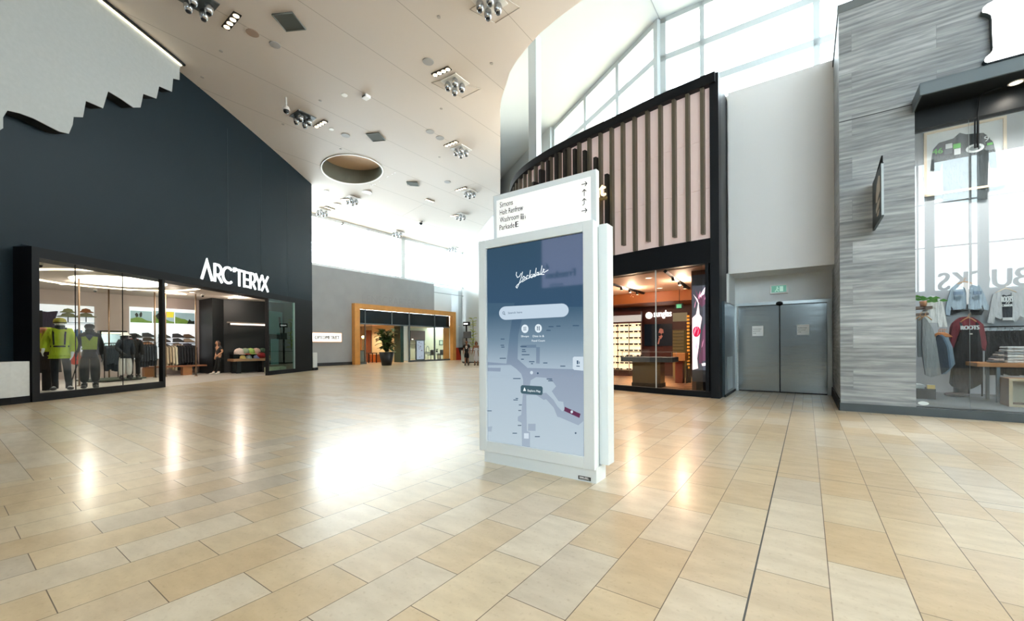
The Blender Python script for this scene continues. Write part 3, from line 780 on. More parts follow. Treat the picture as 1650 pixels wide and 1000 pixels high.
disc(407, 53, 'ceiling_speaker', 'tan round ceiling speaker under the big grey vent', 'speaker', 0.19, m_spt, 'round ceiling speakers')
disc(443, 72, 'ceiling_speaker', 'grey round ceiling speaker next to the tan one', 'speaker', 0.17, m_spk, 'round ceiling speakers')
disc(690, 99, 'ceiling_speaker', 'grey round ceiling speaker above the brightest right-hand downlight', 'speaker', 0.2, m_spk, 'round ceiling speakers')
disc(693, 212, 'ceiling_speaker', 'upper of two grey speakers left of the second right-hand spotlight', 'speaker', 0.2, m_spk, 'round ceiling speakers')
disc(709, 222, 'ceiling_speaker', 'lower of two grey speakers left of the second right-hand spotlight', 'speaker', 0.2, m_spk, 'round ceiling speakers')
disc(557, 218, 'ceiling_speaker', 'grey round ceiling speaker left of the middle grey vent', 'speaker', 0.2, m_spk, 'round ceiling speakers')
disc(721, 293, 'ceiling_speaker', 'small round speaker above the third right-hand downlight', 'speaker', 0.2, m_spk, 'round ceiling speakers')
m_vent = mat('vent_grey', '4d504b', 0.7, spec=0.2)
for pts, lb in (([(438, 22), (471, 19), (493, 46), (461, 49)], 'largest square grey ceiling vent, near the top of the picture'),
                ([(590, 215), (611, 213), (621, 225), (601, 227)], 'middle square grey ceiling vent above the round recess'),
                ([(655, 292), (672, 292), (675, 299), (657, 299)], 'smallest square grey ceiling vent, right of the round recess')):
    P = [on_ceiling(*p) for p in pts]; c = sum(P, Vector())/4; h = 0.0
    for p in P: h += math.hypot(p.x-c.x, p.y-c.y)/4
    h = h*0.707; z = c.z
    an = math.atan2(P[1].y-P[0].y, P[1].x-P[0].x)
    t = thing(E, 'ceiling_vent', lb, 'vent', (c.x, c.y, z), 'square ceiling vents')
    fm = MB(); fm.prism([(p.x, p.y) for p in P], z-0.03, z+0.02, ax='z'); part(t, 'grille_plate', fm, m_vent)
    rim = MB()
    for a, b_ in zip(P, P[1:]+P[:1]): rim.tube([(a.x, a.y, z-0.03), (b_.x, b_.y, z-0.03)], 0.018, 6)
    part(t, 'vent_frame', rim, mat('vent_rim', '6b6e68', 0.6))
# dome camera on its stem
c = on_ceiling(461, 157); dz = 0.62
t = thing(E, 'dome_camera', 'white dome security camera hanging on a short stem above the black shop wall', 'camera', (c.x, c.y, c.z))
part(t, 'stem', MB().tube([(c.x, c.y, c.z), (c.x, c.y, c.z-0.35)], 0.03, 10), m_plate_w)
part(t, 'housing', MB().lathe([(0.03, 0), (0.11, -0.06), (0.14, -0.16), (0.13, -0.2)], (c.x, c.y, c.z-0.33), 18), m_plate_w)
part(t, 'dome', MB().lathe([(0.115, 0), (0.1, -0.07), (0.06, -0.11), (0.0, -0.125)], (c.x, c.y, c.z-0.53), 18), mat('smoked_dome', '101214', 0.1))
for px, py, lb in ((551, 357, 'tiny dark dome camera over the clerestory near the black shop wall'), (678, 357, 'tiny dark dome camera high above the planter')):
    c = on_ceiling(px, py)
    t = thing(E, 'dome_camera', lb, 'camera', (c.x, c.y, c.z), 'distant dome cameras')
    part(t, 'housing', MB().lathe([(0.16, 0), (0.16, -0.1)], (c.x, c.y, c.z), 14), m_plate_w)
    part(t, 'dome', MB().lathe([(0.14, 0), (0.11, -0.1), (0.0, -0.16)], (c.x, c.y, c.z-0.1), 14), MATS['smoked_dome'])
# box detector, flat discs
c = on_ceiling(590, 154)
t = thing(E, 'beam_detector', 'small white box detector on the ceiling above the middle vent', 'detector', (c.x, c.y, c.z))
bevel(part(t, 'housing', MB().box(c.x-0.15, c.x+0.15, c.y-0.12, c.y+0.12, c.z-0.12, c.z), mat('detector_white', 'eef0f0', 0.4)), 0.02)
part(t, 'lens', MB().box(c.x-0.1, c.x+0.1, c.y-0.13, c.y-0.12, c.z-0.1, c.z-0.03), m_plate_d)
for px, py, r, lb in ((555, 153, 0.12, 'smoke detector left of the white box detector'), (534, 208, 0.11, 'smoke detector right of the downlight by the dome camera'), (591, 310, 0.3, 'white round panel right of the spotlight under the recess'),
                      (542, 330, 0.3, 'white round panel between the two leftmost distant spotlights'), (525, 308, 0.16, 'small white disc by the far corner of the black wall'), (586, 357, 0.12, 'white disc right of the tiny dome camera by the clerestory')):
    disc(px, py, 'ceiling_disc', lb, 'ceiling fitting', r, mat('disc_white', 'f3f3f1', 0.5), 'flat white ceiling discs')
m_spr = mat('sprinkler_grey', 'a39c95', 0.5)
for px, py, lb in ((356, 82, 'small sprinkler left of the grey speaker'), (326, 124, 'small sprinkler near the corner of the pale mountain panel'), (456, 200, 'small sprinkler beneath the dome camera'), (516, 162, 'small sprinkler left of the smoke detector pair'),
                   (707, 27, 'small sprinkler near the top above the right speaker'), (711, 175, 'small sprinkler between the first and second right spotlights'), (792, 102, 'small sprinkler near the curved ceiling edge'), (549, 240, 'small sprinkler just above the round recess'), (708, 253, 'small sprinkler under the second right spotlight')):
    disc(px, py, 'ceiling_sprinkler', lb, 'sprinkler', 0.06, m_spr, 'ceiling sprinklers')
for q, lb in (([(695, 133), (716, 128), (774, 143), (744, 158)], 'large flush access hatch by the first right-hand spotlight'), ([(757, 15), (800, -12), (838, 12), (798, 37)], 'flush access hatch at the top edge near the bay')):
    P = [on_ceiling(*p) for p in q]
    hm = MB()
    for a, b_ in zip(P, P[1:]+P[:1]): hm.tube([(a.x, a.y, a.z-0.003), (b_.x, b_.y, b_.z-0.003)], 0.012, 4)
    c = sum(P, Vector())/4
    solo(E, 'access_hatch', lb, 'hatch', hm, mat('hatch_line', 'b4aea6', 0.7), (c.x, c.y, c.z), 'ceiling access hatches')
# ------------------------------------------------------------------ eyewear shop with the curved slatted front
def lamp(parent_fr, pos, watts, col=(1, 0.86, 0.68), r=0.06, spot=None):
    d = bpy.data.lights.new('lamp_light', 'SPOT' if spot else 'POINT'); d.energy = watts; d.color = col; d.shadow_soft_size = r
    if spot: d.spot_size = math.radians(spot); d.spot_blend = 0.6
    o = bpy.data.objects.new('lamp_light', d); COL.objects.link(o); o.location = parent_fr.w(pos); return o
def downlight(fr, x, y, z, watts, label, cat='ceiling light', group=None, col=(1, 0.86, 0.68), r=0.09, spot=150):
    t = thing(fr, 'recessed_downlight', label, cat, (x, y, z), group)
    part(t, 'trim_ring', MB().lathe([(r*1.25, 0.0), (r*1.25, -0.012), (r, -0.012), (r, 0.0)], (x, y, z), 16, cap=False), mat('ring_white', 'e6e4e0', 0.4))
    part(t, 'lamp', MB().lathe([(0, -0.004), (r, -0.004), (r, 0.0)], (x, y, z), 16), mat('lamp_bright', 'ffffff', 0.4, emit='fff0d6', es=6))
    if watts: lamp(fr, (x, y, z - 0.05), watts, col, 0.06, spot)
    return t
FC = [(-1.80, 11.5), (-3.25, 11.70), (-4.8, 12.05), (-6.1, 12.33), (-7.4, 12.72), (-8.6, 13.25), (-9.55, 13.95), (-10.35, 14.9), (-10.85, 16.2), (-11.05, 18), (-11.1, 24)]
def _cat(P, sub=6):
    out = []
    for i in range(len(P)-1):
        p0, p1, p2, p3 = [Vector(P[max(0, min(len(P)-1, j))]) for j in (i-1, i, i+1, i+2)]
        for k in range(sub):
            t = k/sub
            out.append(tuple(0.5*((2*p1) + (p2-p0)*t + (2*p0-5*p1+4*p2-p3)*t*t + (3*p1-p0-3*p2+p3)*t**3)))
    return out + [P[-1]]
FCS = _cat([(-1.8, 11.5)] + FC[1:])
def fnorm(i):
    a, b_ = Vector(FCS[max(0, i-1)]), Vector(FCS[min(len(FCS)-1, i+1)]); d = (b_-a).normalized()
    return Vector((-d.y, d.x))*(-1) if (-d.y*-1 < 0) else Vector((-d.y, d.x))
def outward(i):
    a, b_ = Vector(FCS[max(0, i-1)]), Vector(FCS[min(len(FCS)-1, i+1)]); d = (b_-a).normalized()
    n = Vector((d.y, -d.x))
    return n if n.y < 0.05 or n.x < 0 and n.y <= 0.3 else -n
def ribbon(mb, o0, o1, z0, z1, i0=0, i1=None, mi=0):
    """a curved slab following the front between two outward offsets"""
    i1 = len(FCS) - 1 if i1 is None else i1
    for i in range(i0, i1):
        q = []
        for j in (i, i+1):
            p, n = Vector(FCS[j]), FN[j]
            q.append((p + n*o0, p + n*o1))
        (a0, a1), (b0, b1) = q
        vs = [(a0.x, a0.y, z0), (a1.x, a1.y, z0), (b1.x, b1.y, z0), (b0.x, b0.y, z0), (a0.x, a0.y, z1), (a1.x, a1.y, z1), (b1.x, b1.y, z1), (b0.x, b0.y, z1)]
        mb.raw(vs, [(0, 1, 2, 3), (4, 7, 6, 5), (1, 5, 6, 2), (0, 3, 7, 4)], mi)
        if i == i0: mb.raw(vs, [(0, 4, 5, 1)], mi)
        if i == i1-1: mb.raw(vs, [(3, 2, 6, 7)], mi)
    return mb
FN = []
for i in range(len(FCS)):
    a, b_ = Vector(FCS[max(0, i-1)]), Vector(FCS[min(len(FCS)-1, i+1)]); d = (b_-a).normalized()
    FN.append(Vector((-d.y, d.x)))      # curve runs to the left/back, so its left-hand normal faces the hall
def fac(px, py, off=0.0):
    """point on the (offset) front seen along this sight line, with its curve index"""
    r, c = E._r(px, py); d = Vector((r[0], r[1]))
    for i in range(len(FCS)-1):
        a = Vector(FCS[i]) + FN[i]*off; b_ = Vector(FCS[i+1]) + FN[i+1]*off; e = b_ - a
        den = d.x*e.y - d.y*e.x
        if abs(den) < 1e-9: continue
        t = (a.x*e.y - a.y*e.x)/den; u = (a.x*d.y - a.y*d.x)/den
        if -0.001 <= u <= 1.001: return Vector((d.x*t, d.y*t, EYE + r[2]*t)), i, u
    return None
m_navy = mat('black_fascia', '0a1016', 0.5, spec=0.25)
m_bronze = mat('bronze_slat', '6c6658', 0.42, 0.35)
PT, PB = 7.86, 4.02
fz = 8.09
struct(E, 'wall_shop_front', ribbon(MB(), -0.25, -0.02, 3.46, fz-0.05), mat('backing_dark', '26221f', 0.6))
pan = thing(E, 'curved_sign_band', 'tall curved band of glowing pinkish panels with bronze slats in a black frame', 'shop fascia', (-1.8, 11.5, 3.9))
# panels (lit faintly from within, in courses)
m_panel = mat('panel_blush', 'e2d3cd', 0.4, noise=(0.5, 0.12)); nodes, links, b = N(m_panel)
b.inputs['Emission Color'].default_value = lin('cfaeae'); b.inputs['Emission Strength'].default_value = 0.25
pm = MB(); ribbon(pm, 0.0, 0.03, PB, 5.30, 0); ribbon(pm, 0.0, 0.03, 5.31, 6.55, 0); ribbon(pm, 0.0, 0.03, 6.56, PT, 0)
part(pan, 'panel_courses', pm, m_panel)
fm = MB(); ribbon(fm, -0.1, 0.22, PT-0.02, fz); ribbon(fm, -0.1, 0.10, 3.40, PB); fm.box(-1.96, -1.76, 11.36, 11.75, 0.0, fz)
part(pan, 'black_frame', fm, m_navy)
def slat(px, ztop, zbot, w=0.085, d=0.16, y0=0.03, nm='slat', m=None):
    h = fac(px, 250, d)
    if not h: return
    p, i, u = h; n = (FN[i]*(1-u) + FN[i+1]*u).normalized(); tg = Vector((-n.y, n.x))
    base = Vector((p.x, p.y)) - n*d
    q = [base + tg*w/2*s1 + n*dd for s1, dd in ((-1, y0), (1, y0), (1, d), (-1, d))]
    part(pan, nm, MB().prism([(v.x, v.y) for v in q], zbot, ztop, ax='z'), m or m_bronze)
for px, lo in ((1131, 376), (1107, 0), (1085, 381), (1063, 0), (1042, 388), (1021, 0), (1002, 394), (984, 0)):
    zb_ = fac(px + 4, lo, 0.16)[0].z if lo else PB
    slat(px, PT+0.06, zb_)
for px in (966, 948, 931.5, 915, 899.5, 885.5, 872, 861, 851, 843, 835.5, 830, 826.5, 823.8):
    slat(px, PT+0.06, PB)
for px, top in ((976, 280), (958, 253), (940.5, 242), (924.5, 239.5), (908.5, 241), (894.5, 247), (881, 258.5), (869, 273), (858, 293)):
    h = fac(px, top, 0.26)
    if h: slat(px, h[0].z, 4.6, 0.10, 0.26, nm='wave_slat', m=mat('dark_slat', '2b2a28', 0.45, 0.3))
# name letters, standing off the slats
p0, i0, u0 = fac(968, 310, 0.45)
n = FN[i0]; tg = Vector((n.y, -n.x)) if Vector((n.y, -n.x)).x > 0 else Vector((-n.y, n.x))
SGN = Frame(math.atan2(*(E.w((tg.x, tg.y)) - E.w((0, 0))).yx), tuple(E.w((p0.x, p0.y)))[:2])
xe = SGN.aty(976.5, 305, 0).x; zb_ = SGN.aty(969, 317, 0).z; zt_ = SGN.aty(969, 291, 0).z
sgn = thing(SGN, 'shop_name_sign', 'gold lit letters of the eyewear shop name, mostly hidden behind the kiosk sign', 'sign', (xe, 0, zb_))
tm = MB(); text(tm, 'sunglass hut', xe, 0.0, zb_, (zt_-zb_)*0.86, depth=0.06, align='r', bold=0.006)
part(sgn, 'letters', tm, mat('letter_gold', 'e8d9a8', 0.4, emit='fff0c8', es=1.1))
part(sgn, 'mounting_rail', MB().box(xe-4.2, xe, 0.0, 0.06, zb_-0.1, zb_-0.03), mat('gold_rail', '8a7a4e', 0.4, 0.5))
# lower glazed front
g_dark = glass('shop_glass', 'f3f1ee', 1.0, 0.02)
low = thing(E, 'shop_window', 'black framed shop window of the eyewear shop right of the kiosk', 'shop window', (-1.9, 11.5, 0))
part(low, 'glass_pane', ribbon(MB(), 0.02, 0.035, 0.14, 3.42, 2, 44), g_dark)
fm = MB(); ribbon(fm, -0.06, 0.10, 0, 0.15); fm.box(-2.1, -2.02, 11.45, 11.62, 0.1, 3.42)
part(low, 'window_frame', fm, m_navy)
for px in (984.5, 1057):
    h = fac(px, 540, 0.03)
    if h:
        p, i, u = h
        part(low, 'glass_joint', MB().box(p.x-(0.05 if px < 1000 else 0.012), p.x+(0.05 if px < 1000 else 0.012), p.y-0.02, p.y+(0.06 if px < 1000 else 0.02), 0.14, 3.42), m_navy if px < 1000 else mat('joint_clear', 'b9c3c6', 0.3))
# interior shell
m_maroon = mat('maroon_wood', '4a1d16', 0.45, noise=(2.0, 0.25)); m_sceil = mat('pink_ceiling', 'd9b9a6', 0.6)
struct(E, 'ceiling_eyewear', MB().prism([(-2.1, 11.9), (-4.8, 12.4), (-6.1, 12.7), (-7.4, 13.1), (-8.6, 13.6), (-9.4, 14.3), (-10, 15.2), (-10.5, 18.6), (-2.1, 18.6)], 3.42, 3.5, ax='z'), m_sceil)
struct(E, 'wall_eyewear_back', MB().box(-10.6, -1.9, 18.4, 18.6, 0, 3.5), m_maroon)
struct(E, 'wall_eyewear_side', MB().box(-2.05, -1.76, 11.75, 18.6, 0, fz-0.05), mat('dark_side', '23262a', 0.5))
def wedge_floor():
    m = mat('wedge_parquet', 'a9774e', 0.35); nodes, links, b = N(m)
    tc = nodes.new('ShaderNodeTexCoord'); mp = nodes.new('ShaderNodeMapping'); mp.inputs['Rotation'].default_value = (0, 0, 0.6); mp.inputs['Scale'].default_value = (1.3, 2.4, 1)
    ck = nodes.new('ShaderNodeTexChecker'); ck.inputs['Scale'].default_value = 1.0; ck.inputs['Color1'].default_value = lin('d9b083'); ck.inputs['Color2'].default_value = lin('6b4430')
    links.new(tc.outputs['Object'], mp.inputs[0]); links.new(mp.outputs[0], ck.inputs[0]); links.new(ck.outputs['Color'], b.inputs['Base Color'])
    return m
struct(E, 'floor_eyewear', MB().prism([(-2.1, 11.8), (-4.8, 12.25), (-6.1, 12.55), (-7.4, 12.95), (-8.6, 13.5), (-9.4, 14.2), (-10, 15.2), (-10.5, 18.4), (-2.1, 18.4)], 0.0, 0.006, ax='z'), wedge_floor())
YB = 18.4
# soffit band and tracks
struct(E, 'trim_6', MB().box(-10.4, -2.1, 16.6, 18.4, 3.02, 3.42), mat('orange_soffit', 'a9622c', 0.5))
for (pa, pb, lb) in (((986, 457), (1080, 485), 'long black track light running back from the left of the eyewear ceiling'), ((1072, 437), (1110, 464), 'black track light at the right of the eyewear ceiling'), ((986, 482), (1010, 488), 'short black track light low at the left of the eyewear ceiling')):
    a, b_ = E.atz(*pa, 3.40), E.atz(*pb, 3.40)
    b_.y = min(b_.y, 16.5)
    t = thing(E, 'track_light', lb, 'ceiling light', (a.x, a.y, 3.42), 'eyewear shop tracks')
    part(t, 'track', MB().tube([(a.x, a.y, 3.40), (b_.x, b_.y, 3.40)], 0.06, 4, sm=False), m_black)
    for k in (0.25, 0.5, 0.75):
        p = a + (b_-a)*k
        h = part(t, 'spot_head', MB().tube([(p.x, p.y, 3.38), (p.x+0.03, p.y, 3.26)], [0.04, 0.05], 10), m_black)
        part(h, 'lamp', MB().lathe([(0, 0), (0.042, 0), (0.042, 0.004)], (p.x+0.031, p.y, 3.254), 10), m_warm)
    p = (a+b_)/2; lamp(E, (p.x+0.1, p.y, 3.15), 110, (1, 0.74, 0.54), 0.08)
for k, (x, y) in enumerate(((-4.0, 13.0), (-6.0, 14.2), (-4.4, 15.6), (-7.4, 15.4))):
    downlight(E, x, y, 3.419, 150, ['bright downlight over the eyewear counter', 'downlight left of the eyewear counter', 'downlight deep in the eyewear shop by the screen', 'downlight over the far left eyewear wall'][k], group='eyewear downlights', col=(1, 0.74, 0.52))
# backlit eyewear wall with rows of sunglasses
EY = 17.4
w0, w1 = E.aty(960, 540, EY).x, E.aty(1033, 540, EY).x; wz0, wz1 = E.aty(1010, 601, EY).z, E.aty(1010, 521, EY).z
wall = thing(E, 'eyewear_display', 'warm backlit wall display holding rows of sunglasses', 'display shelf', ((w0+w1)/2, EY, wz0))
part(wall, 'backlit_panel', MB().box(w0, w1, EY, EY+0.05, max(0.3, wz0), wz1), mat('backlit_cream', 'fff3d8', 0.5, emit='ffe9c0', es=1.15))
part(wall, 'cabinet', MB().box(w0, w1-0.03, EY+0.05, EY+0.25, 0, wz1+0.5), m_maroon)
part(wall, 'header_light', MB().box(w0, w1, EY-0.02, EY+0.05, wz1+0.08, wz1+0.35), mat('pale_header', 'b9c4cc', 0.4, emit='cfd9e0', es=0.5))
nrow = 8; zs = [wz0 + (wz1-wz0)*(k+0.6)/nrow for k in range(nrow)]
for z in zs: part(wall, 'shelf', MB().box(w0, w1, EY-0.06, EY, z-0.025, z-0.015), mat('acrylic', 'e8dfc8', 0.3))
for k in range(5): part(wall, 'upright', MB().box(w0+(w1-w0)*k/4-0.012, w0+(w1-w0)*k/4+0.012, EY-0.02, EY, wz0, wz1), mat('bronze_strip', '5b4630', 0.5))
def sunglasses(x, y, z, m, label, group, par=None):
    t = thing(E, 'sunglasses', label, 'sunglasses', (x, y, z), group)
    for s in (-1, 1):
        part(t, 'lens', MB().raw([(x+s*0.042+0.03*math.cos(a), y-0.002, z+0.024+0.022*math.sin(a)) for a in [i*PI/5 for i in range(10)]] + [(x+s*0.042+0.03*math.cos(a), y+0.002, z+0.024+0.022*math.sin(a)) for a in [i*PI/5 for i in range(10)]],
             [list(range(10))[::-1], list(range(10, 20))] + [[i, (i+1) % 10, 10+(i+1) % 10, 10+i] for i in range(10)]), m)
    part(t, 'frame', MB().box(x-0.074, x+0.074, y-0.004, y+0.004, z+0.036, z+0.044).box(x-0.076, x-0.072, y-0.004, y+0.10, z+0.036, z+0.042).box(x+0.072, x+0.076, y-0.004, y+0.10, z+0.036, z+0.042), m)
    return t
lm = [mat('lens_dark', '1c1512', 0.15), mat('lens_brown', '4a2a1a', 0.15), mat('lens_amber', '6e4420', 0.2)]
proto = None
for r, z in enumerate(zs):
    for c in range(10):
        x = w0 + (w1-w0)*(c+0.5)/10
        if random.random() < 0.06: continue
        if proto is None:
            proto = sunglasses(x, EY-0.045, z-0.015, lm[0], 'one of the many sunglasses on the backlit eyewear wall', 'sunglasses on the backlit wall')
            for ch in proto.children: ch.scale = (1.6, 1, 1.6)
        else:
            copy_thing(proto, E.w((x, EY-0.045, z-0.015)))
# sign, screen
def eb_(px, py, y=YB-0.06): p = E.aty(px, py, y); return p.x, p.z
lgx, lgz = eb_(1045.8, 508); rr = abs(eb_(1051.2, 508)[0] - lgx)
ls = thing(E, 'interior_name_sign', 'white round emblem and letters on the maroon wall of the eyewear shop', 'sign', (lgx, YB-0.06, lgz-rr))
part(ls, 'emblem', MB().prism([(lgx+rr*math.cos(a), lgz+rr*math.sin(a)) for a in [i*PI/16 for i in range(32)]], YB-0.09, YB-0.02), mat('sign_white_lit', 'ffffff', 0.4, emit='ffffff', es=1.6))
tm = MB(); q0 = eb_(1053.5, 509.5); q1 = eb_(1082, 508); text(tm, 'sunglas', q0[0], YB-0.04, q0[1]-0.02, 0.27, q1[0]-q0[0], depth=0.03, bold=0.004)
part(ls, 'letters', tm, MATS['sign_white_lit'])
v0, v1 = eb_(1038.5, 557), eb_(1083, 521)
sc = thing(E, 'advert_screen', 'wide wall screen with a face in dark sunglasses behind the eyewear counter', 'screen', ((v0[0]+v1[0])/2, YB-0.06, v0[1]))
part(sc, 'screen_panel', MB().box(v0[0], v1[0], YB-0.06, YB, v0[1], v1[1]), ramp_emit('advert_frost', [(0.0, '11161c'), (0.45, '1b232c'), (0.6, '8d9fb2'), (1.0, 'c5d2de')], 0.2, v0[1], v1[1]))
W_ = v1[0]-v0[0]; H_ = v1[1]-v0[1]
def sv(u, v): return (v0[0]+W_*u, v0[1]+H_*v)
pm = MB(); pm.prism([sv(*p) for p in ((0.52, 0.0), (1, 0), (1, 1), (0.62, 1), (0.5, 0.55))], YB-0.063, YB-0.06)
part(sc, 'dark_picture', pm, mat('advert_dark', '0a0f14', 0.3, emit='10171e', es=1))
pm = MB(); pm.prism([sv(*p) for p in ((0.53, 0.42), (0.52, 0.62), (0.55, 0.78), (0.62, 0.84), (0.68, 0.78), (0.70, 0.6), (0.66, 0.42), (0.6, 0.3))], YB-0.066, YB-0.063)
pm.prism([sv(*p) for p in ((0.48, 0.08), (0.53, 0.08), (0.57, 0.34), (0.53, 0.36))], YB-0.066, YB-0.063)
part(sc, 'face_picture', pm, mat('advert_skin', '80503e', 0.4, emit='a8685a', es=0.9))
pm = MB(); pm.prism([sv(0.55+0.065*math.cos(a), 0.52+0.075*math.sin(a)) for a in [i*PI/8 for i in range(16)]], YB-0.069, YB-0.066); pm.prism([sv(0.67+0.045*math.cos(a), 0.52+0.065*math.sin(a)) for a in [i*PI/8 for i in range(16)]], YB-0.069, YB-0.066)
pm.prism([sv(*p) for p in ((0.53, 0.75), (0.56, 0.92), (0.68, 0.92), (0.74, 0.6), (0.69, 0.74), (0.6, 0.8))], YB-0.069, YB-0.066)
part(sc, 'sunglasses_picture', pm, mat('advert_black', '050505', 0.3, emit='08090b', es=1))
# right of the screen: doorway panel, gridded shelf unit
a, b_ = eb_(1084, 517), eb_(1107, 503)
solo(E, 'sage_panel', 'pale sage panel above the shelf at the back right of the eyewear shop', 'wall panel', MB().box(a[0], b_[0], YB-0.05, YB-0.01, a[1]-0.02, b_[1]), mat('sage', '9a9a80', 0.5, emit='9a9a80', es=0.3), (a[0], YB-0.05, a[1]))
a, b_ = eb_(1084, 569, 17.2), eb_(1102, 531, 17.2)
sh = thing(E, 'eyewear_cabinet', 'olive gridded cabinet of eyewear at the back right of the shop', 'display shelf', ((a[0]+b_[0])/2, 17.2, a[1]))
part(sh, 'back_panel', MB().box(a[0], b_[0], 17.2, 17.6, 0.0, b_[1]), mat('olive_back', '7a6a42', 0.5, emit='8a7444', es=0.3))
for k in range(8): part(sh, 'shelf', MB().box(a[0], b_[0], 17.1, 17.2, a[1]+(b_[1]-a[1])*k/7-0.012, a[1]+(b_[1]-a[1])*k/7+0.012), mat('olive_shelf', '3a3222', 0.5))
ga, gb = E.aty(1106.5, 620, 15.5), E.aty(1110, 525, 15.5)
st = thing(E, 'mosaic_column', 'narrow dark column studded with amber glass in the eyewear shop', 'column', (ga.x, 15.5, 0))
part(st, 'shaft', MB().box(ga.x, gb.x+0.05, 15.5, 15.6, 0, gb.z), mat('column_dark', '20150e', 0.4))
for k in range(16): part(st, 'amber_tile', MB().box(ga.x+0.02, gb.x+0.02, 15.48, 15.5, 0.5+k*0.12, 0.57+k*0.12), mat('amber', 'c98a2a', 0.3, emit='e0a040', es=0.8))
# counter
CYY = 13.15
a, b_ = E.aty(1000, 571, CYY), E.aty(1084, 577, CYY)
ct = thing(E, 'display_counter', 'slate topped eyewear counter on a mirrored bronze base', 'counter', ((a.x+b_.x)/2, CYY+0.3, 0))
bevel(part(ct, 'counter_top', MB().box(a.x, b_.x, CYY, CYY+0.7, 0.80, 0.95), mat('slate_top', '4b5863', 0.4)), 0.01)
l0, l1 = E.aty(1019, 600, CYY+0.1).x, E.aty(1064, 600, CYY+0.1).x
part(ct, 'base', MB().box(l0, l1, CYY+0.1, CYY+0.6, 0.13, 0.80), mat('mirror_bronze', '9c8560', 0.18, 0.7))
part(ct, 'plinth', MB().box(l0-0.02, l1+0.02, CYY+0.08, CYY+0.62, 0.006, 0.13), m_black)
hm = MB()
for x in (a.x+0.03, b_.x-0.05): hm.box(x, x+0.012, CYY+0.05, CYY+0.062, 0.95, 1.12); hm.box(x, x+0.012, CYY+0.6, CYY+0.612, 0.95, 1.12)
for y in (CYY+0.05, CYY+0.6): hm.box(a.x+0.03, b_.x-0.038, y, y+0.012, 1.11, 1.122)
part(ct, 'glass_case_frame', hm, mat('case_frame', 'a9a39a', 0.3, 0.6))
for k, (px, lb) in enumerate(((1014, 'left pair of black sunglasses lying on the eyewear counter'), (1031, 'right pair of black sunglasses lying on the eyewear counter'))):
    x = E.aty(px, 568, CYY+0.25).x
    t = sunglasses(x, CYY+0.25, 0.95, lm[0], lb, 'sunglasses on the counter')
    for ch in t.children: ch.scale = (1.5, 1.5, 1.5)
# wooden block stand right of the counter
a, b_ = E.aty(1084, 585, 15.0), E.aty(1104, 571, 15.0)
bs = thing(E, 'wooden_display_block', 'honey wood display block with eyewear behind the counter', 'display stand', ((a.x+b_.x)/2, 15.2, 0))
bevel(part(bs, 'top_block', MB().box(a.x, b_.x, 15, 15.5, 0.78, 1.05), mat('honey_wood', 'c58d55', 0.45, noise=(6, 0.2))), 0.01)
part(bs, 'pedestal', MB().box(a.x+0.05, a.x+0.3, 15.1, 15.4, 0.006, 0.78), mat('red_wood', '7a3322', 0.45))
part(bs, 'drawer_stack', MB().box(a.x+0.4, b_.x, 15.1, 15.4, 0.006, 0.6), mat('dark_wood', '2b1c16', 0.5))
# tall LED poster just behind the glass
LYD = 12.3
lx0, lx1 = E.aty(1115, 540, LYD).x, E.aty(1142.5, 540, LYD).x
le = thing(E, 'poster_screen', 'tall narrow poster screen of red lips just inside the eyewear shop glass', 'screen', ((lx0+lx1)/2, LYD+0.05, 0))
part(le, 'screen_body', MB().box(lx0, lx1, LYD, LYD+0.08, 0.32, 3.26), mat('led_body', '5d6470', 0.4))
part(le, 'foot', MB().box(lx0+0.1, lx1-0.1, LYD+0.01, LYD+0.2, 0.006, 0.34), m_black)
lp = part(le, 'display_face', MB().box(lx0+0.005, lx1-0.005, LYD-0.004, LYD, 0.64, 2.96), mat('led_grey', '40424a', 0.3, emit='5c5f6b', es=0.9))
LW, LH = lx1-lx0, 2.32
def lv(u, v): return (lx0 + LW*u, 0.64 + LH*v)
wm = MB()
for P in (((0.02, 0.0), (0.02, 0.62), (0.25, 0.66), (0.4, 0.82), (0.46, 0.66), (0.6, 0.62), (0.5, 0.5), (0.42, 0.3), (0.3, 0.14), (0.35, 0.02)), ((0.1, 0.9), (0.35, 0.84), (0.6, 0.92), (0.8, 0.98), (0.7, 0.84), (0.4, 0.78)), ((0.6, 0.05), (0.95, 0.06), (0.95, 0.09), (0.55, 0.08))):
    wm.prism([lv(*p) for p in P], LYD-0.007, LYD-0.004)
part(lp, 'white_picture', wm, mat('led_white', 'ffffff', 0.3, emit='fbe6f2', es=1.5))
wm = MB()
for P in (((0.2, 0.96), (0.5, 0.86), (0.75, 0.9), (0.9, 0.8), (0.6, 0.74), (0.4, 0.8)), ((0.55, 0.1), (0.95, 0.12), (0.95, 0.5), (0.8, 0.56), (0.62, 0.46), (0.5, 0.3)), ((0.42, 0.28), (0.5, 0.2), (0.6, 0.08), (0.4, 0.08))):
    wm.prism([lv(*p) for p in P], LYD-0.009, LYD-0.007)
part(lp, 'mauve_picture', wm, mat('led_mauve', '704a60', 0.3, emit='7a5068', es=0.9))
wm = MB(); wm.prism([lv(0.28+0.2*math.cos(a)*(1.0 if math.sin(a) > 0 else 0.9)+0.12*math.sin(a), 0.455+0.055*math.sin(a)-0.03*math.cos(a)) for a in [i*PI/10 for i in range(20)]], LYD-0.012, LYD-0.009)
part(lp, 'red_lips_picture', wm, mat('led_red', 'c01040', 0.3, emit='d2164a', es=1.4))
wm = MB()
for k in range(14):
    u, v = random.uniform(0.1, 0.9), random.uniform(0.02, 0.95); wm.prism([lv(u, v), lv(u+0.05, v+0.02), lv(u+0.12, v+0.1), lv(u+0.04, v+0.05)], LYD-0.0135, LYD-0.012)
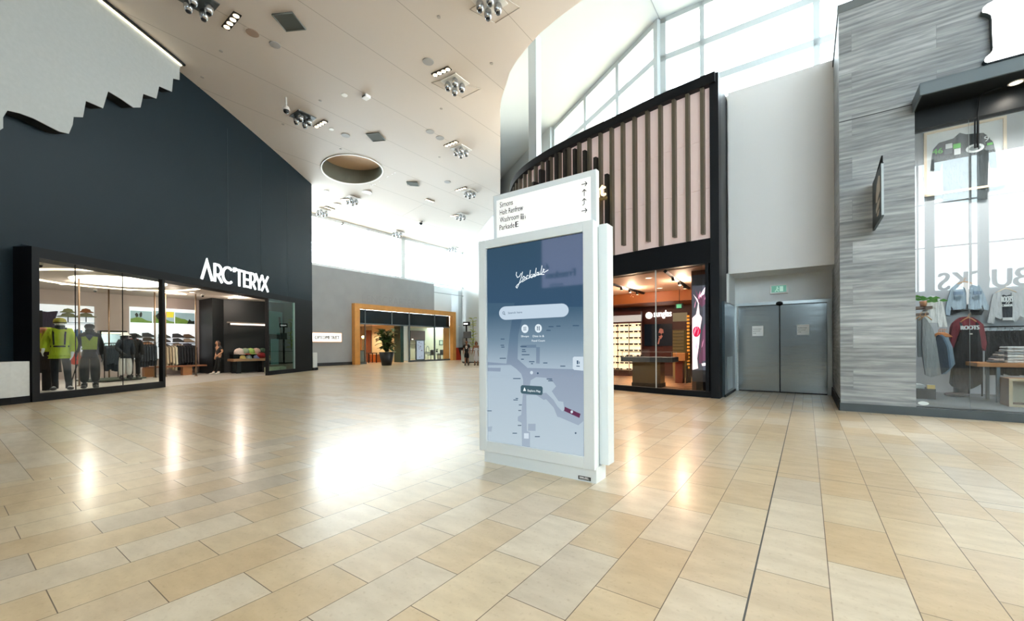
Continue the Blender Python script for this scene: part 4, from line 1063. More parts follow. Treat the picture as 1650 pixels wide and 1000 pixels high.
part(lp, 'pink_print', wm, mat('led_pink', 'f0a0c8', 0.3, emit='f2b0d2', es=1.3))
solo(E, 'wood_screen_wall', 'brown timber panel behind the tall poster screen', 'wall panel', MB().box(lx0-0.06, -2.06, LYD+0.25, LYD+0.35, 0.006, 3.42), mat('brown_timber', '6e452c', 0.45, noise=(4, 0.3)), (lx0, LYD+0.25, 0))
a = E.aty(1094.5, 493, 16.4)
ex_ = thing(E, 'exit_sign', 'small green exit sign hanging in the eyewear shop', 'exit sign', (a.x, 16.4, a.z-0.1))
part(ex_, 'housing', MB().box(a.x-0.14, a.x+0.14, 16.4, 16.45, a.z-0.1, a.z+0.1), m_black)
part(ex_, 'lit_face', MB().box(a.x-0.1, a.x+0.08, 16.39, 16.4, a.z-0.07, a.z+0.07), mat('exit_green_small', '2f7f62', 0.4, emit='3f9f7c', es=0.8))
part(ex_, 'hanger', MB().tube([(a.x, 16.42, a.z+0.1), (a.x, 16.42, 3.42)], 0.01, 6), m_black)

# ------------------------------------------------------------------ service doors
def steel(name, col, rough, aniso=(0.6, 40)):
    m = mat(name, col, rough, 1.0); nodes, links, b = N(m)
    tc = nodes.new('ShaderNodeTexCoord'); mp = nodes.new('ShaderNodeMapping'); mp.inputs['Scale'].default_value = (aniso[0], 1, aniso[1])
    nz = nodes.new('ShaderNodeTexNoise'); nz.inputs['Scale'].default_value = 2.0; nz.inputs['Detail'].default_value = 4
    links.new(tc.outputs['Object'], mp.inputs[0]); links.new(mp.outputs[0], nz.inputs['Vector'])
    rr = nodes.new('ShaderNodeMapRange'); links.new(nz.outputs['Fac'], rr.inputs[0]); rr.inputs[3].default_value = rough*0.75; rr.inputs[4].default_value = rough*1.4
    links.new(rr.outputs[0], b.inputs['Roughness'])
    bp = nodes.new('ShaderNodeBump'); bp.inputs['Strength'].default_value = 0.25; bp.inputs['Distance'].default_value = 0.01
    n2 = nodes.new('ShaderNodeTexNoise'); n2.inputs['Scale'].default_value = 1.1; n2.inputs['Detail'].default_value = 3
    mp2 = nodes.new('ShaderNodeMapping'); mp2.inputs['Scale'].default_value = (0.8, 1, 6); links.new(tc.outputs['Object'], mp2.inputs[0]); links.new(mp2.outputs[0], n2.inputs['Vector'])
    links.new(n2.outputs['Fac'], bp.inputs['Height']); links.new(bp.outputs['Normal'], b.inputs['Normal'])
    return m
m_steel = steel('brushed_steel', '868e92', 0.17)
def dp(px, py): p = E.aty(px, py, DY); return p.x, p.z
dl, dc, dr = dp(1187.5, 560)[0], dp(1256.5, 560)[0], dp(1333.5, 560)[0]; dt = 2.46
dt = (dp(1187, 494)[1] + dp(1333, 486)[1])/2
door = thing(E, 'door_1', 'double stainless steel service doors', None, ((dl+dr)/2, DY, 0)); del door['label']; door['kind'] = 'structure'
fm = MB(); fm.box(dl-0.09, dl, DY-0.04, DY+0.1, 0, dt+0.08); fm.box(dr, dr+0.09, DY-0.04, DY+0.1, 0, dt+0.08); fm.box(dl, dr, DY-0.04, DY+0.1, dt, dt+0.08)
part(door, 'door_frame', fm, mat('frame_steel', 'b9c4c9', 0.3, 0.8))
part(door, 'door_gap', MB().box(dl, dr, DY+0.05, DY+0.1, 0.0, dt), m_hole)
bevel(part(door, 'left_leaf', MB().box(dl+0.008, dc-0.012, DY, DY+0.04, 0.03, dt-0.015), m_steel), 0.004)
bevel(part(door, 'right_leaf', MB().box(dc+0.012, dr-0.008, DY, DY+0.04, 0.03, dt-0.015), m_steel), 0.004)
for (p, q, lb) in (((1212, 525), (1230, 541), 'white paper notice taped to the left steel door'), ((1284, 523), (1304, 539), 'white paper notice taped to the right steel door')):
    a, b_ = dp(*p), dp(*q)
    t = thing(E, 'paper_notice', lb, 'notice', (a[0], DY, b_[1]), 'paper notices on the steel doors')
    part(t, 'sheet', MB().box(a[0], b_[0], DY-0.003, DY-0.0005, b_[1], a[1]), mat('paper', 'e9eef0', 0.7))
    tm = MB(); hh = (a[1]-b_[1])
    for k, s in enumerate(('Authorized', 'personnel', 'only')): text(tm, s, a[0]+0.02, DY-0.003, a[1]-hh*(0.36+0.2*k), hh*0.11, depth=0.0005)
    part(t, 'lettering', tm, mat('notice_ink', '6d757a', 0.6))
a = dp(1256, 489)
t = thing(E, 'motion_sensor', 'black motion sensor dome above the gap of the steel doors', 'sensor', (a[0], DY, a[1]))
part(t, 'housing', MB().ell((a[0], DY-0.05, a[1]), (0.085, 0.07, 0.06), 14), m_black)
part(t, 'back_plate', MB().box(a[0]-0.09, a[0]+0.09, DY-0.02, DY, a[1]-0.02, a[1]+0.06), m_black)
a, b_ = dp(1242, 473), dp(1268.5, 458)
t = thing(E, 'exit_sign', 'green exit sign in a white frame above the steel doors', 'exit sign', (a[0], DY, a[1]))
bevel(part(t, 'white_frame', MB().box(a[0]-0.02, b_[0]+0.02, DY-0.06, DY, a[1]-0.02, b_[1]+0.02), mat('frame_white', 'e8eeee', 0.4)), 0.006)
fc = part(t, 'green_face', MB().box(a[0]+0.02, b_[0]-0.02, DY-0.063, DY-0.06, a[1]+0.02, b_[1]-0.02), mat('exit_green', '5d9f8a', 0.4, emit='6fae9a', es=0.35))
mx_ = (a[0]+b_[0])/2; mz = (a[1]+b_[1])/2
rm = MB(); rm.box(mx_+0.02, mx_+0.1, DY-0.065, DY-0.063, mz-0.07, mz+0.07); stroke(rm, [(mx_-0.09, mz-0.07), (mx_-0.05, mz-0.02), (mx_-0.04, mz+0.03), (mx_+0.0, mz+0.0)], 0.02, DY-0.063, 0.002); stroke(rm, [(mx_-0.05, mz-0.02), (mx_-0.02, mz-0.045), (mx_-0.01, mz-0.075)], 0.018, DY-0.063, 0.002)
rm.prism([(mx_-0.035+0.016*math.cos(q), mz+0.055+0.016*math.sin(q)) for q in [i*PI/5 for i in range(10)]], DY-0.065, DY-0.063)
part(fc, 'running_person_symbol', rm, mat('symbol_pale', 'a9cdbf', 0.4, emit='b5d6c8', es=0.5))
# steel clad left side of the recess, with its grille
side = MB(); side.box(-1.86, -1.70, 12.5, 13.65, 2.46, 3.25)
struct(E, 'wall_recess_upper', side, m_rec)
struct(E, 'wall_recess', MB().box(-1.86, -1.70, 11.76, 13.65, 0, 2.44), mat('dark_steel', '4a575e', 0.3, 0.9))
struct(E, 'baseboard_recess', MB().box(-1.72, -1.685, 11.76, 13.6, 0, 0.06), m_black)
g0, g1 = E.atx(1172, 575, -1.70), E.atx(1180, 628, -1.70)
solo(E, 'steel_kick_plate', 'narrow bright steel plate low on the dark recess wall beside the service doors', 'wall plate', MB().box(-1.70, -1.69, g0.y, min(13.6, g1.y), 0.14, g0.z), mat('bright_steel', 'a9b5ba', 0.3, 0.8), (-1.70, g0.y, 0.14))
# ------------------------------------------------------------------ cloth and body helpers
def garment(P, y, d=0.05, w=0.03, back=0.04, mb=None, mi=0):
    """a hanging piece of clothing: outline in (x,z), puffed towards -y, with a back"""
    mb = mb or MB()
    a = sum(P[i][0]*P[(i+1) % len(P)][1] - P[(i+1) % len(P)][0]*P[i][1] for i in range(len(P)))
    if a < 0: P = P[::-1]
    bm = bmesh.new()
    vs = [bm.verts.new((x, y, z)) for x, z in P]
    f = bm.faces.new(vs)
    bmesh.ops.inset_region(bm, faces=[f], thickness=w*0.45, depth=d*0.65, use_even_offset=True)
    bmesh.ops.inset_region(bm, faces=[f], thickness=w*0.6, depth=d*0.35, use_even_offset=True)
    bmesh.ops.triangulate(bm, faces=[f])
    bm.verts.ensure_lookup_table()
    idx = {v: i for i, v in enumerate(bm.verts)}
    n0 = len(mb.v)
    mb.raw([tuple(v.co) for v in bm.verts], [[idx[v] for v in q.verts] for q in bm.faces], mi, True)
    bm.free()
    n = len(P)
    mb.raw([(x, y, z) for x, z in P] + [(x, y + back, z) for x, z in P], [[i, n+i, n+(i+1) % n, (i+1) % n] for i in range(n)] + [[n+i for i in range(n)][::-1]], mi, False)
    return mb
def cloth(name, col, amt=0.12, sc=(26, 26, 6), rough=0.85):
    """fabric with soft hanging folds"""
    if name in MATS: return MATS[name]
    m = mat(name, col, rough); nodes, links, b = N(m)
    tc = nodes.new('ShaderNodeTexCoord'); mp = nodes.new('ShaderNodeMapping'); mp.inputs['Scale'].default_value = sc
    nz = nodes.new('ShaderNodeTexNoise'); nz.inputs['Scale'].default_value = 0.6; nz.inputs['Detail'].default_value = 4
    links.new(tc.outputs['Object'], mp.inputs[0]); links.new(mp.outputs[0], nz.inputs['Vector'])
    bp = nodes.new('ShaderNodeBump'); bp.inputs['Strength'].default_value = 0.9; bp.inputs['Distance'].default_value = 0.05
    links.new(nz.outputs['Fac'], bp.inputs['Height']); links.new(bp.outputs['Normal'], b.inputs['Normal'])
    c = lin(col); mx = nodes.new('ShaderNodeMix'); mx.data_type = 'RGBA'
    mx.inputs[6].default_value = tuple(v*(1-amt) for v in c[:3]) + (1,); mx.inputs[7].default_value = tuple(min(1, v*(1+amt)) for v in c[:3]) + (1,)
    links.new(nz.outputs['Fac'], mx.inputs[0]); links.new(mx.outputs[2], b.inputs['Base Color'])
    return m
def skin(V, EDG, RAD, root=0, lev=1):
    """one continuous surface grown round a skeleton"""
    me = bpy.data.meshes.new('s'); me.from_pydata(V, EDG, [])
    o = bpy.data.objects.new('s', me); COL.objects.link(o)
    sk = o.modifiers.new('skin', 'SKIN'); sk.use_smooth_shade = True
    for i, r in enumerate(RAD):
        d = me.skin_vertices[0].data[i]; d.radius = (r, r) if not isinstance(r, tuple) else r; d.use_root = (i == root)
    if lev: sb = o.modifiers.new('sub', 'SUBSURF'); sb.levels = lev; sb.render_levels = lev
    bpy.context.view_layer.update()
    dg = bpy.context.evaluated_depsgraph_get()
    e = bpy.data.meshes.new_from_object(o.evaluated_get(dg))
    r = MB(); r.raw([tuple(v.co) for v in e.vertices], [list(p.vertices) for p in e.polygons], 0, True)
    bpy.data.objects.remove(o); bpy.data.meshes.remove(me); bpy.data.meshes.remove(e)
    return r

# ------------------------------------------------------------------ clothing shop on the right, faced in silvered oak
def oak(name, base='90969b', dark='5f666c', light='bcc2c6'):
    m = mat(name, base, 0.5); nodes, links, b = N(m)
    tc = nodes.new('ShaderNodeTexCoord')
    sp = nodes.new('ShaderNodeSeparateXYZ'); links.new(tc.outputs['Object'], sp.inputs[0])
    ad = nodes.new('ShaderNodeMath'); ad.operation = 'ADD'; links.new(sp.outputs[0], ad.inputs[0]); links.new(sp.outputs[1], ad.inputs[1])
    cb = nodes.new('ShaderNodeCombineXYZ'); links.new(ad.outputs[0], cb.inputs[0]); links.new(sp.outputs[2], cb.inputs[1])
    bk = nodes.new('ShaderNodeTexBrick'); links.new(cb.outputs[0], bk.inputs['Vector'])
    for k, v in (('Scale', 1), ('Brick Width', 1.9), ('Row Height', 0.42), ('Mortar Size', 0.0022), ('Mortar Smooth', 0.2), ('Bias', 0)): bk.inputs[k].default_value = v
    bk.offset = 0.37; bk.inputs['Color1'].default_value = (0, 0, 0, 1); bk.inputs['Color2'].default_value = (1, 1, 1, 1); bk.inputs['Mortar'].default_value = (0.4, 0.4, 0.4, 1)
    # each plank its own grain: shift by the plank's random value
    off = nodes.new('ShaderNodeVectorMath'); off.operation = 'MULTIPLY_ADD'; links.new(bk.outputs['Color'], off.inputs[0]); off.inputs[1].default_value = (7.3, 0.0, 3.1); links.new(cb.outputs[0], off.inputs[2])
    mp = nodes.new('ShaderNodeMapping'); mp.inputs['Scale'].default_value = (0.8, 9.0, 1); links.new(off.outputs[0], mp.inputs[0])
    nz = nodes.new('ShaderNodeTexNoise'); nz.inputs['Scale'].default_value = 1.5; nz.inputs['Detail'].default_value = 7; nz.inputs['Roughness'].default_value = 0.62; nz.inputs['Distortion'].default_value = 0.5
    links.new(mp.outputs[0], nz.inputs['Vector'])
    wv = nodes.new('ShaderNodeTexWave'); wv.wave_type = 'BANDS'; wv.bands_direction = 'Y'; wv.inputs['Scale'].default_value = 1.6; wv.inputs['Distortion'].default_value = 7; wv.inputs['Detail'].default_value = 4; wv.inputs['Detail Scale'].default_value = 1.0
    mp2 = nodes.new('ShaderNodeMapping'); mp2.inputs['Scale'].default_value = (0.35, 2.2, 1); links.new(off.outputs[0], mp2.inputs[0]); links.new(mp2.outputs[0], wv.inputs['Vector'])
    mm = nodes.new('ShaderNodeMix'); mm.inputs[0].default_value = 0.1; links.new(nz.outputs['Fac'], mm.inputs[2]); links.new(wv.outputs['Fac'], mm.inputs[3])
    rp = nodes.new('ShaderNodeValToRGB'); links.new(mm.outputs[0], rp.inputs[0])
    el = rp.color_ramp.elements; el[0].position = 0.22; el[0].color = lin(dark); el[1].position = 0.78; el[1].color = lin(light)
    e = el.new(0.5); e.color = lin(base)
    tn = nodes.new('ShaderNodeMapRange'); links.new(bk.outputs['Color'], tn.inputs[0]); tn.inputs[3].default_value = 0.80; tn.inputs[4].default_value = 1.16
    mu = nodes.new('ShaderNodeMix'); mu.data_type = 'RGBA'; mu.blend_type = 'MULTIPLY'; mu.inputs[0].default_value = 1; links.new(rp.outputs[0], mu.inputs[6]); links.new(tn.outputs[0], mu.inputs[7])
    fx = nodes.new('ShaderNodeMix'); fx.data_type = 'RGBA'; links.new(bk.outputs['Fac'], fx.inputs[0]); links.new(mu.outputs[2], fx.inputs[6]); fx.inputs[7].default_value = lin('7d8388')
    links.new(fx.outputs[2], b.inputs['Base Color'])
    bp = nodes.new('ShaderNodeBump'); bp.inputs['Strength'].default_value = 0.12; bp.inputs['Distance'].default_value = 0.004; links.new(nz.outputs['Fac'], bp.inputs['Height']); links.new(bp.outputs['Normal'], b.inputs['Normal'])
    return m
m_oak = oak('silvered_oak')
RY = 10.65; RX0 = 0.55; GX = 1.655; GTOP = 5.30; RTOP = 8.10
CANX = 1.62
mb = MB(); mb.box(RX0, GX, RY, RY+0.2, 0.15, RTOP-0.1); mb.box(GX, 9, RY, RY+0.2, 5.7, 9.6)
mb.box(RX0, RX0+0.2, RY+0.2, 13.95, 0.15, RTOP-0.1)
struct(E, 'wall_right_shop', mb, m_oak)
struct(E, 'trim_7', MB().box(RX0-0.02, GX, RY-0.01, RY+0.2, RTOP-0.12, RTOP+0.05).box(RX0-0.02, RX0+0.2, RY+0.2, 13.9, RTOP-0.12, RTOP+0.05), mat('roof_cap', '6a7276', 0.5))
m_kick = mat('slate_kick', '3b454b', 0.35, noise=(3, 0.25))
struct(E, 'baseboard_shop', MB().box(RX0-0.012, GX+0.01, RY-0.02, RY+0.15, 0, 0.16).box(GX+0.01, 9, RY-0.02, RY+0.3, 0, 0.15), m_kick)
struct(E, 'baseboard_side', MB().box(RX0-0.03, RX0, RY, 13.6, 0, 0.22), m_black)
struct(E, 'trim_8', MB().box(RX0, GX, RY-0.006, RY, 5.785, 5.80), mat('oak_joint', '34393d', 0.6))
# canopy
m_slate = mat('slate_fascia', '5f6d76', 0.45); m_soff = mat('soffit_black', '0a0f11', 0.5, spec=0.25)
can = thing(E, 'shop_canopy', 'black box canopy with grey fascia over the clothing shop window', 'canopy', (CANX, RY, GTOP))
part(can, 'fascia', MB().box(CANX, 9, 9.98, 10.02, 5.64, 5.84).box(CANX, CANX+0.03, 10.02, RY, 5.64, 5.84), m_slate)
part(can, 'top_plate', MB().box(CANX, 9, 9.98, RY, 5.83, 5.85), m_slate)
part(can, 'soffit', MB().box(CANX+0.03, 9, 10.02, RY+0.02, 5.64, 5.66), m_soff)
part(can, 'header_beam', MB().box(GX, 9, RY+0.0, RY+0.2, GTOP, 5.66), m_soff)
cz = E.aty(1640, 168, 10.35)
dl_ = downlight(E, cz.x, 10.42, 5.64, 25, 'small round downlight in the canopy over the clothing shop window', col=(1, 0.9, 0.78), r=0.075)
cab = MB(); q = E.atz(1571, 167, 5.6); cx_ = q.x
cab.tube([(cx_+0.25, 10.45, 5.635), (cx_+0.05, 10.5, 5.63), (cx_-0.01, 10.55, 5.58), (cx_-0.02, 10.6, 5.3), (cx_-0.02, 10.62, 4.75)], 0.012, 8)
solo(E, 'black_cable', 'thin black cable hanging from the canopy in front of the shop glass', 'cable', cab, m_black, (cx_, 10.5, 4.75))
solo(E, 'hanging_bar', 'short dark bar hanging on the glass beneath the canopy', 'hanger', MB().box(cx_-0.055, cx_-0.035, 10.62, 10.64, 4.75, 5.25).box(cx_-0.005, cx_+0.005, 10.62, 10.64, 4.72, 5.25), m_black, (cx_, 10.62, 4.75))
# shop window glass with strong reflections
rw = thing(E, 'shop_window', 'tall glass shop window of the clothing shop under the canopy', 'shop window', (GX, RY+0.08, 0.15))
m_rg = glass('reflective_shop_glass', 'f2f5f6', 1.2, 0.0)
jx = E.aty(1562, 400, RY+0.08).x
part(rw, 'glass_pane', MB().box(GX+0.01, jx-0.003, RY+0.08, RY+0.092, 0.15, GTOP), m_rg)
part(rw, 'glass_pane', MB().box(jx+0.003, 6.5, RY+0.08, RY+0.092, 0.15, GTOP), m_rg)
part(rw, 'glass_joint', MB().box(jx-0.0015, jx+0.0015, RY+0.08, RY+0.092, 0.15, GTOP), mat('seal_grey', '7d888c', 0.5))
s_ = E.aty(1488, 649.5, RY+0.07)
st = thing(E, 'oval_sticker', 'white oval sticker low on the clothing shop glass', 'sticker', (s_.x, RY+0.075, s_.z))
part(st, 'sticker_face', MB().prism([(s_.x+0.075*math.cos(a), s_.z+0.034*math.sin(a)) for a in [i*PI/12 for i in range(24)]], RY+0.073, RY+0.079), mat('sticker_white', 'dfe8ea', 0.6))
# letter R of the shop name: bracketed serifs, back-lit white face
def lp_(px, py, y=RY-0.14): p = E.aty(px, py, y); return (p.x, p.z)
Z = lambda x, y: lp_(1560 + x/7.69, y/7.69)
name = thing(E, 'letter_sign', 'giant white lit letter of the clothing shop name above the canopy', 'sign', (Z(170, 150)[0], RY, 5.9))
stemL, stemR = Z(290, 400)[0], Z(290, 400)[0]+0.30
top = 7.46
Rpts = [Z(165, 165), Z(178, 120), Z(230, 60), Z(340, 5)]
x0 = Rpts[-1][0]; ztop = Rpts[-1][1]+0.02
bot = Z(215, 780); foot = [Z(690, 690)]
P = [Z(240, 160), Z(180, 152), Z(172, 135), Z(182, 100), Z(230, 55), Z(300, 18)]
zt_ = Z(300, 18)[1] + 0.06; xr_ = stemL + 0.95
P += [(stemL+0.25, zt_), (stemL+0.62, zt_+0.02), (xr_-0.08, zt_-0.06), (xr_, zt_-0.22), (xr_-0.03, zt_-0.40), (xr_-0.2, zt_-0.5)]
zb2 = Z(240, 775)[1]
P += [(xr_+0.05, zb2+0.12), (xr_+0.2, zb2+0.06), (xr_+0.2, zb2-0.01), (xr_-0.12, zb2-0.01), (stemL+0.45, zb2+0.44), (stemL+0.36, zb2+0.44), (stemL+0.36, zb2+0.14), (stemL+0.42, zb2+0.05), (stemL+0.42, zb2)]
P += [Z(240, 775), Z(208, 765), Z(200, 742), Z(215, 712), Z(270, 668), Z(300, 630), Z(310, 590), Z(298, 400), Z(296, 240), Z(285, 185)]
part(name, 'lit_face', MB().prism(P, RY-0.15, RY-0.13), mat('letter_lit', 'ffffff', 0.4, emit='ffffff', es=1.5))
sx = 0.0
part(name, 'dark_return', MB().prism(P, RY-0.13, RY-0.02), mat('letter_side', '3a4a4e', 0.5))
# projecting blade sign
b0 = E.aty(1405.5, 335, RY-0.02); yo = E.atx(1420, 335, b0.x).y
bz0, bz1 = E.aty(1412, 368, RY-0.25).z, E.aty(1412, 290, RY-0.25).z
bl = thing(E, 'blade_sign', 'narrow black projecting sign with a pale cut-out on the silvered oak wall', 'sign', (b0.x, RY, bz0))
bx = b0.x; bw = RY - 0.06 - yo; bh = bz1 - bz0
part(bl, 'sign_box', MB().box(bx, bx+0.035, yo, RY-0.06, bz0, bz1), mat('blade_dark', '1d2b30', 0.4))
em = MB()
def bq(u, v): return (RY-0.06-bw*u, bz0+bh*v)
em.prism([bq(*p) for p in ((0.9, 0.80), (0.75, 0.86), (0.55, 0.74), (0.45, 0.58), (0.42, 0.44), (0.6, 0.40), (0.72, 0.47), (0.92, 0.52))], bx-0.004, bx+0.001, ax='x')
em.prism([bq(*p) for p in ((0.9, 0.40), (0.6, 0.38), (0.42, 0.30), (0.46, 0.22), (0.7, 0.24), (0.85, 0.32))], bx-0.004, bx+0.001, ax='x')
em.prism([bq(*p) for p in ((0.85, 0.2), (0.6, 0.2), (0.55, 0.13), (0.72, 0.12))], bx-0.004, bx+0.001, ax='x')
part(bl, 'emblem', em, mat('blade_cream', 'b9afa3', 0.5))
part(bl, 'pale_outer_edge', MB().box(bx+0.002, bx+0.033, yo-0.012, yo, bz0+0.02, bz1-0.02), mat('blade_edge', 'b9c7cf', 0.4))  # plain pale strip along the sign's outer edge
part(bl, 'bracket', MB().tube([(bx+0.018, RY, bz1-0.05), (bx+0.018, yo+0.04, bz1+0.12)], 0.014, 8).tube([(bx+0.018, yo+0.04, bz1+0.12), (bx+0.018, yo+0.04, bz1)], 0.012, 8).box(bx+0.005, bx+0.03, RY-0.08, RY, bz0+0.1, bz0+0.14), m_black)
# interior shell
PZ = 0.15; BY = 14.3
struct(E, 'floor_shop_right', MB().box(GX, 9, RY+0.1, BY, 0, PZ), oak('grey_floorboards', '50585e', '343b40', '6d767b'))
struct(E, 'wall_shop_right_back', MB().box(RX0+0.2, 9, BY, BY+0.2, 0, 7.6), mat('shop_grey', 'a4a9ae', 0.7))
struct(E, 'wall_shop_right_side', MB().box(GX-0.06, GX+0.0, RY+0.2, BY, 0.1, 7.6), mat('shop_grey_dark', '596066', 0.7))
struct(E, 'ceiling_shop_right', MB().box(RX0+0.2, 9, RY+0.2, BY, 7.4, 7.6), mat('shop_ceiling', 'cfd3d6', 0.6))
for k, (x, y) in enumerate(((2.3, 11.9), (3.4, 11.9), (4.8, 12.2))):
    downlight(E, x, y, 7.395, 560, ['high downlight inside the left of the clothing shop', 'high downlight inside the middle of the clothing shop', 'high downlight inside the right of the clothing shop'][k], group='clothing shop downlights', col=(1, 0.95, 0.88), spot=130)
# framed jersey
FY = BY - 0.03
def fp(px, py, y=FY): p = E.aty(px, py, y); return (p.x, p.z)
fx0, fx1 = fp(1488, 260)[0], fp(1621, 260)[0]; fzt = (fp(1488, 214)[1]+fp(1621, 189)[1])/2; fzb = fp(1489, 318)[1]
fr = thing(E, 'framed_jersey', 'dark racing jersey in a white framed case high on the clothing shop wall', 'framed jersey', ((fx0+fx1)/2, FY, fzb))
fm = MB(); w_ = 0.05
fm.box(fx0, fx1, FY-0.06, FY, fzb, fzb+w_).box(fx0, fx1, FY-0.06, FY, fzt-w_, fzt).box(fx0, fx0+w_, FY-0.06, FY, fzb, fzt).box(fx1-w_, fx1, FY-0.06, FY, fzb, fzt)
part(fr, 'frame', fm, mat('frame_birch', 'd8c7ae', 0.5))
part(fr, 'backing_board', MB().box(fx0+w_, fx1-w_, FY-0.015, FY-0.005, fzb+w_, fzt-w_), mat('board_white', 'd5dcdf', 0.6))
J = lambda x, y: fp(1460 + x/4.347, 100 + y/4.347, FY-0.03)
jm = garment([J(*p) for p in ((180, 660), (190, 610), (230, 565), (330, 535), (375, 495), (420, 505), (540, 495), (580, 520), (610, 560), (630, 640), (640, 740), (590, 740), (575, 690), (570, 960), (260, 960), (255, 700), (240, 760), (170, 760))], FY-0.02, 0.03, 0.04, 0.01)
jy = part(fr, 'jersey', jm, cloth('jersey_dark', '363d40'))
pt = MB()
def tx_(s, x, y, h, m=0): p = J(x, y); text(pt, s, p[0], FY-0.052, p[1], h, depth=0.003, mi=m, bold=0.004)
tx_('46', 183, 652, 0.13, 0); tx_('90', 545, 560, 0.13, 1)
a = J(480, 605)
pt.prism([(a[0]+0.15*math.cos(q), a[1]+0.10*math.sin(q)) for q in [i*PI/10 for i in range(20)]], FY-0.055, FY-0.05, 1)
pt.prism([(a[0]+0.1*math.cos(q), a[1]+0.055*math.sin(q)) for q in [i*PI/10 for i in range(20)]], FY-0.058, FY-0.055, 2)
for (x0_, y0_, x1_, y1_, m_) in ((275, 578, 322, 602, 1), (328, 578, 380, 600, 0), (265, 615, 322, 640, 3), (335, 612, 380, 645, 1), (555, 590, 615, 612, 3), (565, 570, 605, 578, 0)):
    p, q = J(x0_, y0_), J(x1_, y1_); pt.box(p[0], q[0], FY-0.054, FY-0.05, q[1], p[1], m_)
part(jy, 'printed_badges', pt, [mat('badge_green', '58b848', 0.6), mat('badge_white', 'd6dcdc', 0.6), mat('badge_grey', '7d878a', 0.6), mat('badge_slate', '5a6468', 0.6)])
# garments: helper maps zoomed outlines of each piece onto its hanging plane
def zp(y, ox=1470, oy=430, k=7.144): return lambda x, v: (lambda p: (p.x, p.z))(E.aty(ox + x/k, oy + v/k, y))
def hanger(t, x, z, y, w=0.2, m=None, name='hanger'):
    hm = MB(); hm.tube([(x-w, y, z-0.10), (x-w*0.4, y, z-0.03), (x, y, z), (x+w*0.4, y, z-0.03), (x+w, y, z-0.10)], 0.011, 6)
    hm.tube([(x, y, z), (x, y, z+0.05), (x+0.02, y, z+0.08), (x+0.035, y, z+0.06)], 0.005, 6)
    return part(t, name, hm, m or mat('hanger_wood', 'b98a55', 0.5))
Y1 = BY - 0.12; g = zp(Y1)
t = thing(E, 'denim_jacket', 'pale blue denim jacket with white lining on the shop back wall', 'jacket', (g(625, 480)[0], Y1, g(625, 490)[1]))
body = garment([g(*p) for p in ((490, 190), (545, 205), (600, 245), (618, 300), (622, 430), (612, 482), (470, 492), (445, 450), (430, 560), (385, 548), (384, 470), (400, 400), (440, 262))], Y1, 0.07, 0.045)
garment([g(*p) for p in ((640, 300), (655, 235), (720, 190), (770, 215), (800, 262), (832, 330), (882, 470), (872, 496), (822, 490), (800, 430), (795, 472), (720, 492), (640, 482))], Y1, 0.07, 0.045, mb=body)
jk = part(t, 'jacket_body', body, cloth('denim_pale', '93a6b5', 0.2))
part(t, 'fleece_lining', garment([g(*p) for p in ((545, 205), (600, 180), (680, 195), (650, 235), (640, 430), (618, 432), (616, 300), (600, 245))], Y1-0.03, 0.04, 0.02), mat('fleece', 'd8d6d6', 0.95))
pk = MB()
for (x0_, y0_, x1_, y1_) in ((465, 288, 575, 300), (690, 285, 785, 297)): p, q = g(x0_, y0_), g(x1_, y1_); pk.box(p[0], q[0], Y1-0.085, Y1-0.07, q[1]-0.04, p[1])
for k in range(4): p = g(660, 300+45*k); pk.lathe([(0.009, -0.005), (0.009, 0.005)], (p[0], Y1-0.08, p[1]), 8)
part(jk, 'pocket_flap', pk, cloth('denim_mid', '7489a0', 0.2))
hanger(t, g(600, 180)[0], g(600, 165)[1], Y1+0.02)
t2 = thing(E, 'folded_jeans', 'dark jeans on a wall bar under the pale denim jacket', 'jeans', (g(620, 540)[0], Y1, g(620, 555)[1]))
part(t2, 'jeans_body', garment([g(*p) for p in ((440, 495), (830, 495), (800, 552), (700, 552), (690, 520), (650, 500), (560, 515), (445, 552))], Y1+0.02, 0.03, 0.03, 0.03), cloth('jean_black', '14181d', 0.2))
t = thing(E, 'grey_cardigan', 'pale grey cardigan hanging over a dark printed tee on the shop back wall', 'cardigan', (g(1080, 600)[0], Y1, g(1080, 640)[1]))
body = garment([g(*p) for p in ((1010, 275), (1030, 330), (1028, 420), (1035, 590), (1010, 600), (950, 575), (942, 652), (862, 642), (885, 520), (905, 400), (930, 312))], Y1, 0.06, 0.04)
garment([g(*p) for p in ((1140, 290), (1240, 300), (1285, 420), (1320, 560), (1285, 585), (1240, 560), (1215, 610), (1175, 632), (1148, 600), (1150, 480), (1140, 330))], Y1, 0.06, 0.04, mb=body)
part(t, 'cardigan_body', body, cloth('knit_grey', 'aab0b4', 0.15))
te = part(t, 'printed_tee', garment([g(*p) for p in ((1020, 330), (1050, 318), (1080, 330), (1120, 318), (1150, 335), (1152, 580), (1032, 582))], Y1, 0.03, 0.02), cloth('tee_navy', '262d36', 0.15))
part(t, 'white_hem', garment([g(*p) for p in ((1035, 580), (1160, 580), (1175, 612), (1040, 612))], Y1, 0.025, 0.01), cloth('cotton_white', 'cfd4d6', 0.1))
pt = MB(); p = g(1018, 405); q = g(1150, 405); text(pt, 'ROOTS', p[0], Y1-0.034, p[1], 0.13, q[0]-p[0], depth=0.003, bold=0.006)
p = g(1066, 425); text(pt, '77', p[0], Y1-0.034, p[1], 0.05, depth=0.003, bold=0.004); p = g(1025, 458); q = g(1145, 458); text(pt, 'CANADA', p[0], Y1-0.034, p[1], 0.055, q[0]-p[0], depth=0.003, bold=0.004)
part(te, 'lettering', pt, mat('print_white', 'c9d0d3', 0.7))
hanger(t, g(1075, 250)[0], g(1075, 245)[1], Y1, 0.16, mat('hanger_pale', 'c9b8a2', 0.5))
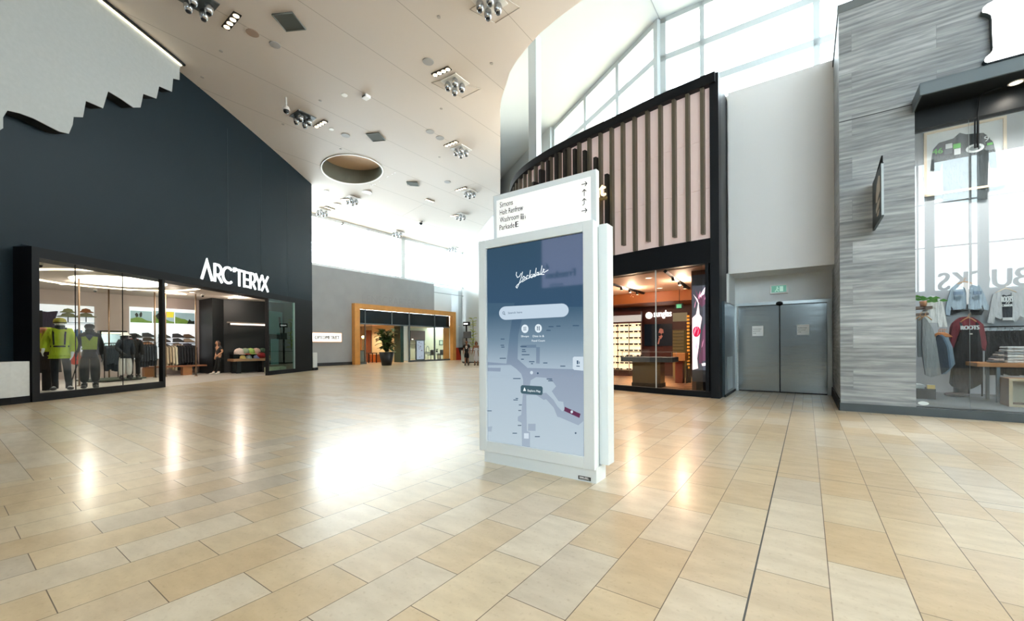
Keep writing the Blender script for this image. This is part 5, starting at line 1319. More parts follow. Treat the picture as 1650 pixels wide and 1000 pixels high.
# dressed form: dark red hoodie under black dungarees
Y2 = 13.35; g = zp(Y2); g2 = zp(Y2, 1470, 550)
t = thing(E, 'dressed_form', 'shop form wearing a dark red hoodie under long black dungarees and boots', 'mannequin', (g(620, 600)[0], Y2, PZ))
body = garment([g(*p) for p in ((520, 605), (560, 578), (620, 570), (690, 580), (750, 612), (812, 662), (832, 760), (852, 880), (836, 965), (800, 930), (770, 830), (740, 740), (560, 740), (520, 790), (490, 880), (470, 935), (440, 890), (446, 760), (452, 690), (475, 645))], Y2, 0.12, 0.06, 0.16)
hd = part(t, 'hoodie', body, cloth('hoodie_red', '701f2c', 0.2))
pt = MB(); p = g(540, 728); q = g(745, 728); text(pt, 'ROOTS', p[0], Y2-0.135, p[1]+0.01, 0.09, q[0]-p[0], depth=0.004, bold=0.008)
part(hd, 'lettering', pt, MATS['print_white'])
body = garment([g(*p) for p in ((548, 722), (742, 722), (765, 830), (782, 1000))] + [g2(*p) for p in ((785, 250), (775, 480), (700, 522), (640, 545), (560, 532), (470, 520), (440, 480), (470, 250), (492, 20))] + [g(510, 850), g(530, 770)], Y2-0.1, 0.1, 0.06, 0.22)
du = part(t, 'dungarees', body, cloth('denim_black', '0b0e12', 0.3))
sm = MB()
for pts in (((530, 640), (556, 655), (566, 725), (545, 725)), ((715, 640), (742, 650), (742, 725), (722, 725))): garment([g(*p) for p in pts], Y2-0.12, 0.02, 0.006, mb=sm)
part(du, 'shoulder_strap', sm, MATS['denim_black'])
p = g(622, 778); q = g(658, 764); part(du, 'bib_label', MB().box(p[0], q[0], Y2-0.215, Y2-0.2, p[1], q[1]), mat('label_pale', 'c5c2b8', 0.7))
bm_ = MB()
for px in (520, 585): a = g2(px, 630); bm_.ell((a[0]-0.06, Y2-0.05, PZ+0.05), (0.17, 0.1, 0.05), 12); bm_.tube([(a[0]+0.02, Y2, PZ+0.02), (a[0]+0.02, Y2, PZ+0.36)], [0.085, 0.09], 10)
part(t, 'boots', bm_, mat('boot_brown', '2a2124', 0.5))
hanger(t, g(628, 585)[0], g(628, 582)[1], Y2-0.1, 0.12)
# left: white sweatshirt, grey coats, denim shirts on wooden hangers
Y3 = 13.0; g = zp(Y3)
t = thing(E, 'white_sweatshirt', 'white sweatshirt hanging on the left wall of the clothing shop below a shelf plant', 'sweatshirt', (g(250, 600)[0], Y3, g(250, 700)[1]))
part(t, 'sweatshirt_body', garment([g(*p) for p in ((60, 560), (120, 505), (180, 400), (215, 330), (262, 335), (340, 392), (372, 520), (402, 690), (300, 692), (295, 640), (200, 640), (140, 700), (70, 700))], Y3, 0.08, 0.05), cloth('sweat_white', 'd6dadb', 0.1))
pt = MB(); p = g(150, 490); q = g(250, 490); text(pt, 'ROOTS', p[0], Y3-0.1, p[1], 0.04, q[0]-p[0], depth=0.003)
part(t, 'lettering', pt, mat('print_brown', '6a5a4c', 0.7))
Y4 = 12.3; g2 = zp(Y4, 1470, 550); g1 = zp(Y4)
for k, (dx, lb) in enumerate(((0, 'long pale grey coat hanging nearest the glass at the left of the clothing shop'), (-62, 'short pale grey coat behind the long one at the left edge of the shop glass'))):
    yy = Y4 + 0.12*k
    P = [g1(*p) for p in ((115 + dx*0.7, 590), (135 + dx*0.7, 575), (170 + dx*0.7, 610), (240 + dx, 720))] + [g2(*p) for p in ((275 + dx, 10), (330 + dx*1.2 - 30*k, 380 - 190*k), (210 + dx, 412 - 230*k), (150 + dx, 380 - 200*k), (118 + dx*0.6, 170), (112 + dx*0.6, 60))]
    t = thing(E, 'grey_coat', lb, 'coat', (P[0][0], yy, P[6][1]), 'grey coats on the left rail')
    part(t, 'coat_body', garment(P, yy, 0.07, 0.035, 0.05), cloth('coat_grey', '94989b', 0.15))
    hanger(t, P[1][0]+0.02, P[1][1]+0.03, yy, 0.1)
for k in range(4):
    yy = Y4 + 0.25 + 0.11*k; g2k = zp(yy, 1470, 550); g1k = zp(yy)
    dx = 22*k - 25
    P = [g1k(*p) for p in ((300 + dx, 800), (330 + dx, 780), (370 + dx, 810))] + [g2k(*p) for p in ((420 + dx, 60), (450 + dx*1.0, 310 - 18*k), (400 + dx, 350 - 10*k), (345 + dx, 378), (322 + dx, 250), (300 + dx, 60))]
    t = thing(E, 'denim_shirt', ['front denim shirt on a wooden hanger beside the long grey coat', 'second denim shirt behind the front one beside the grey coat', 'third denim shirt of the row beside the grey coat', 'rearmost denim shirt of the row, nearest the red hoodie form'][k], 'shirt', (P[0][0], yy, P[5][1]), 'denim shirts on wooden hangers')
    part(t, 'shirt_body', garment(P, yy, 0.05, 0.03, 0.04), cloth(['denim_navy', 'denim_blue', 'denim_light', 'denim_dusty'][k], ['2c3846', '5d7388', '7f95a8', '8a9eb0'][k], 0.25))
    hanger(t, P[1][0], P[1][1]+0.05, yy, 0.12, mat('hanger_orange', 'b9743c', 0.5))
# shelf with plant top left
g = zp(12.9); a, b_ = g(40, 460), g(215, 430)
t = thing(E, 'wall_shelf', 'dark wooden wall shelf at the left of the clothing shop', 'shelf', (a[0], 12.9, a[1]-0.02))
part(t, 'shelf_board', MB().box(GX+0.001, b_[0], 12.75, 13.0, a[1]-0.06, a[1]), mat('walnut', '5c4434', 0.5)); part(t, 'lower_board', MB().box(GX+0.001, b_[0]-0.06, 12.75, 13.0, a[1]-0.2, a[1]-0.15), mat('walnut'))
t = thing(E, 'potted_trailing_plant', 'green trailing plant on the wall shelf of the clothing shop', 'plant', (a[0]+0.1, 12.9, a[1]))
part(t, 'pot', MB().lathe([(0.05, 0), (0.07, 0.12), (0.06, 0.12)], (a[0]+0.12, 12.88, a[1]), 14), mat('terracotta', 'a0714f', 0.7))
lf = MB()
for k in range(16):
    an = random.uniform(-0.5, 2.6); r = random.uniform(0.1, 0.34); x, z = a[0]+0.1+r*math.cos(an), a[1]+0.12+r*0.35*math.sin(an)
    y = 12.86 - random.uniform(0, 0.15)
    lf.raw([(x-0.07, y, z), (x, y-0.02, z+0.035), (x+0.08, y, z-0.01), (x, y-0.01, z-0.03)], [(0, 3, 2, 1)], 0, True)
part(t, 'foliage', lf, mat('leaf_bright', '4f9a2f', 0.5))
# rail of dark trousers at the right
Y5 = 13.7; g = zp(Y5)
r0 = g(800, 690)
rt = thing(E, 'clothes_rail', 'black steel clothes rail right of the red hoodie form', 'clothes rail', (r0[0], Y5, PZ))
part(rt, 'bar', MB().tube([(r0[0], Y5, r0[1]), (6.2, Y5, r0[1])], 0.014, 8), m_black)
part(rt, 'post', MB().tube([(r0[0], Y5, PZ), (r0[0], Y5, r0[1])], 0.014, 8), m_black)
for k in range(11):
    x = r0[0] + 0.12 + 0.115*k; z1 = r0[1]-0.09; z0 = z1 - 0.98
    light_ = k >= 9
    lb = ('one of the black trousers clipped on the rail beside the hoodie form' if not light_ else ['left of two pale blue jeans at the right end of the trouser rail', 'right of two pale blue jeans at the right end of the trouser rail'][k-9])
    t = thing(E, 'hanging_trousers', lb, 'trousers', (x, Y5, z0), 'black trousers on the rail' if not light_ else 'pale jeans on the rail')
    part(t, 'trousers_body', garment([(x-0.055, z1), (x+0.055, z1), (x+0.065, z0), (x-0.06, z0+0.02*(k % 3))], Y5-0.06, 0.05, 0.025, 0.14), cloth('trouser_black', '0a0c0f', 0.3) if not light_ else cloth('jean_pale', '8d9cab', 0.2))
    part(t, 'clip_hanger', MB().box(x-0.05, x+0.05, Y5-0.02, Y5-0.005, z1, z1+0.02).tube([(x, Y5, z1+0.02), (x, Y5, z1+0.10)], 0.006, 6), mat('chrome', 'c5c8ca', 0.2, 0.9))
# display table, folded clothes, crate
Y6 = 12.35; g2 = zp(Y6, 1470, 550)
a, b_ = g2(760, 285), g2(1085, 300)
tb = thing(E, 'display_table', 'oak topped display table on a steel leg inside the clothing shop', 'table', (b_[0], Y6, PZ))
tz = a[1]+0.02
bevel(part(tb, 'tabletop', MB().box(a[0]-0.02, a[0]+2.2, Y6, Y6+0.75, tz-0.03, tz+0.05), mat('table_oak', 'b07c4a', 0.45, noise=(5, 0.2))), 0.006)
lx = g2(1000, 500)[0]
for (x, y) in ((lx, Y6+0.06), (lx, Y6+0.66), (lx+1.4, Y6+0.06), (lx+1.4, Y6+0.66)):
    part(tb, 'leg', MB().box(x-0.025, x+0.025, y-0.025, y+0.025, PZ, tz-0.03), mat('leg_steel', '56666e', 0.35, 0.6))
cl_ = [('d4d7d8', 'white'), ('c9cdd0', 'pale grey'), ('dcdedf', 'white'), ('aab0b4', 'grey'), ('d0d3d5', 'white'), ('b9bdc0', 'grey')]
x0_ = g2(1110, 300)[0]
ords = ['bottom', 'second from bottom', 'third from bottom', 'third from top', 'second from top', 'top']
for k, (c, w_) in enumerate(cl_):
    z = tz + 0.05 + 0.055*k
    t = thing(E, 'folded_sweater', '%s folded sweater, %s of the stack on the oak display table' % (w_, ords[k]), 'sweater', (x0_+0.3, Y6+0.3, z), 'folded stack on the display table')
    mbx = MB().box(x0_+0.01*(k % 2), x0_+0.55, Y6+0.12, Y6+0.55, z+0.001, z+0.053); bevel(part(t, 'folded_body', mbx, cloth('fold_'+c, c, 0.1)), 0.022, 3)
for k in range(5):
    z = tz + 0.05 + 0.045*k
    t = thing(E, 'folded_plaid_shirt', 'patterned folded shirt, %s in the small stack at the table end' % ['bottom', 'second from bottom', 'middle', 'second from top', 'top'][k], 'shirt', (x0_-0.1, Y6+0.3, z), 'patterned folded shirts')
    bevel(part(t, 'folded_body', MB().box(x0_-0.2+0.03*k, x0_-0.02, Y6+0.12, Y6+0.45, z+0.001, z+0.044), mat('plaid_%d' % (k % 2), ['5a5d61', 'b3a9a6'][k % 2], 0.9, noise=(40, 0.7))), 0.018, 3)
c0x = g2(1018, 420)[0]+0.04; Y7 = 11.75; g3 = zp(Y7, 1470, 550)
cx0, cx1 = g3(1112, 500)[0], g3(1112, 500)[0]+0.75; cz0, cz1 = PZ, g3(1112, 425)[1]
cr_ = thing(E, 'wooden_crate', 'open wooden display crate with pale edges in front of the oak table', 'crate', ((cx0+cx1)/2, Y7+0.25, PZ))
fm = MB(); e_ = 0.045
fm.box(cx0, cx0+e_, Y7, Y7+0.45, cz0, cz1).box(cx1-e_, cx1, Y7, Y7+0.45, cz0, cz1).box(cx0+e_, cx1-e_, Y7, Y7+0.45, cz0, cz0+e_).box(cx0+e_, cx1-e_, Y7, Y7+0.45, cz1-e_, cz1)
part(cr_, 'shell', fm, mat('crate_brown', '7d5a3e', 0.5, noise=(6, 0.2)))
fm = MB(); fm.box(cx0, cx0+e_, Y7-0.012, Y7, cz0, cz1).box(cx1-e_, cx1, Y7-0.012, Y7, cz0, cz1).box(cx0+e_, cx1-e_, Y7-0.012, Y7, cz0, cz0+e_).box(cx0+e_, cx1-e_, Y7-0.012, Y7, cz1-e_, cz1)
part(cr_, 'pale_edge', fm, mat('maple', 'd9c6a4', 0.5))
part(cr_, 'back_panel', MB().box(cx0+e_, cx1-e_, Y7+0.42, Y7+0.45, cz0+e_, cz1-e_), mat('cream_board', 'c9c1a8', 0.6))
# low bench with a brass block
g3 = zp(12.4, 1470, 550); a, b_ = g3(75, 560), g3(272, 430)
t = thing(E, 'low_bench', 'low black bench with a pale cushion under the grey coats', 'bench', (a[0], 12.4, PZ))
bx0 = max(GX+0.02, a[0]-0.05)
part(t, 'bench_body', MB().box(bx0, b_[0], 12.4, 12.9, PZ, PZ+0.22), m_black); part(t, 'cushion', MB().box(bx0, b_[0]-0.17, 12.42, 12.88, PZ+0.22, PZ+0.30), mat('cushion_pale', 'b9c1c4', 0.8))
t = thing(E, 'brass_block', 'small square brass block on the end of the low black bench', 'ornament', (b_[0]-0.07, 12.45, PZ+0.22))
part(t, 'block', MB().box(b_[0]-0.13, b_[0]-0.01, 12.41, 12.5, PZ+0.22, PZ+0.30), mat('brass', 'c8a862', 0.3, 0.7))
# ------------------------------------------------------------------ black storefront (left): portal, letters, panel
t = thing(L, 'shop_portal', 'deep black steel portal framing the outdoor clothing shop on the left', 'shop front', (LX0, 0, 0))
xm = L.aty(262, 540, 0.05).x          # post between glazing and open doorway
xd = L.aty(431, 540, 0.05).x          # far side of the doorway
xe_ = L.aty(474.5, 540, 0.05).x       # glass meets the black end panel
ZH = 3.62
LXP = L.aty(503.5, 545, 0.0).x       # far end of the portal
part(t, 'left_post', MB().box(LX0, LX0+0.16, 0, YW+0.1, 0, HD), m_black)
part(t, 'header_beam', MB().box(LX0+0.16, LXP, 0, YW+0.12, ZH, HD), m_black)
part(t, 'sloped_trim', MB().prism([(0.0, HD), (YW, HD), (YW, HD+0.1)], LX0+0.16, LXP, ax='x'), mat('portal_trim', '39464c', 0.4))
part(t, 'end_panel', MB().box(xe_, LXP, 0, YW+0.1, 0, ZH), m_black)
part(t, 'doorway_post', MB().box(xm-0.05, xm+0.05, 0.0, 0.14, 0, ZH), m_black)
part(t, 'doorway_post', MB().box(xd-0.04, xd+0.04, 0.0, 0.14, 0, ZH), m_black)
part(t, 'sill', MB().box(LX0+0.16, xm, 0.0, 0.16, 0, 0.2), m_black); part(t, 'sill', MB().box(xd, xe_, 0.0, 0.16, 0, 0.2), m_black)
part(t, 'door_rail', MB().box(xe_-0.05, xe_, 0.02, 0.12, 0.2, ZH), mat('rail_pale', '9fb0ae', 0.4, 0.5))
sg = thing(L, 'shop_window', 'wide glass window of the outdoor clothing shop with mannequins behind it', 'shop window', (LX0+0.2, 0.06, 0.2), None)
m_ag = glass('outdoor_shop_glass', 'f4f8f7', 0.1, 0.0)
xs_ = [LX0+0.16, L.aty(122, 540, 0.06).x, L.aty(198, 540, 0.06).x, xm-0.05]
for a, b_ in zip(xs_, xs_[1:]): part(sg, 'glass_pane', MB().box(a+0.004, b_-0.004, 0.06, 0.072, 0.2, ZH), m_ag)
for x in xs_[1:3]: part(sg, 'glass_joint', MB().box(x-0.006, x+0.006, 0.055, 0.077, 0.2, ZH), m_black)
sg2 = thing(L, 'shop_window', 'narrow greenish glass window right of the open doorway with dummies inside', 'shop window', (xd, 0.06, 0.2), None)
part(sg2, 'glass_pane', MB().box(xd+0.04, xe_-0.05, 0.06, 0.072, 0.2, ZH), glass('green_glass', 'b9d6cf', 1.4, 0.05))
# shop letters (monoline capitals, no crossbar in the first letter)
lt_ = thing(L, 'shop_letter_sign', 'white capital letters of the outdoor brand mounted on the black shop wall', 'sign', (L.aty(322, 446, 0.02).x, 0.02, HD))
def zl(x, y): p = L.aty(310 + x/8.25, 400 + y/8.25, 0.02); return (p.x, p.z)
lm_ = MB()
hb = HD + 0.02; ht = (zl(185, 168)[1]); Hh = ht - hb
X = lambda x: zl(x, 400)[0]
SW = Hh*0.125
def ls_(pts, w=SW): stroke(lm_, pts, w, 0.02, 0.05)
def seg(x0, x1): return X(x0), X(x1)
ft = hb
a0, a1 = seg(102, 268); am = X(185)
ls_([(a0+SW*0.5, ft), (am, ft+Hh*0.98), (a1-SW*0.5, ft)])
def letR(x0, x1):
    w = x1-x0; ls_([(x0+SW/2, ft), (x0+SW/2, ft+Hh)]); r = Hh*0.27
    ls_([(x0+SW/2, ft+Hh-SW/2)] + [(x0+w*0.42 + (w*0.42)*math.cos(q), ft+Hh-SW/2-r+r*math.sin(q)) for q in [PI/2 - PI*i/12 for i in range(13)]] + [(x0+SW/2, ft+Hh-SW/2-2*r)])
    ls_([(x0+w*0.4, ft+Hh*0.42), (x1-SW*0.4, ft)])
letR(*seg(278, 395))
x0, x1 = seg(388, 528); cxr = (x0+x1)/2+(x1-x0)*0.06; rx = (x1-x0)*0.5
ls_([(cxr + rx*math.cos(math.radians(q)), ft+Hh/2 + (Hh/2-SW/2)*math.sin(math.radians(q))) for q in range(48, 316, 12)])
x0, x1 = seg(537, 555); lm_.prism([(x0, ft+Hh*1.02), (x1+0.03, ft+Hh*1.02), (x0+0.05, ft+Hh*0.76), (x0, ft+Hh*0.76)], -0.07, 0.02)
x0, x1 = seg(560, 668); ls_([(x0, ft+Hh-SW/2), (x1, ft+Hh-SW/2)]); ls_([((x0+x1)/2, ft), ((x0+x1)/2, ft+Hh-SW)])
x0, x1 = seg(672, 745); ls_([(x0+SW/2, ft), (x0+SW/2, ft+Hh)])
for f in (0.08, 0.5, 0.92): ls_([(x0+SW/2, ft+Hh*f), (x1, ft+Hh*f)])
letR(*seg(755, 838))
x0, x1 = seg(832, 925); ls_([(x0, ft+Hh), ((x0+x1)/2, ft+Hh*0.45), (x1, ft+Hh)]); ls_([((x0+x1)/2, ft), ((x0+x1)/2, ft+Hh*0.5)])
x0, x1 = seg(912, 998); ls_([(x0, ft), (x1, ft+Hh)]); ls_([(x0, ft+Hh), (x1, ft)])
part(lt_, 'letters', lm_, mat('letters_white', 'f4f7f8', 0.4, emit='f4f8fa', es=0.85))
# pale mountain-edged panel with a light cove
YP = YW - 0.40
def z1_(x, y): p = L.aty(x/3.125, y/3.125, YP); return (p.x, p.z)
edge = [(905, 345), (904, 402), (872, 395), (866, 462), (802, 434), (788, 496), (722, 472), (708, 541), (672, 541), (610, 498), (545, 459), (519, 545), (478, 527), (433, 508), (418, 590), (371, 588), (366, 628), (347, 673), (300, 662), (240, 632), (170, 596), (100, 570), (38, 556), (16, 590), (16, 645), (0, 655), (-60, 700), (-160, 640), (-300, 720)]
low_ = [z1_(*p) for p in edge]
xr_ = low_[0][0]
def ctop(x): return zc(E.loc(*L.w((x, YP))[:2])[0])
P = low_ + [(low_[-1][0], ctop(low_[-1][0]) - 0.06)] + [(x, ctop(x) - 0.06) for x in (-2, -1, 0)] + [(xr_ + 0.05, ctop(xr_) - 0.06)]
m_mtn = mat('pale_felt_panel', 'a6a9a7', 0.85, noise=(9, 0.09))
t = thing(L, 'mountain_panel', 'huge pale wall panel with a jagged mountain-shaped lower edge on the black wall', 'wall panel', (xr_, YP, 6.4))
part(t, 'panel_face', MB().prism(P, YP, YP+0.03), m_mtn)
part(t, 'panel_core', MB().prism([(x, z - (0.1 if z > 11 else 0)) for x, z in P], YP+0.03, YW), mat('panel_core', '0c0f12', 0.7))
xx_ = [xr_ + 0.03, 0, -1, -2, -4, -8]
cl = MB(); cl.tube([(x, YP-0.03, ctop(x)-0.10) for x in xx_], 0.028, 6)
part(t, 'cove_light', cl, mat('cove_warm', 'ffffff', 0.4, emit='fff0c4', es=4.0))
cl = MB(); cl.tube([(x + (0.1 if k == 0 else 0), YP-0.07, ctop(x)-0.03) for k, x in enumerate(xx_)], 0.045, 6)
part(t, 'cove_trim', cl, m_black)
# low pale plinth left of the portal
a, b_, c = L.atz(48, 648), L.atz(15, 650.5), L.atz(-60, 656)
zt_ = L.aty(48, 583, a.y).z
pl = thing(L, 'stone_plinth', 'low pale stone plinth with a black base at the left edge of the portal', 'plinth', (LX0-0.4, 0.2, 0))
fp_ = [(LX0-0.02, 0.03), (LX0-0.42, 0.0), (LX0-2.4, 0.28), (LX0-2.4, YW-0.005), (LX0-0.02, YW-0.005)]
part(pl, 'base', MB().prism(fp_, 0, 0.17, ax='z'), m_black)
ins = [(LX0-0.02, 0.045), (LX0-0.42, 0.015), (LX0-2.4, 0.295), (LX0-2.4, YW-0.005), (LX0-0.02, YW-0.005)]
part(pl, 'block', MB().prism(ins, 0.17, 1.02, ax='z'), mat('pale_stone', 'c6c7c4', 0.8, noise=(14, 0.10)))
# second plinth by the far end
pp = L.aty(505, 585, 0.2)
pl2 = thing(L, 'stone_plinth', 'low pale stone plinth at the far end of the black shop wall', 'plinth', (LXP+0.2, 0.3, 0))
part(pl2, 'base', MB().box(LXP+0.02, LXP+0.5, -0.05, 0.5, 0, 0.15), m_black); part(pl2, 'block', MB().box(LXP+0.02, LXP+0.46, -0.02, 0.5, 0.15, 1.0), MATS['pale_stone'])

# ------------------------------------------------------------------ inside the outdoor shop (E axes)
SX = -25.9       # back wall
CZ = 3.80
Lp = lambda x, y=0.2: E.loc(*L.w((x, y))[:2])
pA, pB = Lp(-8.0), Lp(9.3)
struct(E, 'floor_outdoor_shop', MB().prism([Lp(LX0, 0.16), Lp(LXR, 0.16), (SX, pB[1]+1), (SX-2, 14), (SX-2, -4)], 0.0, 0.008, ax='z'), mat('shop_concrete', 'bcb5ad', 0.35, noise=(1.5, 0.1)))
struct(E, 'ceiling_outdoor_shop', MB().prism([Lp(LX0+0.05, 0.62), Lp(LXR-0.1, 0.62), (SX, pB[1]+1), (SX-2, 14), (SX-2, -6), Lp(LX0-2.5, 0.9)], CZ, CZ+0.1, ax='z'), mat('shop_ceiling_warm', 'c9bdb2', 0.6))
struct(E, 'wall_outdoor_back', MB().box(SX-0.2, SX, -6, 14, 0, CZ+0.05), mat('pinkish_plaster', 'b3a6a0', 0.75, noise=(0.8, 0.18)))
struct(E, 'wall_outdoor_side', MB().box(SX, -17.2, -3.2, -3.0, 0, CZ), mat('pinkish_plaster'))
bc = E.atz(342, 479.7, CZ); bx_ = bc.x; by_ = bc.y
struct(E, 'wall_outdoor_black', MB().prism([(SX, E.atx(321, 540, SX).y), (bx_, by_), (bx_-0.3, by_+0.6), Lp(LXR-0.6, 1.2), Lp(LXR-0.3, 3.5), (SX-1, by_+4)], 0, CZ, ax='z'), mat('matt_black', '0d0f11', 0.55))
# lights in the ceiling: oval luminous disc and the slim ring round it
def cp(px, py, z=CZ): return E.atz(px, py, z)
def zs_(x, y): return (50 + x/5.69, 400 + y/5.69)
c1_, c2_ = cp(*zs_(345, 255)), cp(*zs_(1255, 330)); cm = (c1_+c2_)/2
n1, n2 = cp(*zs_(700, 243)), cp(*zs_(860, 346))
ax_ = (c2_-c1_); rl = ax_.length/2; ax_.normalize(); ay_ = Vector((-ax_.y, ax_.x, 0)); rw_ = abs((n2-n1).dot(ay_))/2
cm = cm + ay_*((n1+n2)/2-cm).dot(ay_)
ol = thing(E, 'luminous_ceiling_disc', 'large glowing oval ceiling light of the outdoor shop inside its slim ring', 'ceiling light', (cm.x, cm.y, CZ))
def ov(r1, r2, n=48, c=None): c = c or cm; return [(c.x+ax_.x*r1*math.cos(q)+ay_.x*r2*math.sin(q), c.y+ax_.y*r1*math.cos(q)+ay_.y*r2*math.sin(q)) for q in [2*PI*i/n for i in range(n)]]
part(ol, 'diffuser', MB().prism(ov(rl, rw_), CZ-0.03, CZ-0.012, ax='z'), mat('disc_glow', 'ffffff', 0.5, emit='fff1dc', es=4.5))
part(ol, 'rim', MB().prism(ov(rl+0.03, rw_+0.03), CZ-0.012, CZ-0.001, ax='z'), m_plate_w)
r2_ = cp(*zs_(1605, 350)); ro = (r2_-cm).dot(ax_); k1, k2 = cp(*zs_(700, 200)), cp(*zs_(900, 376)); rwo = rw_ + (ro-rl)*1.0
rwo = abs((k1-k2).dot(ay_))/2; cm2 = cm + ay_*((k1+k2)/2-cm).dot(ay_)
rg = MB(); A_, B_ = ov(ro, rwo, 72, cm2), ov(ro-0.16, rwo-0.16, 72, cm2)
for i in range(72):
    j = (i+1) % 72
    q = [A_[i], A_[j], B_[j], B_[i]]
    rg.raw([(x, y, CZ-0.03) for x, y in q] + [(x, y, CZ-0.004) for x, y in q], [(3, 2, 1, 0), (4, 5, 6, 7), (0, 1, 5, 4), (2, 3, 7, 6)])
rt_ = thing(E, 'ring_light', 'slim glowing ring light round the oval ceiling disc of the outdoor shop', 'ceiling light', (cm.x, cm.y-0.01, CZ))
part(rt_, 'glowing_ring', rg, mat('ring_glow', 'ffffff', 0.5, emit='ffe9c8', es=3.5))
for k, (x, y) in enumerate((zs_(290, 328), zs_(903, 382), zs_(1402, 420), zs_(1476, 402))):
    p = cp(x, y); 
    for j in (-0.12, 0.12):
        q = p + Vector((j*0.3, j, 0))
    downlight(E, p.x, p.y, CZ-0.001, 0, ['pair spot near the window end of the outdoor shop ceiling', 'ceiling spot behind the pale hat mannequin', 'ceiling spot left of the black wall', 'ceiling spot nearest the black wall corner'][k], group='outdoor shop ceiling spots', r=0.1)
for k, (x, y) in enumerate(((525, 392), (592, 377), (540, 0))):
    if y == 0: continue
    p = cp(250 + x/4.348, 390 + y/4.348)
    downlight(E, p.x, p.y, CZ-0.001, 0, ['left ceiling spot in front of the black wall', 'right ceiling spot in front of the black wall'][k], group='outdoor shop ceiling spots', r=0.1)
for k, (x, y) in enumerate((zs_(85, 135), zs_(587, 374), zs_(1573, 421))):
    p = cp(x, y)
    tt_ = thing(E, 'dome_camera', ['small dark ceiling camera near the left post of the outdoor shop', 'small dark ceiling camera behind the ring light', 'small dark ceiling camera by the black wall corner'][k], 'camera', (p.x, p.y, CZ), 'outdoor shop cameras')
    part(tt_, 'mount', MB().lathe([(0.07, 0), (0.06, -0.06)], (p.x, p.y, CZ), 12), m_plate_w); part(tt_, 'dome', MB().lathe([(0.055, 0), (0.04, -0.05), (0, -0.07)], (p.x, p.y, CZ-0.06), 12), MATS['smoked_dome'])
# white display walls
def bp2(px, py, x=SX+0.06): return E.atx(px, py, x)
m_bw = mat('display_white', 'eef2f6', 0.5, emit='eef4fb', es=0.55)
a, b_ = bp2(50, 540), bp2(152, 550); z0, z1 = bp2(100, 548).z, bp2(100, 491).z
dw = thing(E, 'backlit_display_wall', 'backlit white display wall with caps and packs behind the yellow mannequin', 'display wall', (SX+0.06, b_.y, z0))
part(dw, 'white_panel', MB().box(SX, SX+0.05, a.y-1.5, b_.y, z0-0.5, z1), m_bw)
part(dw, 'shelf', MB().box(SX+0.05, SX+0.3, a.y-1.5, b_.y, bp2(110, 519).z-0.015, bp2(110, 519).z), mat('shelf_grey', '7d8489', 0.4))
part(dw, 'timber_rail', MB().box(SX+0.05, SX+0.4, a.y+1.2, b_.y, bp2(115, 553).z-0.12, bp2(115, 548).z), mat('rail_walnut', '5a3d2a', 0.5))
a2, b2 = bp2(209, 540), bp2(316.5, 550); z2, z3 = bp2(240, 578).z, bp2(260, 498).z
dw2 = thing(E, 'backlit_display_wall', 'backlit white shoe wall with landscape pictures above the clothes rails', 'display wall', (SX+0.06, b2.y, z2))
part(dw2, 'white_panel', MB().box(SX, SX+0.05, a2.y, b2.y, z2, z3+0.05), m_bw)
# landscape pictures
def picture(p0, p1, label, kind):
    a, b_ = bp2(*p0), bp2(*p1)
    tt_ = thing(E, 'landscape_picture', label, 'picture', (SX+0.055, a.y, b_.z), 'landscape pictures on the shoe wall')
    x = SX+0.052
    part(tt_, 'sky_print', MB().box(x, x+0.01, a.y, b_.y, b_.z, a.z), mat('pic_sky', '7f9aa0', 0.5, emit='8fa9ae', es=0.5, noise=(2, 0.2)))
    w, h = b_.y-a.y, a.z-b_.z
    def q(u, v): return (a.y+w*u, b_.z+h*v)
    g1 = MB().prism([q(0, 0), q(1, 0), q(1, 0.12), q(0.75, 0.2), q(0.5, 0.42), q(0.3, 0.46), q(0.0, 0.62 if kind else 0.3)], x+0.01, x+0.013, ax='x')
    part(tt_, 'hillside_print', g1, mat('pic_green', '5f7f35', 0.5, emit='6b8a3a', es=0.35, noise=(9, 0.5)))
    d = MB()
    if kind == 0: d.prism([q(0.25, 0.45), q(0.2, 0.7), q(0.28, 0.85), q(0.36, 0.7), q(0.36, 0.5)], x+0.013, x+0.016, ax='x'); d.prism([q(0.42, 0.45), q(0.4, 0.72), q(0.48, 0.95), q(0.54, 0.8), q(0.52, 0.5)], x+0.013, x+0.016, ax='x')
    elif kind == 1: d.prism([q(0.2, 0.3), q(0.1, 0.6), q(0.3, 0.95), q(0.5, 0.6), q(0.45, 0.3)], x+0.013, x+0.016, ax='x')
    else: d.prism([q(0.6, 0), q(1, 0), q(1, 0.3), q(0.85, 0.26), q(0.72, 0.45), q(0.66, 0.2)], x+0.013, x+0.016, ax='x')
    part(tt_, 'figure_print', d, mat('pic_dark', '1f2c25', 0.5))
    if kind == 1: part(tt_, 'yellow_print', MB().prism([q(0.62, 0.5), q(0.95, 0.5), q(0.98, 0.98), q(0.62, 0.98)], x+0.013, x+0.016, ax='x'), mat('pic_yellow', 'd9d23a', 0.5, emit='d9d23a', es=0.3))
picture((210, 500), (245, 520), 'mountain picture with two climbers, leftmost on the shoe wall', 0)
picture((247, 500.5), (281, 521), 'picture with a yellow tent between the other two landscapes', 1)
picture((282, 503), (313.5, 522), 'green hillside picture, rightmost on the shoe wall next to the black wall', 2)
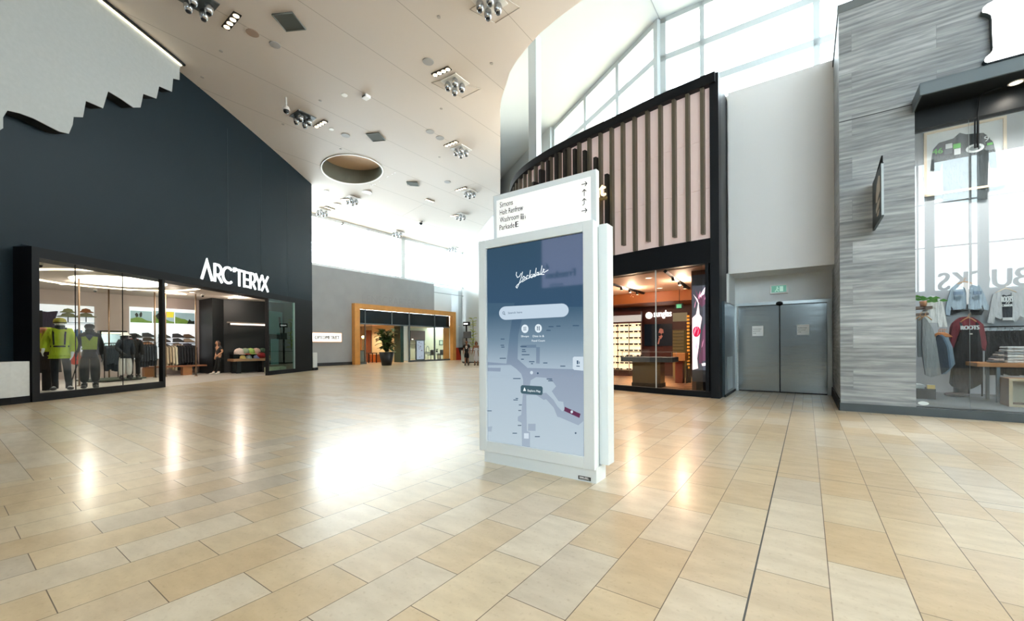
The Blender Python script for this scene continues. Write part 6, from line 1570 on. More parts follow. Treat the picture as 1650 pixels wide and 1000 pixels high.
# shoes on little shelves
def shoe(y, z, col, label, s=1.0):
    x = SX+0.18
    tt_ = thing(E, 'hiking_shoe', label, 'shoe', (x, y, z), 'shoes on the white wall')
    L_ = 0.30*s*1.5
    P = [(y-L_/2, z+0.02), (y+L_/2, z+0.02), (y+L_/2+0.01, z+0.07), (y+L_*0.25, z+0.13), (y-0.01, z+0.21), (y-L_*0.3, z+0.20), (y-L_/2, z+0.19)]
    bevel(part(tt_, 'upper', MB().prism(P, x-0.06, x+0.06, ax='x'), mat('shoe_'+col, col, 0.6)), 0.02)
    bevel(part(tt_, 'sole', MB().box(x-0.07, x+0.07, y-L_/2-0.01, y+L_/2+0.02, z, z+0.035), mat('sole_dark', '2a2523', 0.7)), 0.01)
    part(tt_, 'laces', MB().box(x-0.02, x+0.03, y-0.0, y+0.1, z+0.15, z+0.17), mat('lace_grey', '8a8580', 0.7))
sp = [(219, 541, '34383c', 'top'), (219, 548.5, '8f3a2a', 'second'), (221, 555, '9a7a78', 'third'), (239, 540, '2f3236', 'top'), (240, 546.5, '4a4038', 'second'), (240, 554, '9b6a48', 'third'),
      (265, 541.5, '3a3f3a', 'top'), (265, 548.5, '3b2f2a', 'second'), (265, 556, '23262b', 'third'), (287, 541, '2c2e33', 'top'), (287.5, 548.5, '2a2c30', 'second'), (287.5, 556, 'a08a76', 'third'), (304.5, 542, '6a5340', 'top'), (304.5, 549, 'b09a82', 'second'), (304, 556.5, '3b3440', 'third')]
for k, (px, py, col, row) in enumerate(sp):
    p = E.atx(px, py, SX+0.18); colm = ['leftmost', 'second', 'middle', 'fourth', 'rightmost'][k//3]
    shoe(p.y, p.z-0.08, col, 'hiking shoe, %s row of the %s shoe column on the white wall' % (row, colm))
    part(dw2, 'shelf', MB().box(SX+0.05, SX+0.28, p.y-0.26, p.y+0.26, p.z-0.095, p.z-0.082), mat('acrylic_clear', 'dfe6ea', 0.2))
# caps on stands, packs on the left wall
for k, (px, col, c2, lb) in enumerate(((108.5, '6d7440', '5d6338', 'olive pair of brimmed caps on a thin stand, left'), (137.5, '8a5a34', '6a6b46', 'brown and olive pair of brimmed caps on a thin stand, right'))):
    p = bp2(px, 519, SX+0.2); zt1, zt3 = bp2(px, 509, SX+0.2).z, bp2(px, 502, SX+0.2).z
    tt_ = thing(E, 'hat_stand', lb, 'hat stand', (SX+0.35, p.y, p.z), 'hat stands on the display wall')
    part(tt_, 'stem', MB().tube([(SX+0.35, p.y, p.z), (SX+0.35, p.y, zt3)], 0.018, 8), m_black)
    for z, c, r in ((zt1, c2, 0.34), (zt3, col, 0.25)):
        part(tt_, 'brimmed_cap', MB().lathe([(0, 0.14), (r*0.5, 0.1), (r*0.62, 0.02), (r, -0.02), (r*0.95, -0.05), (r*0.6, -0.02)], (SX+0.35, p.y, z), 18, sx=0.5), cloth('cap_'+c, c, 0.1))
p = bp2(64.5, 516, SX+0.35)
tt_ = thing(E, 'backpack', 'dark purple roll-top pack on the display wall beside the left post', 'backpack', (SX+0.35, p.y, p.z-0.62))
zz = p.z
bevel(part(tt_, 'pack_body', MB().prism([(p.y-0.34, zz-0.55), (p.y+0.36, zz-0.55), (p.y+0.42, zz+0.1), (p.y+0.5, zz+0.42), (p.y+0.2, zz+0.36), (p.y-0.1, zz+0.4), (p.y-0.36, zz+0.46), (p.y-0.3, zz+0.1)], SX+0.1, SX+0.5, ax='x'), cloth('pack_plum', '2e2a3a', 0.2)), 0.05)
part(tt_, 'buckle_strap', MB().box(SX+0.5, SX+0.52, p.y-0.05, p.y+0.05, zz-0.5, zz+0.4), m_black)
# tall garment poles
def pole(px, py0, py1, label, base=(0, 0)):
    g = E.atz(px, py0); r, c_ = E._r(px, py1)
    tp_ = E.aty(px, py1, g.y)
    tt_ = thing(E, 'support_pole', label, 'pole', (g.x, g.y, 0.008), 'slim floor-to-ceiling poles')
    part(tt_, 'shaft', MB().tube([(g.x, g.y, 0.03), (g.x, g.y, CZ-0.005)], 0.028, 10), mat('pole_bronze', '7d6650', 0.35, 0.6))
    part(tt_, 'foot', MB().lathe([(0.07, 0.008), (0.07, 0.025), (0.03, 0.04)], (g.x, g.y, 0), 14), mat('pole_bronze'))
pole(128, 622, 430, 'slim bronze pole just right of the first glass joint')
pole(176, 611, 470, 'slim bronze pole left of the pale hat mannequin')
pole(250, 608, 470, 'slim bronze pole left of the doorway post')
pole(267, 607, 470, 'slim bronze pole just inside the open doorway')
pole(316, 606, 470, 'slim bronze pole beside the black wall, at the jackets rail')
# mirror/cabinet box under brown light
a, b_ = E.atx(161, 557, SX+0.8), E.atx(205, 533, SX+0.8)
tt_ = thing(E, 'display_niche', 'dark framed lit niche between the two white display walls', 'display case', (SX+0.8, a.y, a.z))
part(tt_, 'frame', MB().box(SX+0.3, SX+0.8, a.y, b_.y, a.z-0.4, a.z-0.36).box(SX+0.3, SX+0.8, a.y, b_.y, b_.z-0.05, b_.z).box(SX+0.3, SX+0.8, a.y, a.y+0.05, a.z-0.4, b_.z).box(SX+0.3, SX+0.8, b_.y-0.05, b_.y, a.z-0.4, b_.z), m_black)
part(tt_, 'light_strip', MB().box(SX+0.78, SX+0.81, a.y+0.06, b_.y-0.06, b_.z-0.13, b_.z-0.07), mat('strip_warm', 'ffffff', 0.4, emit='f5e6b0', es=1.6))
part(tt_, 'mirror', MB().box(SX+0.3, SX+0.34, a.y+0.05, b_.y-0.05, a.z-0.36, b_.z-0.05), mat('mirror', 'b9c9cc', 0.08, 0.9))
# hanging clothes rails
def rail(p0, p1, n, cols, names, railname, length=0.75, zt=None, w=0.3, grp=None):
    """garments hung along a rail from ground points p0 to p1 (E axes)"""
    a, b_ = Vector(p0), Vector(p1); d = (b_-a).normalized(); nrm = Vector((-d.y, d.x, 0)); z = zt
    tt_ = thing(E, 'clothes_rail', railname, 'clothes rail', (a.x, a.y, 0.008))
    part(tt_, 'bar', MB().tube([(a.x, a.y, z), (b_.x, b_.y, z)], 0.016, 8), m_black)
    for q in (a, b_): part(tt_, 'post', MB().tube([(q.x, q.y, 0.008), (q.x, q.y, z)], 0.016, 8), m_black)
    F_ = Frame(E.a + math.atan2(nrm.y, nrm.x))
    for k in range(n):
        p = a + (b_-a)*((k+0.7)/(n+0.4))
        wp = E.w((p.x, p.y, z)); lp_ = F_.loc(wp.x, wp.y)
        cx_, cy_ = lp_[0], lp_[1]
        ln_ = length*random.uniform(0.92, 1.05); zt_ = z-0.1
        tt2 = thing(F_, 'hanging_jacket', names[k], 'jacket', (cx_, cy_, zt_-ln_), grp)
        hw = w
        P = [(cx_-0.06, zt_), (cx_-hw*0.75, zt_-0.09), (cx_-hw, zt_-ln_*0.75), (cx_-hw*0.72, zt_-ln_*0.78), (cx_-hw*0.66, zt_-ln_), (cx_+hw*0.66, zt_-ln_), (cx_+hw*0.72, zt_-ln_*0.78), (cx_+hw, zt_-ln_*0.75), (cx_+hw*0.75, zt_-0.09), (cx_+0.06, zt_)]
        part(tt2, 'jacket_body', garment(P, cy_-0.035, 0.03, 0.03, 0.07), cloth('jk_'+cols[k], cols[k], 0.2))
        part(tt2, 'hanger', MB().tube([(cx_-hw*0.7, cy_, zt_-0.05), (cx_, cy_, zt_+0.03), (cx_+hw*0.7, cy_, zt_-0.05)], 0.01, 6).tube([(cx_, cy_, zt_+0.03), (cx_, cy_, z+0.02)], 0.006, 6), mat('hanger_black', '15171a', 0.5))
ordn = ['first', 'second', 'third', 'fourth', 'fifth', 'sixth', 'seventh', 'eighth', 'ninth', 'tenth', 'eleventh', 'twelfth']
g0, g1 = E.atz(268, 597), E.atz(317, 598.5)
xr0 = -25.15
y0, y1 = E.atx(264, 556, xr0).y, E.atx(316, 556, xr0).y
zr = E.atx(290, 553.5, xr0).z
cols = ['b9aa90', 'b3a184', 'c2b69c', 'd2ccb4'] + ['1a1d24']*7
nm = ['beige jacket, %s from the left on the rail under the shoe wall' % ordn[k] for k in range(4)] + ['black jacket, %s from the right on the rail under the shoe wall' % ['seventh', 'sixth', 'fifth', 'fourth', 'third', 'second', 'first'][k] for k in range(7)]
rail((xr0, y0, 0), (xr0, y1, 0), 11, cols, nm, 'black clothes rail of beige and black jackets under the shoe wall', 1.15, zr, 0.34, 'jackets under the shoe wall')
bt = thing(E, 'wooden_bench', 'long brown wooden bench below the jackets rail', 'bench', (xr0+0.7, (y0+y1)/2, 0.008))
zb_ = E.atx(290, 589, xr0+0.7).z
bevel(part(bt, 'bench_top', MB().box(xr0+0.5, xr0+0.95, E.atx(232, 589, xr0+0.7).y, y1+0.15, zb_-0.05, zb_+0.02), mat('bench_brown', '8d5a3a', 0.5)), 0.008)
for px in (239, 300): 
    q = E.atx(px, 597, xr0+0.7); part(bt, 'leg', MB().box(xr0+0.55, xr0+0.9, q.y-0.18, q.y+0.18, 0.008, zb_-0.05), mat('bench_leg', 'a06a3c', 0.5))
# dark garments behind the mannequins
y0, y1 = E.atx(168, 560, -23.2).y, E.atx(190, 560, -23.2).y; z_ = E.atx(180, 553, -23.2).z
rail((-23.2, y0, 0), (-23.2, y1, 0), 5, ['1d2933']*5, ['dark navy jacket, %s on the short rail left of the pale hat mannequin' % ordn[k] for k in range(5)], 'short clothes rail of navy jackets left of the pale hat mannequin', 1.0, z_, 0.3, 'navy jackets left of the hat mannequin')
y0, y1 = E.atx(219, 560, -23.4).y, E.atx(251, 560, -23.4).y; z_ = E.atx(235, 551, -23.4).z
rail((-23.4, y0, 0), (-23.4, y1, 0), 7, ['20262d']*7, ['charcoal jacket, %s on the rail right of the pale hat mannequin' % ordn[k] for k in range(7)], 'clothes rail of charcoal jackets right of the pale hat mannequin', 0.95, z_, 0.3, 'charcoal jackets right of the hat mannequin')
# linear lamp on the black wall and the cap table
a, b_ = E.atx(366, 521, bx_+0.35), E.atx(445, 525, bx_+0.35)
tt_ = thing(E, 'linear_lamp', 'slim horizontal lamp hanging in front of the black shop wall', 'lamp', (bx_+0.35, a.y, a.z))
part(tt_, 'light_bar', MB().box(bx_+0.33, bx_+0.39, a.y+0.15, b_.y, a.z-0.05, a.z+0.03), mat('bar_glow', 'ffffff', 0.4, emit='ffe3cf', es=1.6))
part(tt_, 'housing', MB().box(bx_+0.31, bx_+0.41, a.y, b_.y, a.z+0.03, a.z+0.10), mat('bar_housing', '8d8078', 0.4, 0.5))
for f in (0.12, 0.55): part(tt_, 'wall_arm', MB().box(bx_-0.2, bx_+0.33, a.y+(b_.y-a.y)*f-0.03, a.y+(b_.y-a.y)*f+0.03, a.z+0.02, a.z+0.08), m_black)
tx = E.atz(381, 602).x; ty0, ty1 = E.atx(376.5, 580, tx).y, E.atx(439, 580, tx).y; tz_ = E.atx(400, 577.5, tx).z
tb = thing(E, 'cap_table', 'low pale wood table with caps, on dark legs in front of the black wall', 'table', (tx, ty0, 0.008))
bevel(part(tb, 'tabletop', MB().box(tx-0.75, tx, ty0, ty1, tz_-0.13, tz_), mat('pale_wood', 'b58a66', 0.5, noise=(5, 0.15))), 0.01)
for (x, y) in ((tx-0.1, ty0+0.25), (tx-0.1, ty1-0.35), (tx-0.65, ty0+0.25), (tx-0.65, ty1-0.35)): part(tb, 'leg', MB().box(x-0.09, x+0.09, y-0.09, y+0.09, 0.008, tz_-0.13), mat('leg_dark', '1a1c20', 0.5))
def cap(px, py, col, label, z=None, front=None, xx=None, r=0.17):
    x = xx if xx is not None else tx-0.35
    p = E.atx(px, py, x); z = p.z if z is None else z
    tt_ = thing(E, 'baseball_cap', label, 'cap', (x, p.y, z), 'caps on the pale wood table')
    part(tt_, 'crown', MB().lathe([(r, 0.0), (r*1.02, r*0.5), (r*0.85, r*1.0), (r*0.45, r*1.28), (0, r*1.36)], (x, p.y, z), 18), cloth('capcrown_'+col, col, 0.12))
    b = MB(); b.raw([(x+r*0.7, p.y-r*0.8, z+0.02), (x+r*1.7, p.y-r*0.6, z-0.01), (x+r*1.9, p.y, z-0.0), (x+r*1.7, p.y+r*0.6, z-0.01), (x+r*0.7, p.y+r*0.8, z+0.02), (x+r*0.7, p.y-r*0.8, z+0.035), (x+r*1.7, p.y-r*0.6, z+0.005), (x+r*1.9, p.y, z+0.015), (x+r*1.7, p.y+r*0.6, z+0.005), (x+r*0.7, p.y+r*0.8, z+0.035)], [(4, 3, 2, 1, 0), (5, 6, 7, 8, 9), (0, 1, 6, 5), (1, 2, 7, 6), (2, 3, 8, 7), (3, 4, 9, 8)])
    part(tt_, 'brim', b, cloth('capbrim_'+(front or col), front or col, 0.1)); part(tt_, 'button', MB().ell((x, p.y, z+r*1.36), 0.015, 8), MATS['capbrim_'+(front or col)])
    return tt_
riser = thing(E, 'cap_riser', 'dark stepped riser holding the upper row of caps on the table', 'display stand', (tx-0.6, ty0+0.3, tz_))
zr_ = E.atx(385, 570.5, tx-0.5).z
part(riser, 'step', MB().box(tx-0.74, tx-0.28, ty0+0.1, ty1-0.1, tz_, zr_), m_black)
for px, c, f, lb in ((385.5, 'd2c0ba', None, 'pale pink cap, first from the left in the upper row on the table'), (395, '8a9a84', 'c0402e', 'sage green cap second from the left in the upper row on the table'), (403.5, '9db964', None, 'lime green cap third in the upper row on the table'), (413, 'b9988a', None, 'dusty rose cap fourth in the upper row on the table'), (423, '2c4432', None, 'dark green cap fifth in the upper row on the table')):
    cap(px, 570, c, lb, zr_, f, tx-0.5, 0.23)
for px, c, lb in ((391, 'c9b06c', 'sand yellow cap lying at the front left of the table'), (401, '8f9a98', 'grey cap lying second at the table front'), (413, '7f86b0', 'lilac cap lying third at the table front')):
    cap(px, 577, c, lb, tz_, None, tx-0.2, 0.13)
cap(420, 573, 'a0202a', 'bright red cap lying low at the right of the upper row', zr_-0.0, None, tx-0.15, 0.2) if False else None
p = E.atx(420.5, 574, tx-0.2)
tt_ = thing(E, 'red_bag', 'small red soft bag on the cap table right of the green cap', 'bag', (tx-0.16, p.y, tz_))
part(tt_, 'bag_body', MB().ell((tx-0.14, p.y, tz_+0.15), (0.1, 0.24, 0.15), 14), cloth('bag_red', '8e1a20', 0.2)); part(tt_, 'handle', MB().tube([(tx-0.14, p.y-0.1, tz_+0.27), (tx-0.14, p.y, tz_+0.36), (tx-0.14, p.y+0.1, tz_+0.27)], 0.012, 6), m_black)
p = E.atx(430.5, 573, tx-0.2)
tt_ = thing(E, 'yellow_pouch', 'small yellow pouch at the right end of the cap table', 'pouch', (tx-0.2, p.y, tz_))
part(tt_, 'pouch_body', MB().ell((tx-0.2, p.y, tz_+0.09), (0.09, 0.16, 0.09), 12), cloth('pouch_yellow', 'c99a2e', 0.2)); part(tt_, 'zip', MB().box(tx-0.115, tx-0.10, p.y-0.12, p.y+0.12, tz_+0.1, tz_+0.115), m_black)
# lights inside
for (x, y) in ((-22.0, 3.5), (-23.5, 6.5), (-23.0, 9.0), (-21.0, 0.5)):
    lamp(E, (x, y, CZ-0.15), 75, (1, 0.88, 0.76), 0.1)
# ------------------------------------------------------------------ optician at the far end (G axes)
pt_ = thing(G, 'timber_portal', 'orange timber frame round the far optician shop front', 'shop front', (FX0, -0.35, 0))
m_tim = mat('orange_timber', 'e0a055', 0.5, noise=(3, 0.2))
PD = -0.38
part(pt_, 'left_jamb', MB().box(FX0, FX0+0.42, PD, -0.002, 0, FXT-0.38), m_tim); part(pt_, 'right_jamb', MB().box(FX1-0.42, FX1, PD, -0.002, 0, FXT-0.38), m_tim)
part(pt_, 'lintel', MB().box(FX0, FX1, PD, -0.002, FXT-0.38, FXT), m_tim)
for k in range(5): 
    x = FX0+1.6+k*2.0; part(pt_, 'soffit_light', MB().lathe([(0, 0), (0.09, 0), (0.09, 0.01)], (x, PD+0.18, FXT-0.392), 12), m_warm)
sw = thing(G, 'shop_window', 'dark transom and glass front of the far optician shop inside the timber frame', 'shop window', (FX0+0.42, 0.0, 0))
tb0, tb1 = 3.03, FXT-0.38
gx = lambda px: G.aty(px, 540, 0.05).x
xa, xb = FX0+0.42, FX1-0.42
doorL, doorR = gx(645), gx(659)
m_og = glass('optician_glass', 'eef3f1', 1.0, 0.0)
part(sw, 'transom_glass', MB().box(xa, xb, 0.05, 0.062, tb0, tb1), mat('transom_dark', '12202a', 0.08, spec=0.6))
part(sw, 'glass_pane', MB().box(xa, gx(600), 0.05, 0.062, 0.1, tb0), m_og); part(sw, 'glass_pane', MB().box(gx(659), xb, 0.05, 0.062, 0.1, tb0), m_og)
fm = MB(); fm.box(xa, xb, 0.0, 0.1, tb0-0.05, tb0+0.05).box(gx(659), xb, 0.0, 0.1, 0, 0.14).box(xa, gx(590), 0, 0.1, 0, 0.14)
for px, w_ in ((588, 0.06), (631, 0.07), (659, 0.14), (700, 0.1)): fm.box(gx(px)-w_/2, gx(px)+w_/2, -0.02, 0.1, tb0 if px == 631 else 0, tb1)
part(sw, 'mullions', fm, mat('mullion_grey', '6f7a80', 0.4, 0.4))
part(sw, 'door_leaf', MB().box(gx(646), gx(651), 0.1, 0.9, 0.0, tb0-0.05), mat('door_green', '2c4a46', 0.3)); part(sw, 'pale_pier', MB().box(gx(651), gx(657.5), 0.1, 0.5, 0.12, tb0-0.05), mat('pier_pale', 'd3dad6', 0.5))
# ghost of removed letters on the plaster
gh = MB(); x0_, x1_ = gx(583), gx(674); text(gh, 'LENSCRAFTERS', x0_, -0.001, FXT+0.16, 0.6, x1_-x0_, depth=0.004)
solo(G, 'ghost_lettering', 'faint trace of removed shop letters on the grey plaster above the timber frame', 'lettering', gh, mat('ghost_grey', '9d9fa1', 0.8), (x0_, 0, FXT+0.16))
# OPTOMETRIST light box
a, b_ = G.aty(500, 551, -0.12), G.aty(551, 536, -0.12)
ob = thing(G, 'light_box_sign', 'white backlit eye doctor sign on the grey plaster wall', 'sign', (b_.x, -0.12, a.z))
part(ob, 'box', MB().box(a.x-0.3, b_.x, -0.1, 0.0, a.z, b_.z), mat('box_copper', 'b98a5c', 0.4, emit='e0b080', es=0.5))
part(ob, 'lit_face', MB().box(a.x-0.3, b_.x-0.04, -0.12, -0.1, a.z+0.04, b_.z-0.04), mat('box_face', 'ffffff', 0.4, emit='fff8f0', es=0.95))
tm = MB(); p, q = G.aty(507.5, 546, -0.12), G.aty(547, 546, -0.12); text(tm, 'OPTOMETRIST', p.x, -0.12, p.z-0.01, 0.25, q.x-p.x, depth=0.006, bold=0.01)
part(ob, 'lettering', tm, mat('ink_grey', '3a3d40', 0.5))
# interior
struct(G, 'floor_optician', MB().box(FX0, FX1+1, 0.1, 7, 0, 0.006), mat('optician_floor', 'b59a7c', 0.35))
struct(G, 'ceiling_optician', MB().box(FX0, FX1+1, 0.1, 7, tb0+0.1, tb0+0.2), mat('optician_ceiling', 'e8ddc8', 0.6))
xs0 = gx(650)
struct(G, 'wall_optician_back', MB().box(FX0, xs0+0.3, 6, 6.2, 0, tb0+0.1), mat('optician_orange', 'c98a50', 0.6))
struct(G, 'wall_optician_back_right', MB().box(xs0+0.3, FX1+5, 4.6, 4.8, 0, tb0+0.1), mat('optician_cream', 'c9c8ae', 0.6))
struct(G, 'wall_optician_divider', MB().box(xs0+0.2, xs0+0.4, 0.6, 6, 0, tb0+0.1), mat('optician_cream'))
struct(G, 'wall_optician_left', MB().box(FX0+0.2, FX0+0.4, 0.3, 6, 0, tb0+0.1), mat('optician_orange'))
for k, (x, y, w_, c) in enumerate(((19.6, 1.6, 330, (1, 0.72, 0.42)), (21.4, 3.4, 360, (1, 0.72, 0.42)), (25.0, 2.0, 190, (1, 0.95, 0.85)), (27.0, 2.4, 190, (1, 0.95, 0.85)))):
    downlight(G, x, y, tb0+0.099, w_, ['left downlight in the warm half of the optician', 'right downlight in the warm half of the optician', 'left downlight in the cream half of the optician', 'right downlight in the cream half of the optician'][k], group='optician downlights', col=c)
def gq(px, py, y): return G.aty(px, py, y)
# warm half: eyewear shelves, bar, panels
a, b_ = gq(596, 569, 5.6), gq(640, 545, 5.6)
sh = thing(G, 'eyewear_shelf', 'orange lit shelf of frames at the back of the optician', 'display shelf', (a.x, 5.6, 0))
part(sh, 'shelf_body', MB().box(a.x, b_.x+0.6, 5.6, 6, 0, b_.z), mat('shelf_orange', 'b5672c', 0.5)); 
part(sh, 'header', MB().box(a.x, b_.x+0.6, 5.5, 6, b_.z, b_.z+0.2), mat('header_red', 'c0401e', 0.5))
for k in range(3): part(sh, 'shelf', MB().box(a.x, b_.x+0.6, 5.45, 5.6, b_.z-0.35-0.4*k, b_.z-0.31-0.4*k), mat('shelf_dark', '3a1d10', 0.5))
for k in range(9):
    x = a.x + 0.15 + k*0.3; z = b_.z-0.31-0.4*(k % 2)
    t = thing(G, 'display_box', 'small dark display box on the orange optician shelf', 'box', (x, 5.5, z), 'boxes on the optician shelf')
    part(t, 'box_body', MB().box(x-0.08, x+0.08, 5.46, 5.58, z, z+0.24), mat('box_brown', '33180e', 0.5)); part(t, 'picture_face', MB().box(x-0.05, x+0.05, 5.45, 5.46, z+0.06, z+0.2), mat('box_face_pale', 'c9b090', 0.5))
a, b_ = gq(591, 560, 3.0), gq(595, 532, 3.0)
fl = thing(G, 'door_panel', 'tall orange panel inside the left of the optician', 'panel', (a.x, 3, 0)); part(fl, 'panel_board', MB().box(a.x, b_.x+0.15, 3, 3.1, 0, b_.z), mat('panel_rust', '9c4a1c', 0.5)); part(fl, 'panel_edge', MB().box(b_.x+0.15, b_.x+0.22, 2.98, 3.1, 0, b_.z), mat('panel_dark', '5a2810', 0.5))
p = gq(585, 543, 1.6)
gl_ = thing(G, 'globe_lamp', 'small glowing globe lamp at the left of the optician', 'lamp', (p.x, 1.6, 0.006))
part(gl_, 'globe', MB().ell((p.x, 1.6, p.z), 0.13, 14), mat('globe_glow', 'ffffff', 0.4, emit='ffd890', es=3)); part(gl_, 'stand', MB().tube([(p.x, 1.6, 0.03), (p.x, 1.6, p.z-0.12)], 0.02, 8), m_black); part(gl_, 'foot', MB().lathe([(0.14, 0.006), (0.14, 0.03), (0.02, 0.05)], (p.x, 1.6, 0), 14), m_black)
a, b_ = gq(578, 584, 0.5), gq(588, 565, 0.5)
cb_ = thing(G, 'glass_cabinet', 'pale cabinet with dark plinth inside the left window of the optician', 'cabinet', (a.x, 0.5, 0.006))
part(cb_, 'cabinet_body', MB().box(a.x, b_.x, 0.5, 0.9, 0.15, b_.z), mat('cabinet_pale', '9aa3a6', 0.4)); part(cb_, 'plinth', MB().box(a.x, b_.x, 0.48, 0.92, 0.006, 0.15), m_black); part(cb_, 'top', MB().box(a.x-0.02, b_.x+0.02, 0.48, 0.92, b_.z, b_.z+0.04), m_black)
a, b_ = gq(594, 584, 1.2), gq(608, 569, 1.2)
tb_ = thing(G, 'small_table', 'small dark table behind the glass left of the planter', 'table', (a.x, 1.2, 0.006))
part(tb_, 'tabletop', MB().box(a.x, b_.x, 1.2, 1.8, b_.z, b_.z+0.05), mat('table_brown', '4a2a1c', 0.5))
for (x, y) in ((a.x+0.05, 1.25), (b_.x-0.05, 1.25), (a.x+0.05, 1.75), (b_.x-0.05, 1.75)): part(tb_, 'leg', MB().box(x-0.03, x+0.03, y-0.03, y+0.03, 0.006, b_.z), m_black)
a, b_ = gq(612, 583, 2.2), gq(640, 569, 2.2)
ct_ = thing(G, 'service_counter', 'orange service counter behind the planter in the optician', 'counter', (a.x, 2.2, 0.006))
part(ct_, 'front', MB().box(a.x-0.5, min(b_.x, xs0), 2.2, 2.8, 0.006, b_.z-0.06), mat('shelf_orange')); part(ct_, 'worktop', MB().box(a.x-0.55, min(b_.x, xs0)+0.05, 2.15, 2.85, b_.z-0.06, b_.z), mat('worktop_cream', 'd8c4a4', 0.4))
# cream half
a, b_ = gq(662, 558, 4.2), gq(685, 533, 4.2)
cab_ = thing(G, 'wall_cabinet', 'brown open cabinet on the cream wall of the optician', 'cabinet', (a.x, 4.2, a.z)); part(cab_, 'cabinet_box', MB().box(a.x, b_.x, 4.2, 4.6, a.z+0.6, b_.z), mat('cab_brown', '4a3022', 0.5)); part(cab_, 'shelf', MB().box(a.x, b_.x, 4.15, 4.6, a.z+0.2, a.z+0.24), mat('cab_brown')); part(cab_, 'lit_tag', MB().box(a.x+0.1, a.x+0.3, 4.18, 4.2, a.z+0.65, a.z+0.75), MATS['box_face'])
a, b_ = gq(670, 580, 0.35), gq(684.5, 547, 0.35)
ps = thing(G, 'poster_stand', 'grey framed poster stand with pale lavender poster in the optician window', 'poster', (a.x, 0.35, 0.006))
part(ps, 'frame', MB().box(a.x, b_.x, 0.36, 0.42, 0.02, b_.z), mat('poster_frame', '6d7883', 0.4, 0.4)); part(ps, 'poster_face', MB().box(a.x+0.12, b_.x-0.12, 0.345, 0.36, 0.18, b_.z-0.1), mat('poster_lavender', 'cfd3ea', 0.5, emit='d2d6ee', es=0.55))
pm = MB(); random.seed(3)
for k in range(14):
    x, z = random.uniform(a.x+0.22, b_.x-0.35), random.uniform(0.3, b_.z-0.25); pm.box(x, x+random.uniform(0.06, 0.16), 0.34, 0.345, z, z+0.05)
part(ps, 'poster_print', pm, mat('poster_mauve', 'a892bd', 0.5)); part(ps, 'foot', MB().box(a.x+0.1, b_.x-0.1, 0.3, 0.6, 0.006, 0.03), m_black)
a, b_ = gq(684, 575, 2.4), gq(713, 567, 2.4)
ds = thing(G, 'white_desk', 'white desk in the cream half of the optician', 'desk', (a.x, 2.4, 0.006))
part(ds, 'desk_top', MB().box(a.x, b_.x, 2.4, 3.0, b_.z-0.12, b_.z), mat('desk_white', 'e6e8e4', 0.4))
for x in (a.x+0.1, b_.x-0.1): part(ds, 'leg', MB().box(x-0.04, x+0.04, 2.45, 2.95, 0.006, b_.z-0.12), mat('desk_white'))
def chair(px, y, label, base_px):
    p = gq(px, 584, y); z0 = 0.006; x = p.x
    c_ = thing(G, 'desk_chair', label, 'chair', (x, y, z0), 'chairs by the white desk')
    part(c_, 'seat', MB().box(x-0.24, x+0.24, y, y+0.46, 0.44, 0.5), mat('chair_navy', '252c33', 0.6)); part(c_, 'backrest', MB().box(x-0.24, x+0.24, y-0.02, y+0.05, 0.5, 0.95), mat('chair_navy'))
    for sx_ in (-0.2, 0.2):
        for yy in (y+0.04, y+0.42): part(c_, 'leg', MB().tube([(x+sx_, yy, z0), (x+sx_, yy, 0.44)], 0.018, 8), m_black)
chair(697, 2.0, 'left navy chair at the white desk in the optician', 0); chair(712.5, 1.8, 'right navy chair near the timber panel in the optician', 0)
p0, p1 = gq(708, 556, 4.55), gq(714, 548, 4.55)
pf = thing(G, 'wall_picture', 'small dark framed picture on the cream optician wall', 'picture', (p0.x, 4.55, p0.z)); part(pf, 'frame', MB().box(p0.x, p1.x, 4.55, 4.59, p0.z, p1.z), mat('frame_dark', '3a4742', 0.5)); part(pf, 'picture_print', MB().box(p0.x+0.08, p1.x-0.08, 4.545, 4.55, p0.z+0.08, p1.z-0.08), mat('print_sage', 'b5bfa8', 0.6))
p = gq(704, 566, 2.7)
hp = thing(G, 'desk_plant', 'small green plant standing on the white desk of the optician', 'plant', (p.x, 2.7, b_.z))
part(hp, 'pot', MB().lathe([(0.08, 0), (0.11, 0.16), (0.1, 0.16)], (p.x, 2.7, b_.z), 12), m_black)
lf = MB()
for k in range(14):
    an = 2*PI*k/14; r = 0.12+0.1*(k % 3)/2; lf.raw([(p.x, 2.7, b_.z+0.14), (p.x+r*0.5*math.cos(an)-0.03*math.sin(an), 2.7+r*0.5*math.sin(an), b_.z+0.3), (p.x+r*math.cos(an), 2.7+r*math.sin(an), b_.z+0.34+0.05*(k % 2)), (p.x+r*0.5*math.cos(an)+0.03*math.sin(an), 2.7+r*0.5*math.sin(an), b_.z+0.28)], [(0, 1, 2, 3)])
part(hp, 'foliage', lf, mat('leaf_dark', '2f4a2a', 0.5))
p = gq(689, 561, 2.7)
ml = thing(G, 'desk_magnifier', 'blue grey arched instrument on the white desk of the optician', 'instrument', (p.x, 2.7, b_.z))
part(ml, 'arch', MB().tube([(p.x-0.2, 2.7, b_.z), (p.x-0.16, 2.7, b_.z+0.45), (p.x, 2.7, b_.z+0.62), (p.x+0.16, 2.7, b_.z+0.45), (p.x+0.2, 2.7, b_.z+0.1)], 0.03, 8), mat('arch_blue', '5a6f7c', 0.4)); part(ml, 'base', MB().box(p.x-0.25, p.x+0.25, 2.6, 2.8, b_.z, b_.z+0.04), m_black)
a, b2_ = gq(715.5, 580, 0.9), gq(721.5, 527, 0.9)
solo(G, 'timber_screen', 'tall orange timber panel inside the right end of the optician', 'panel', MB().box(a.x, b2_.x+0.3, 0.9, 1.0, 0.006, tb0), m_tim, (a.x, 0.9, 0))
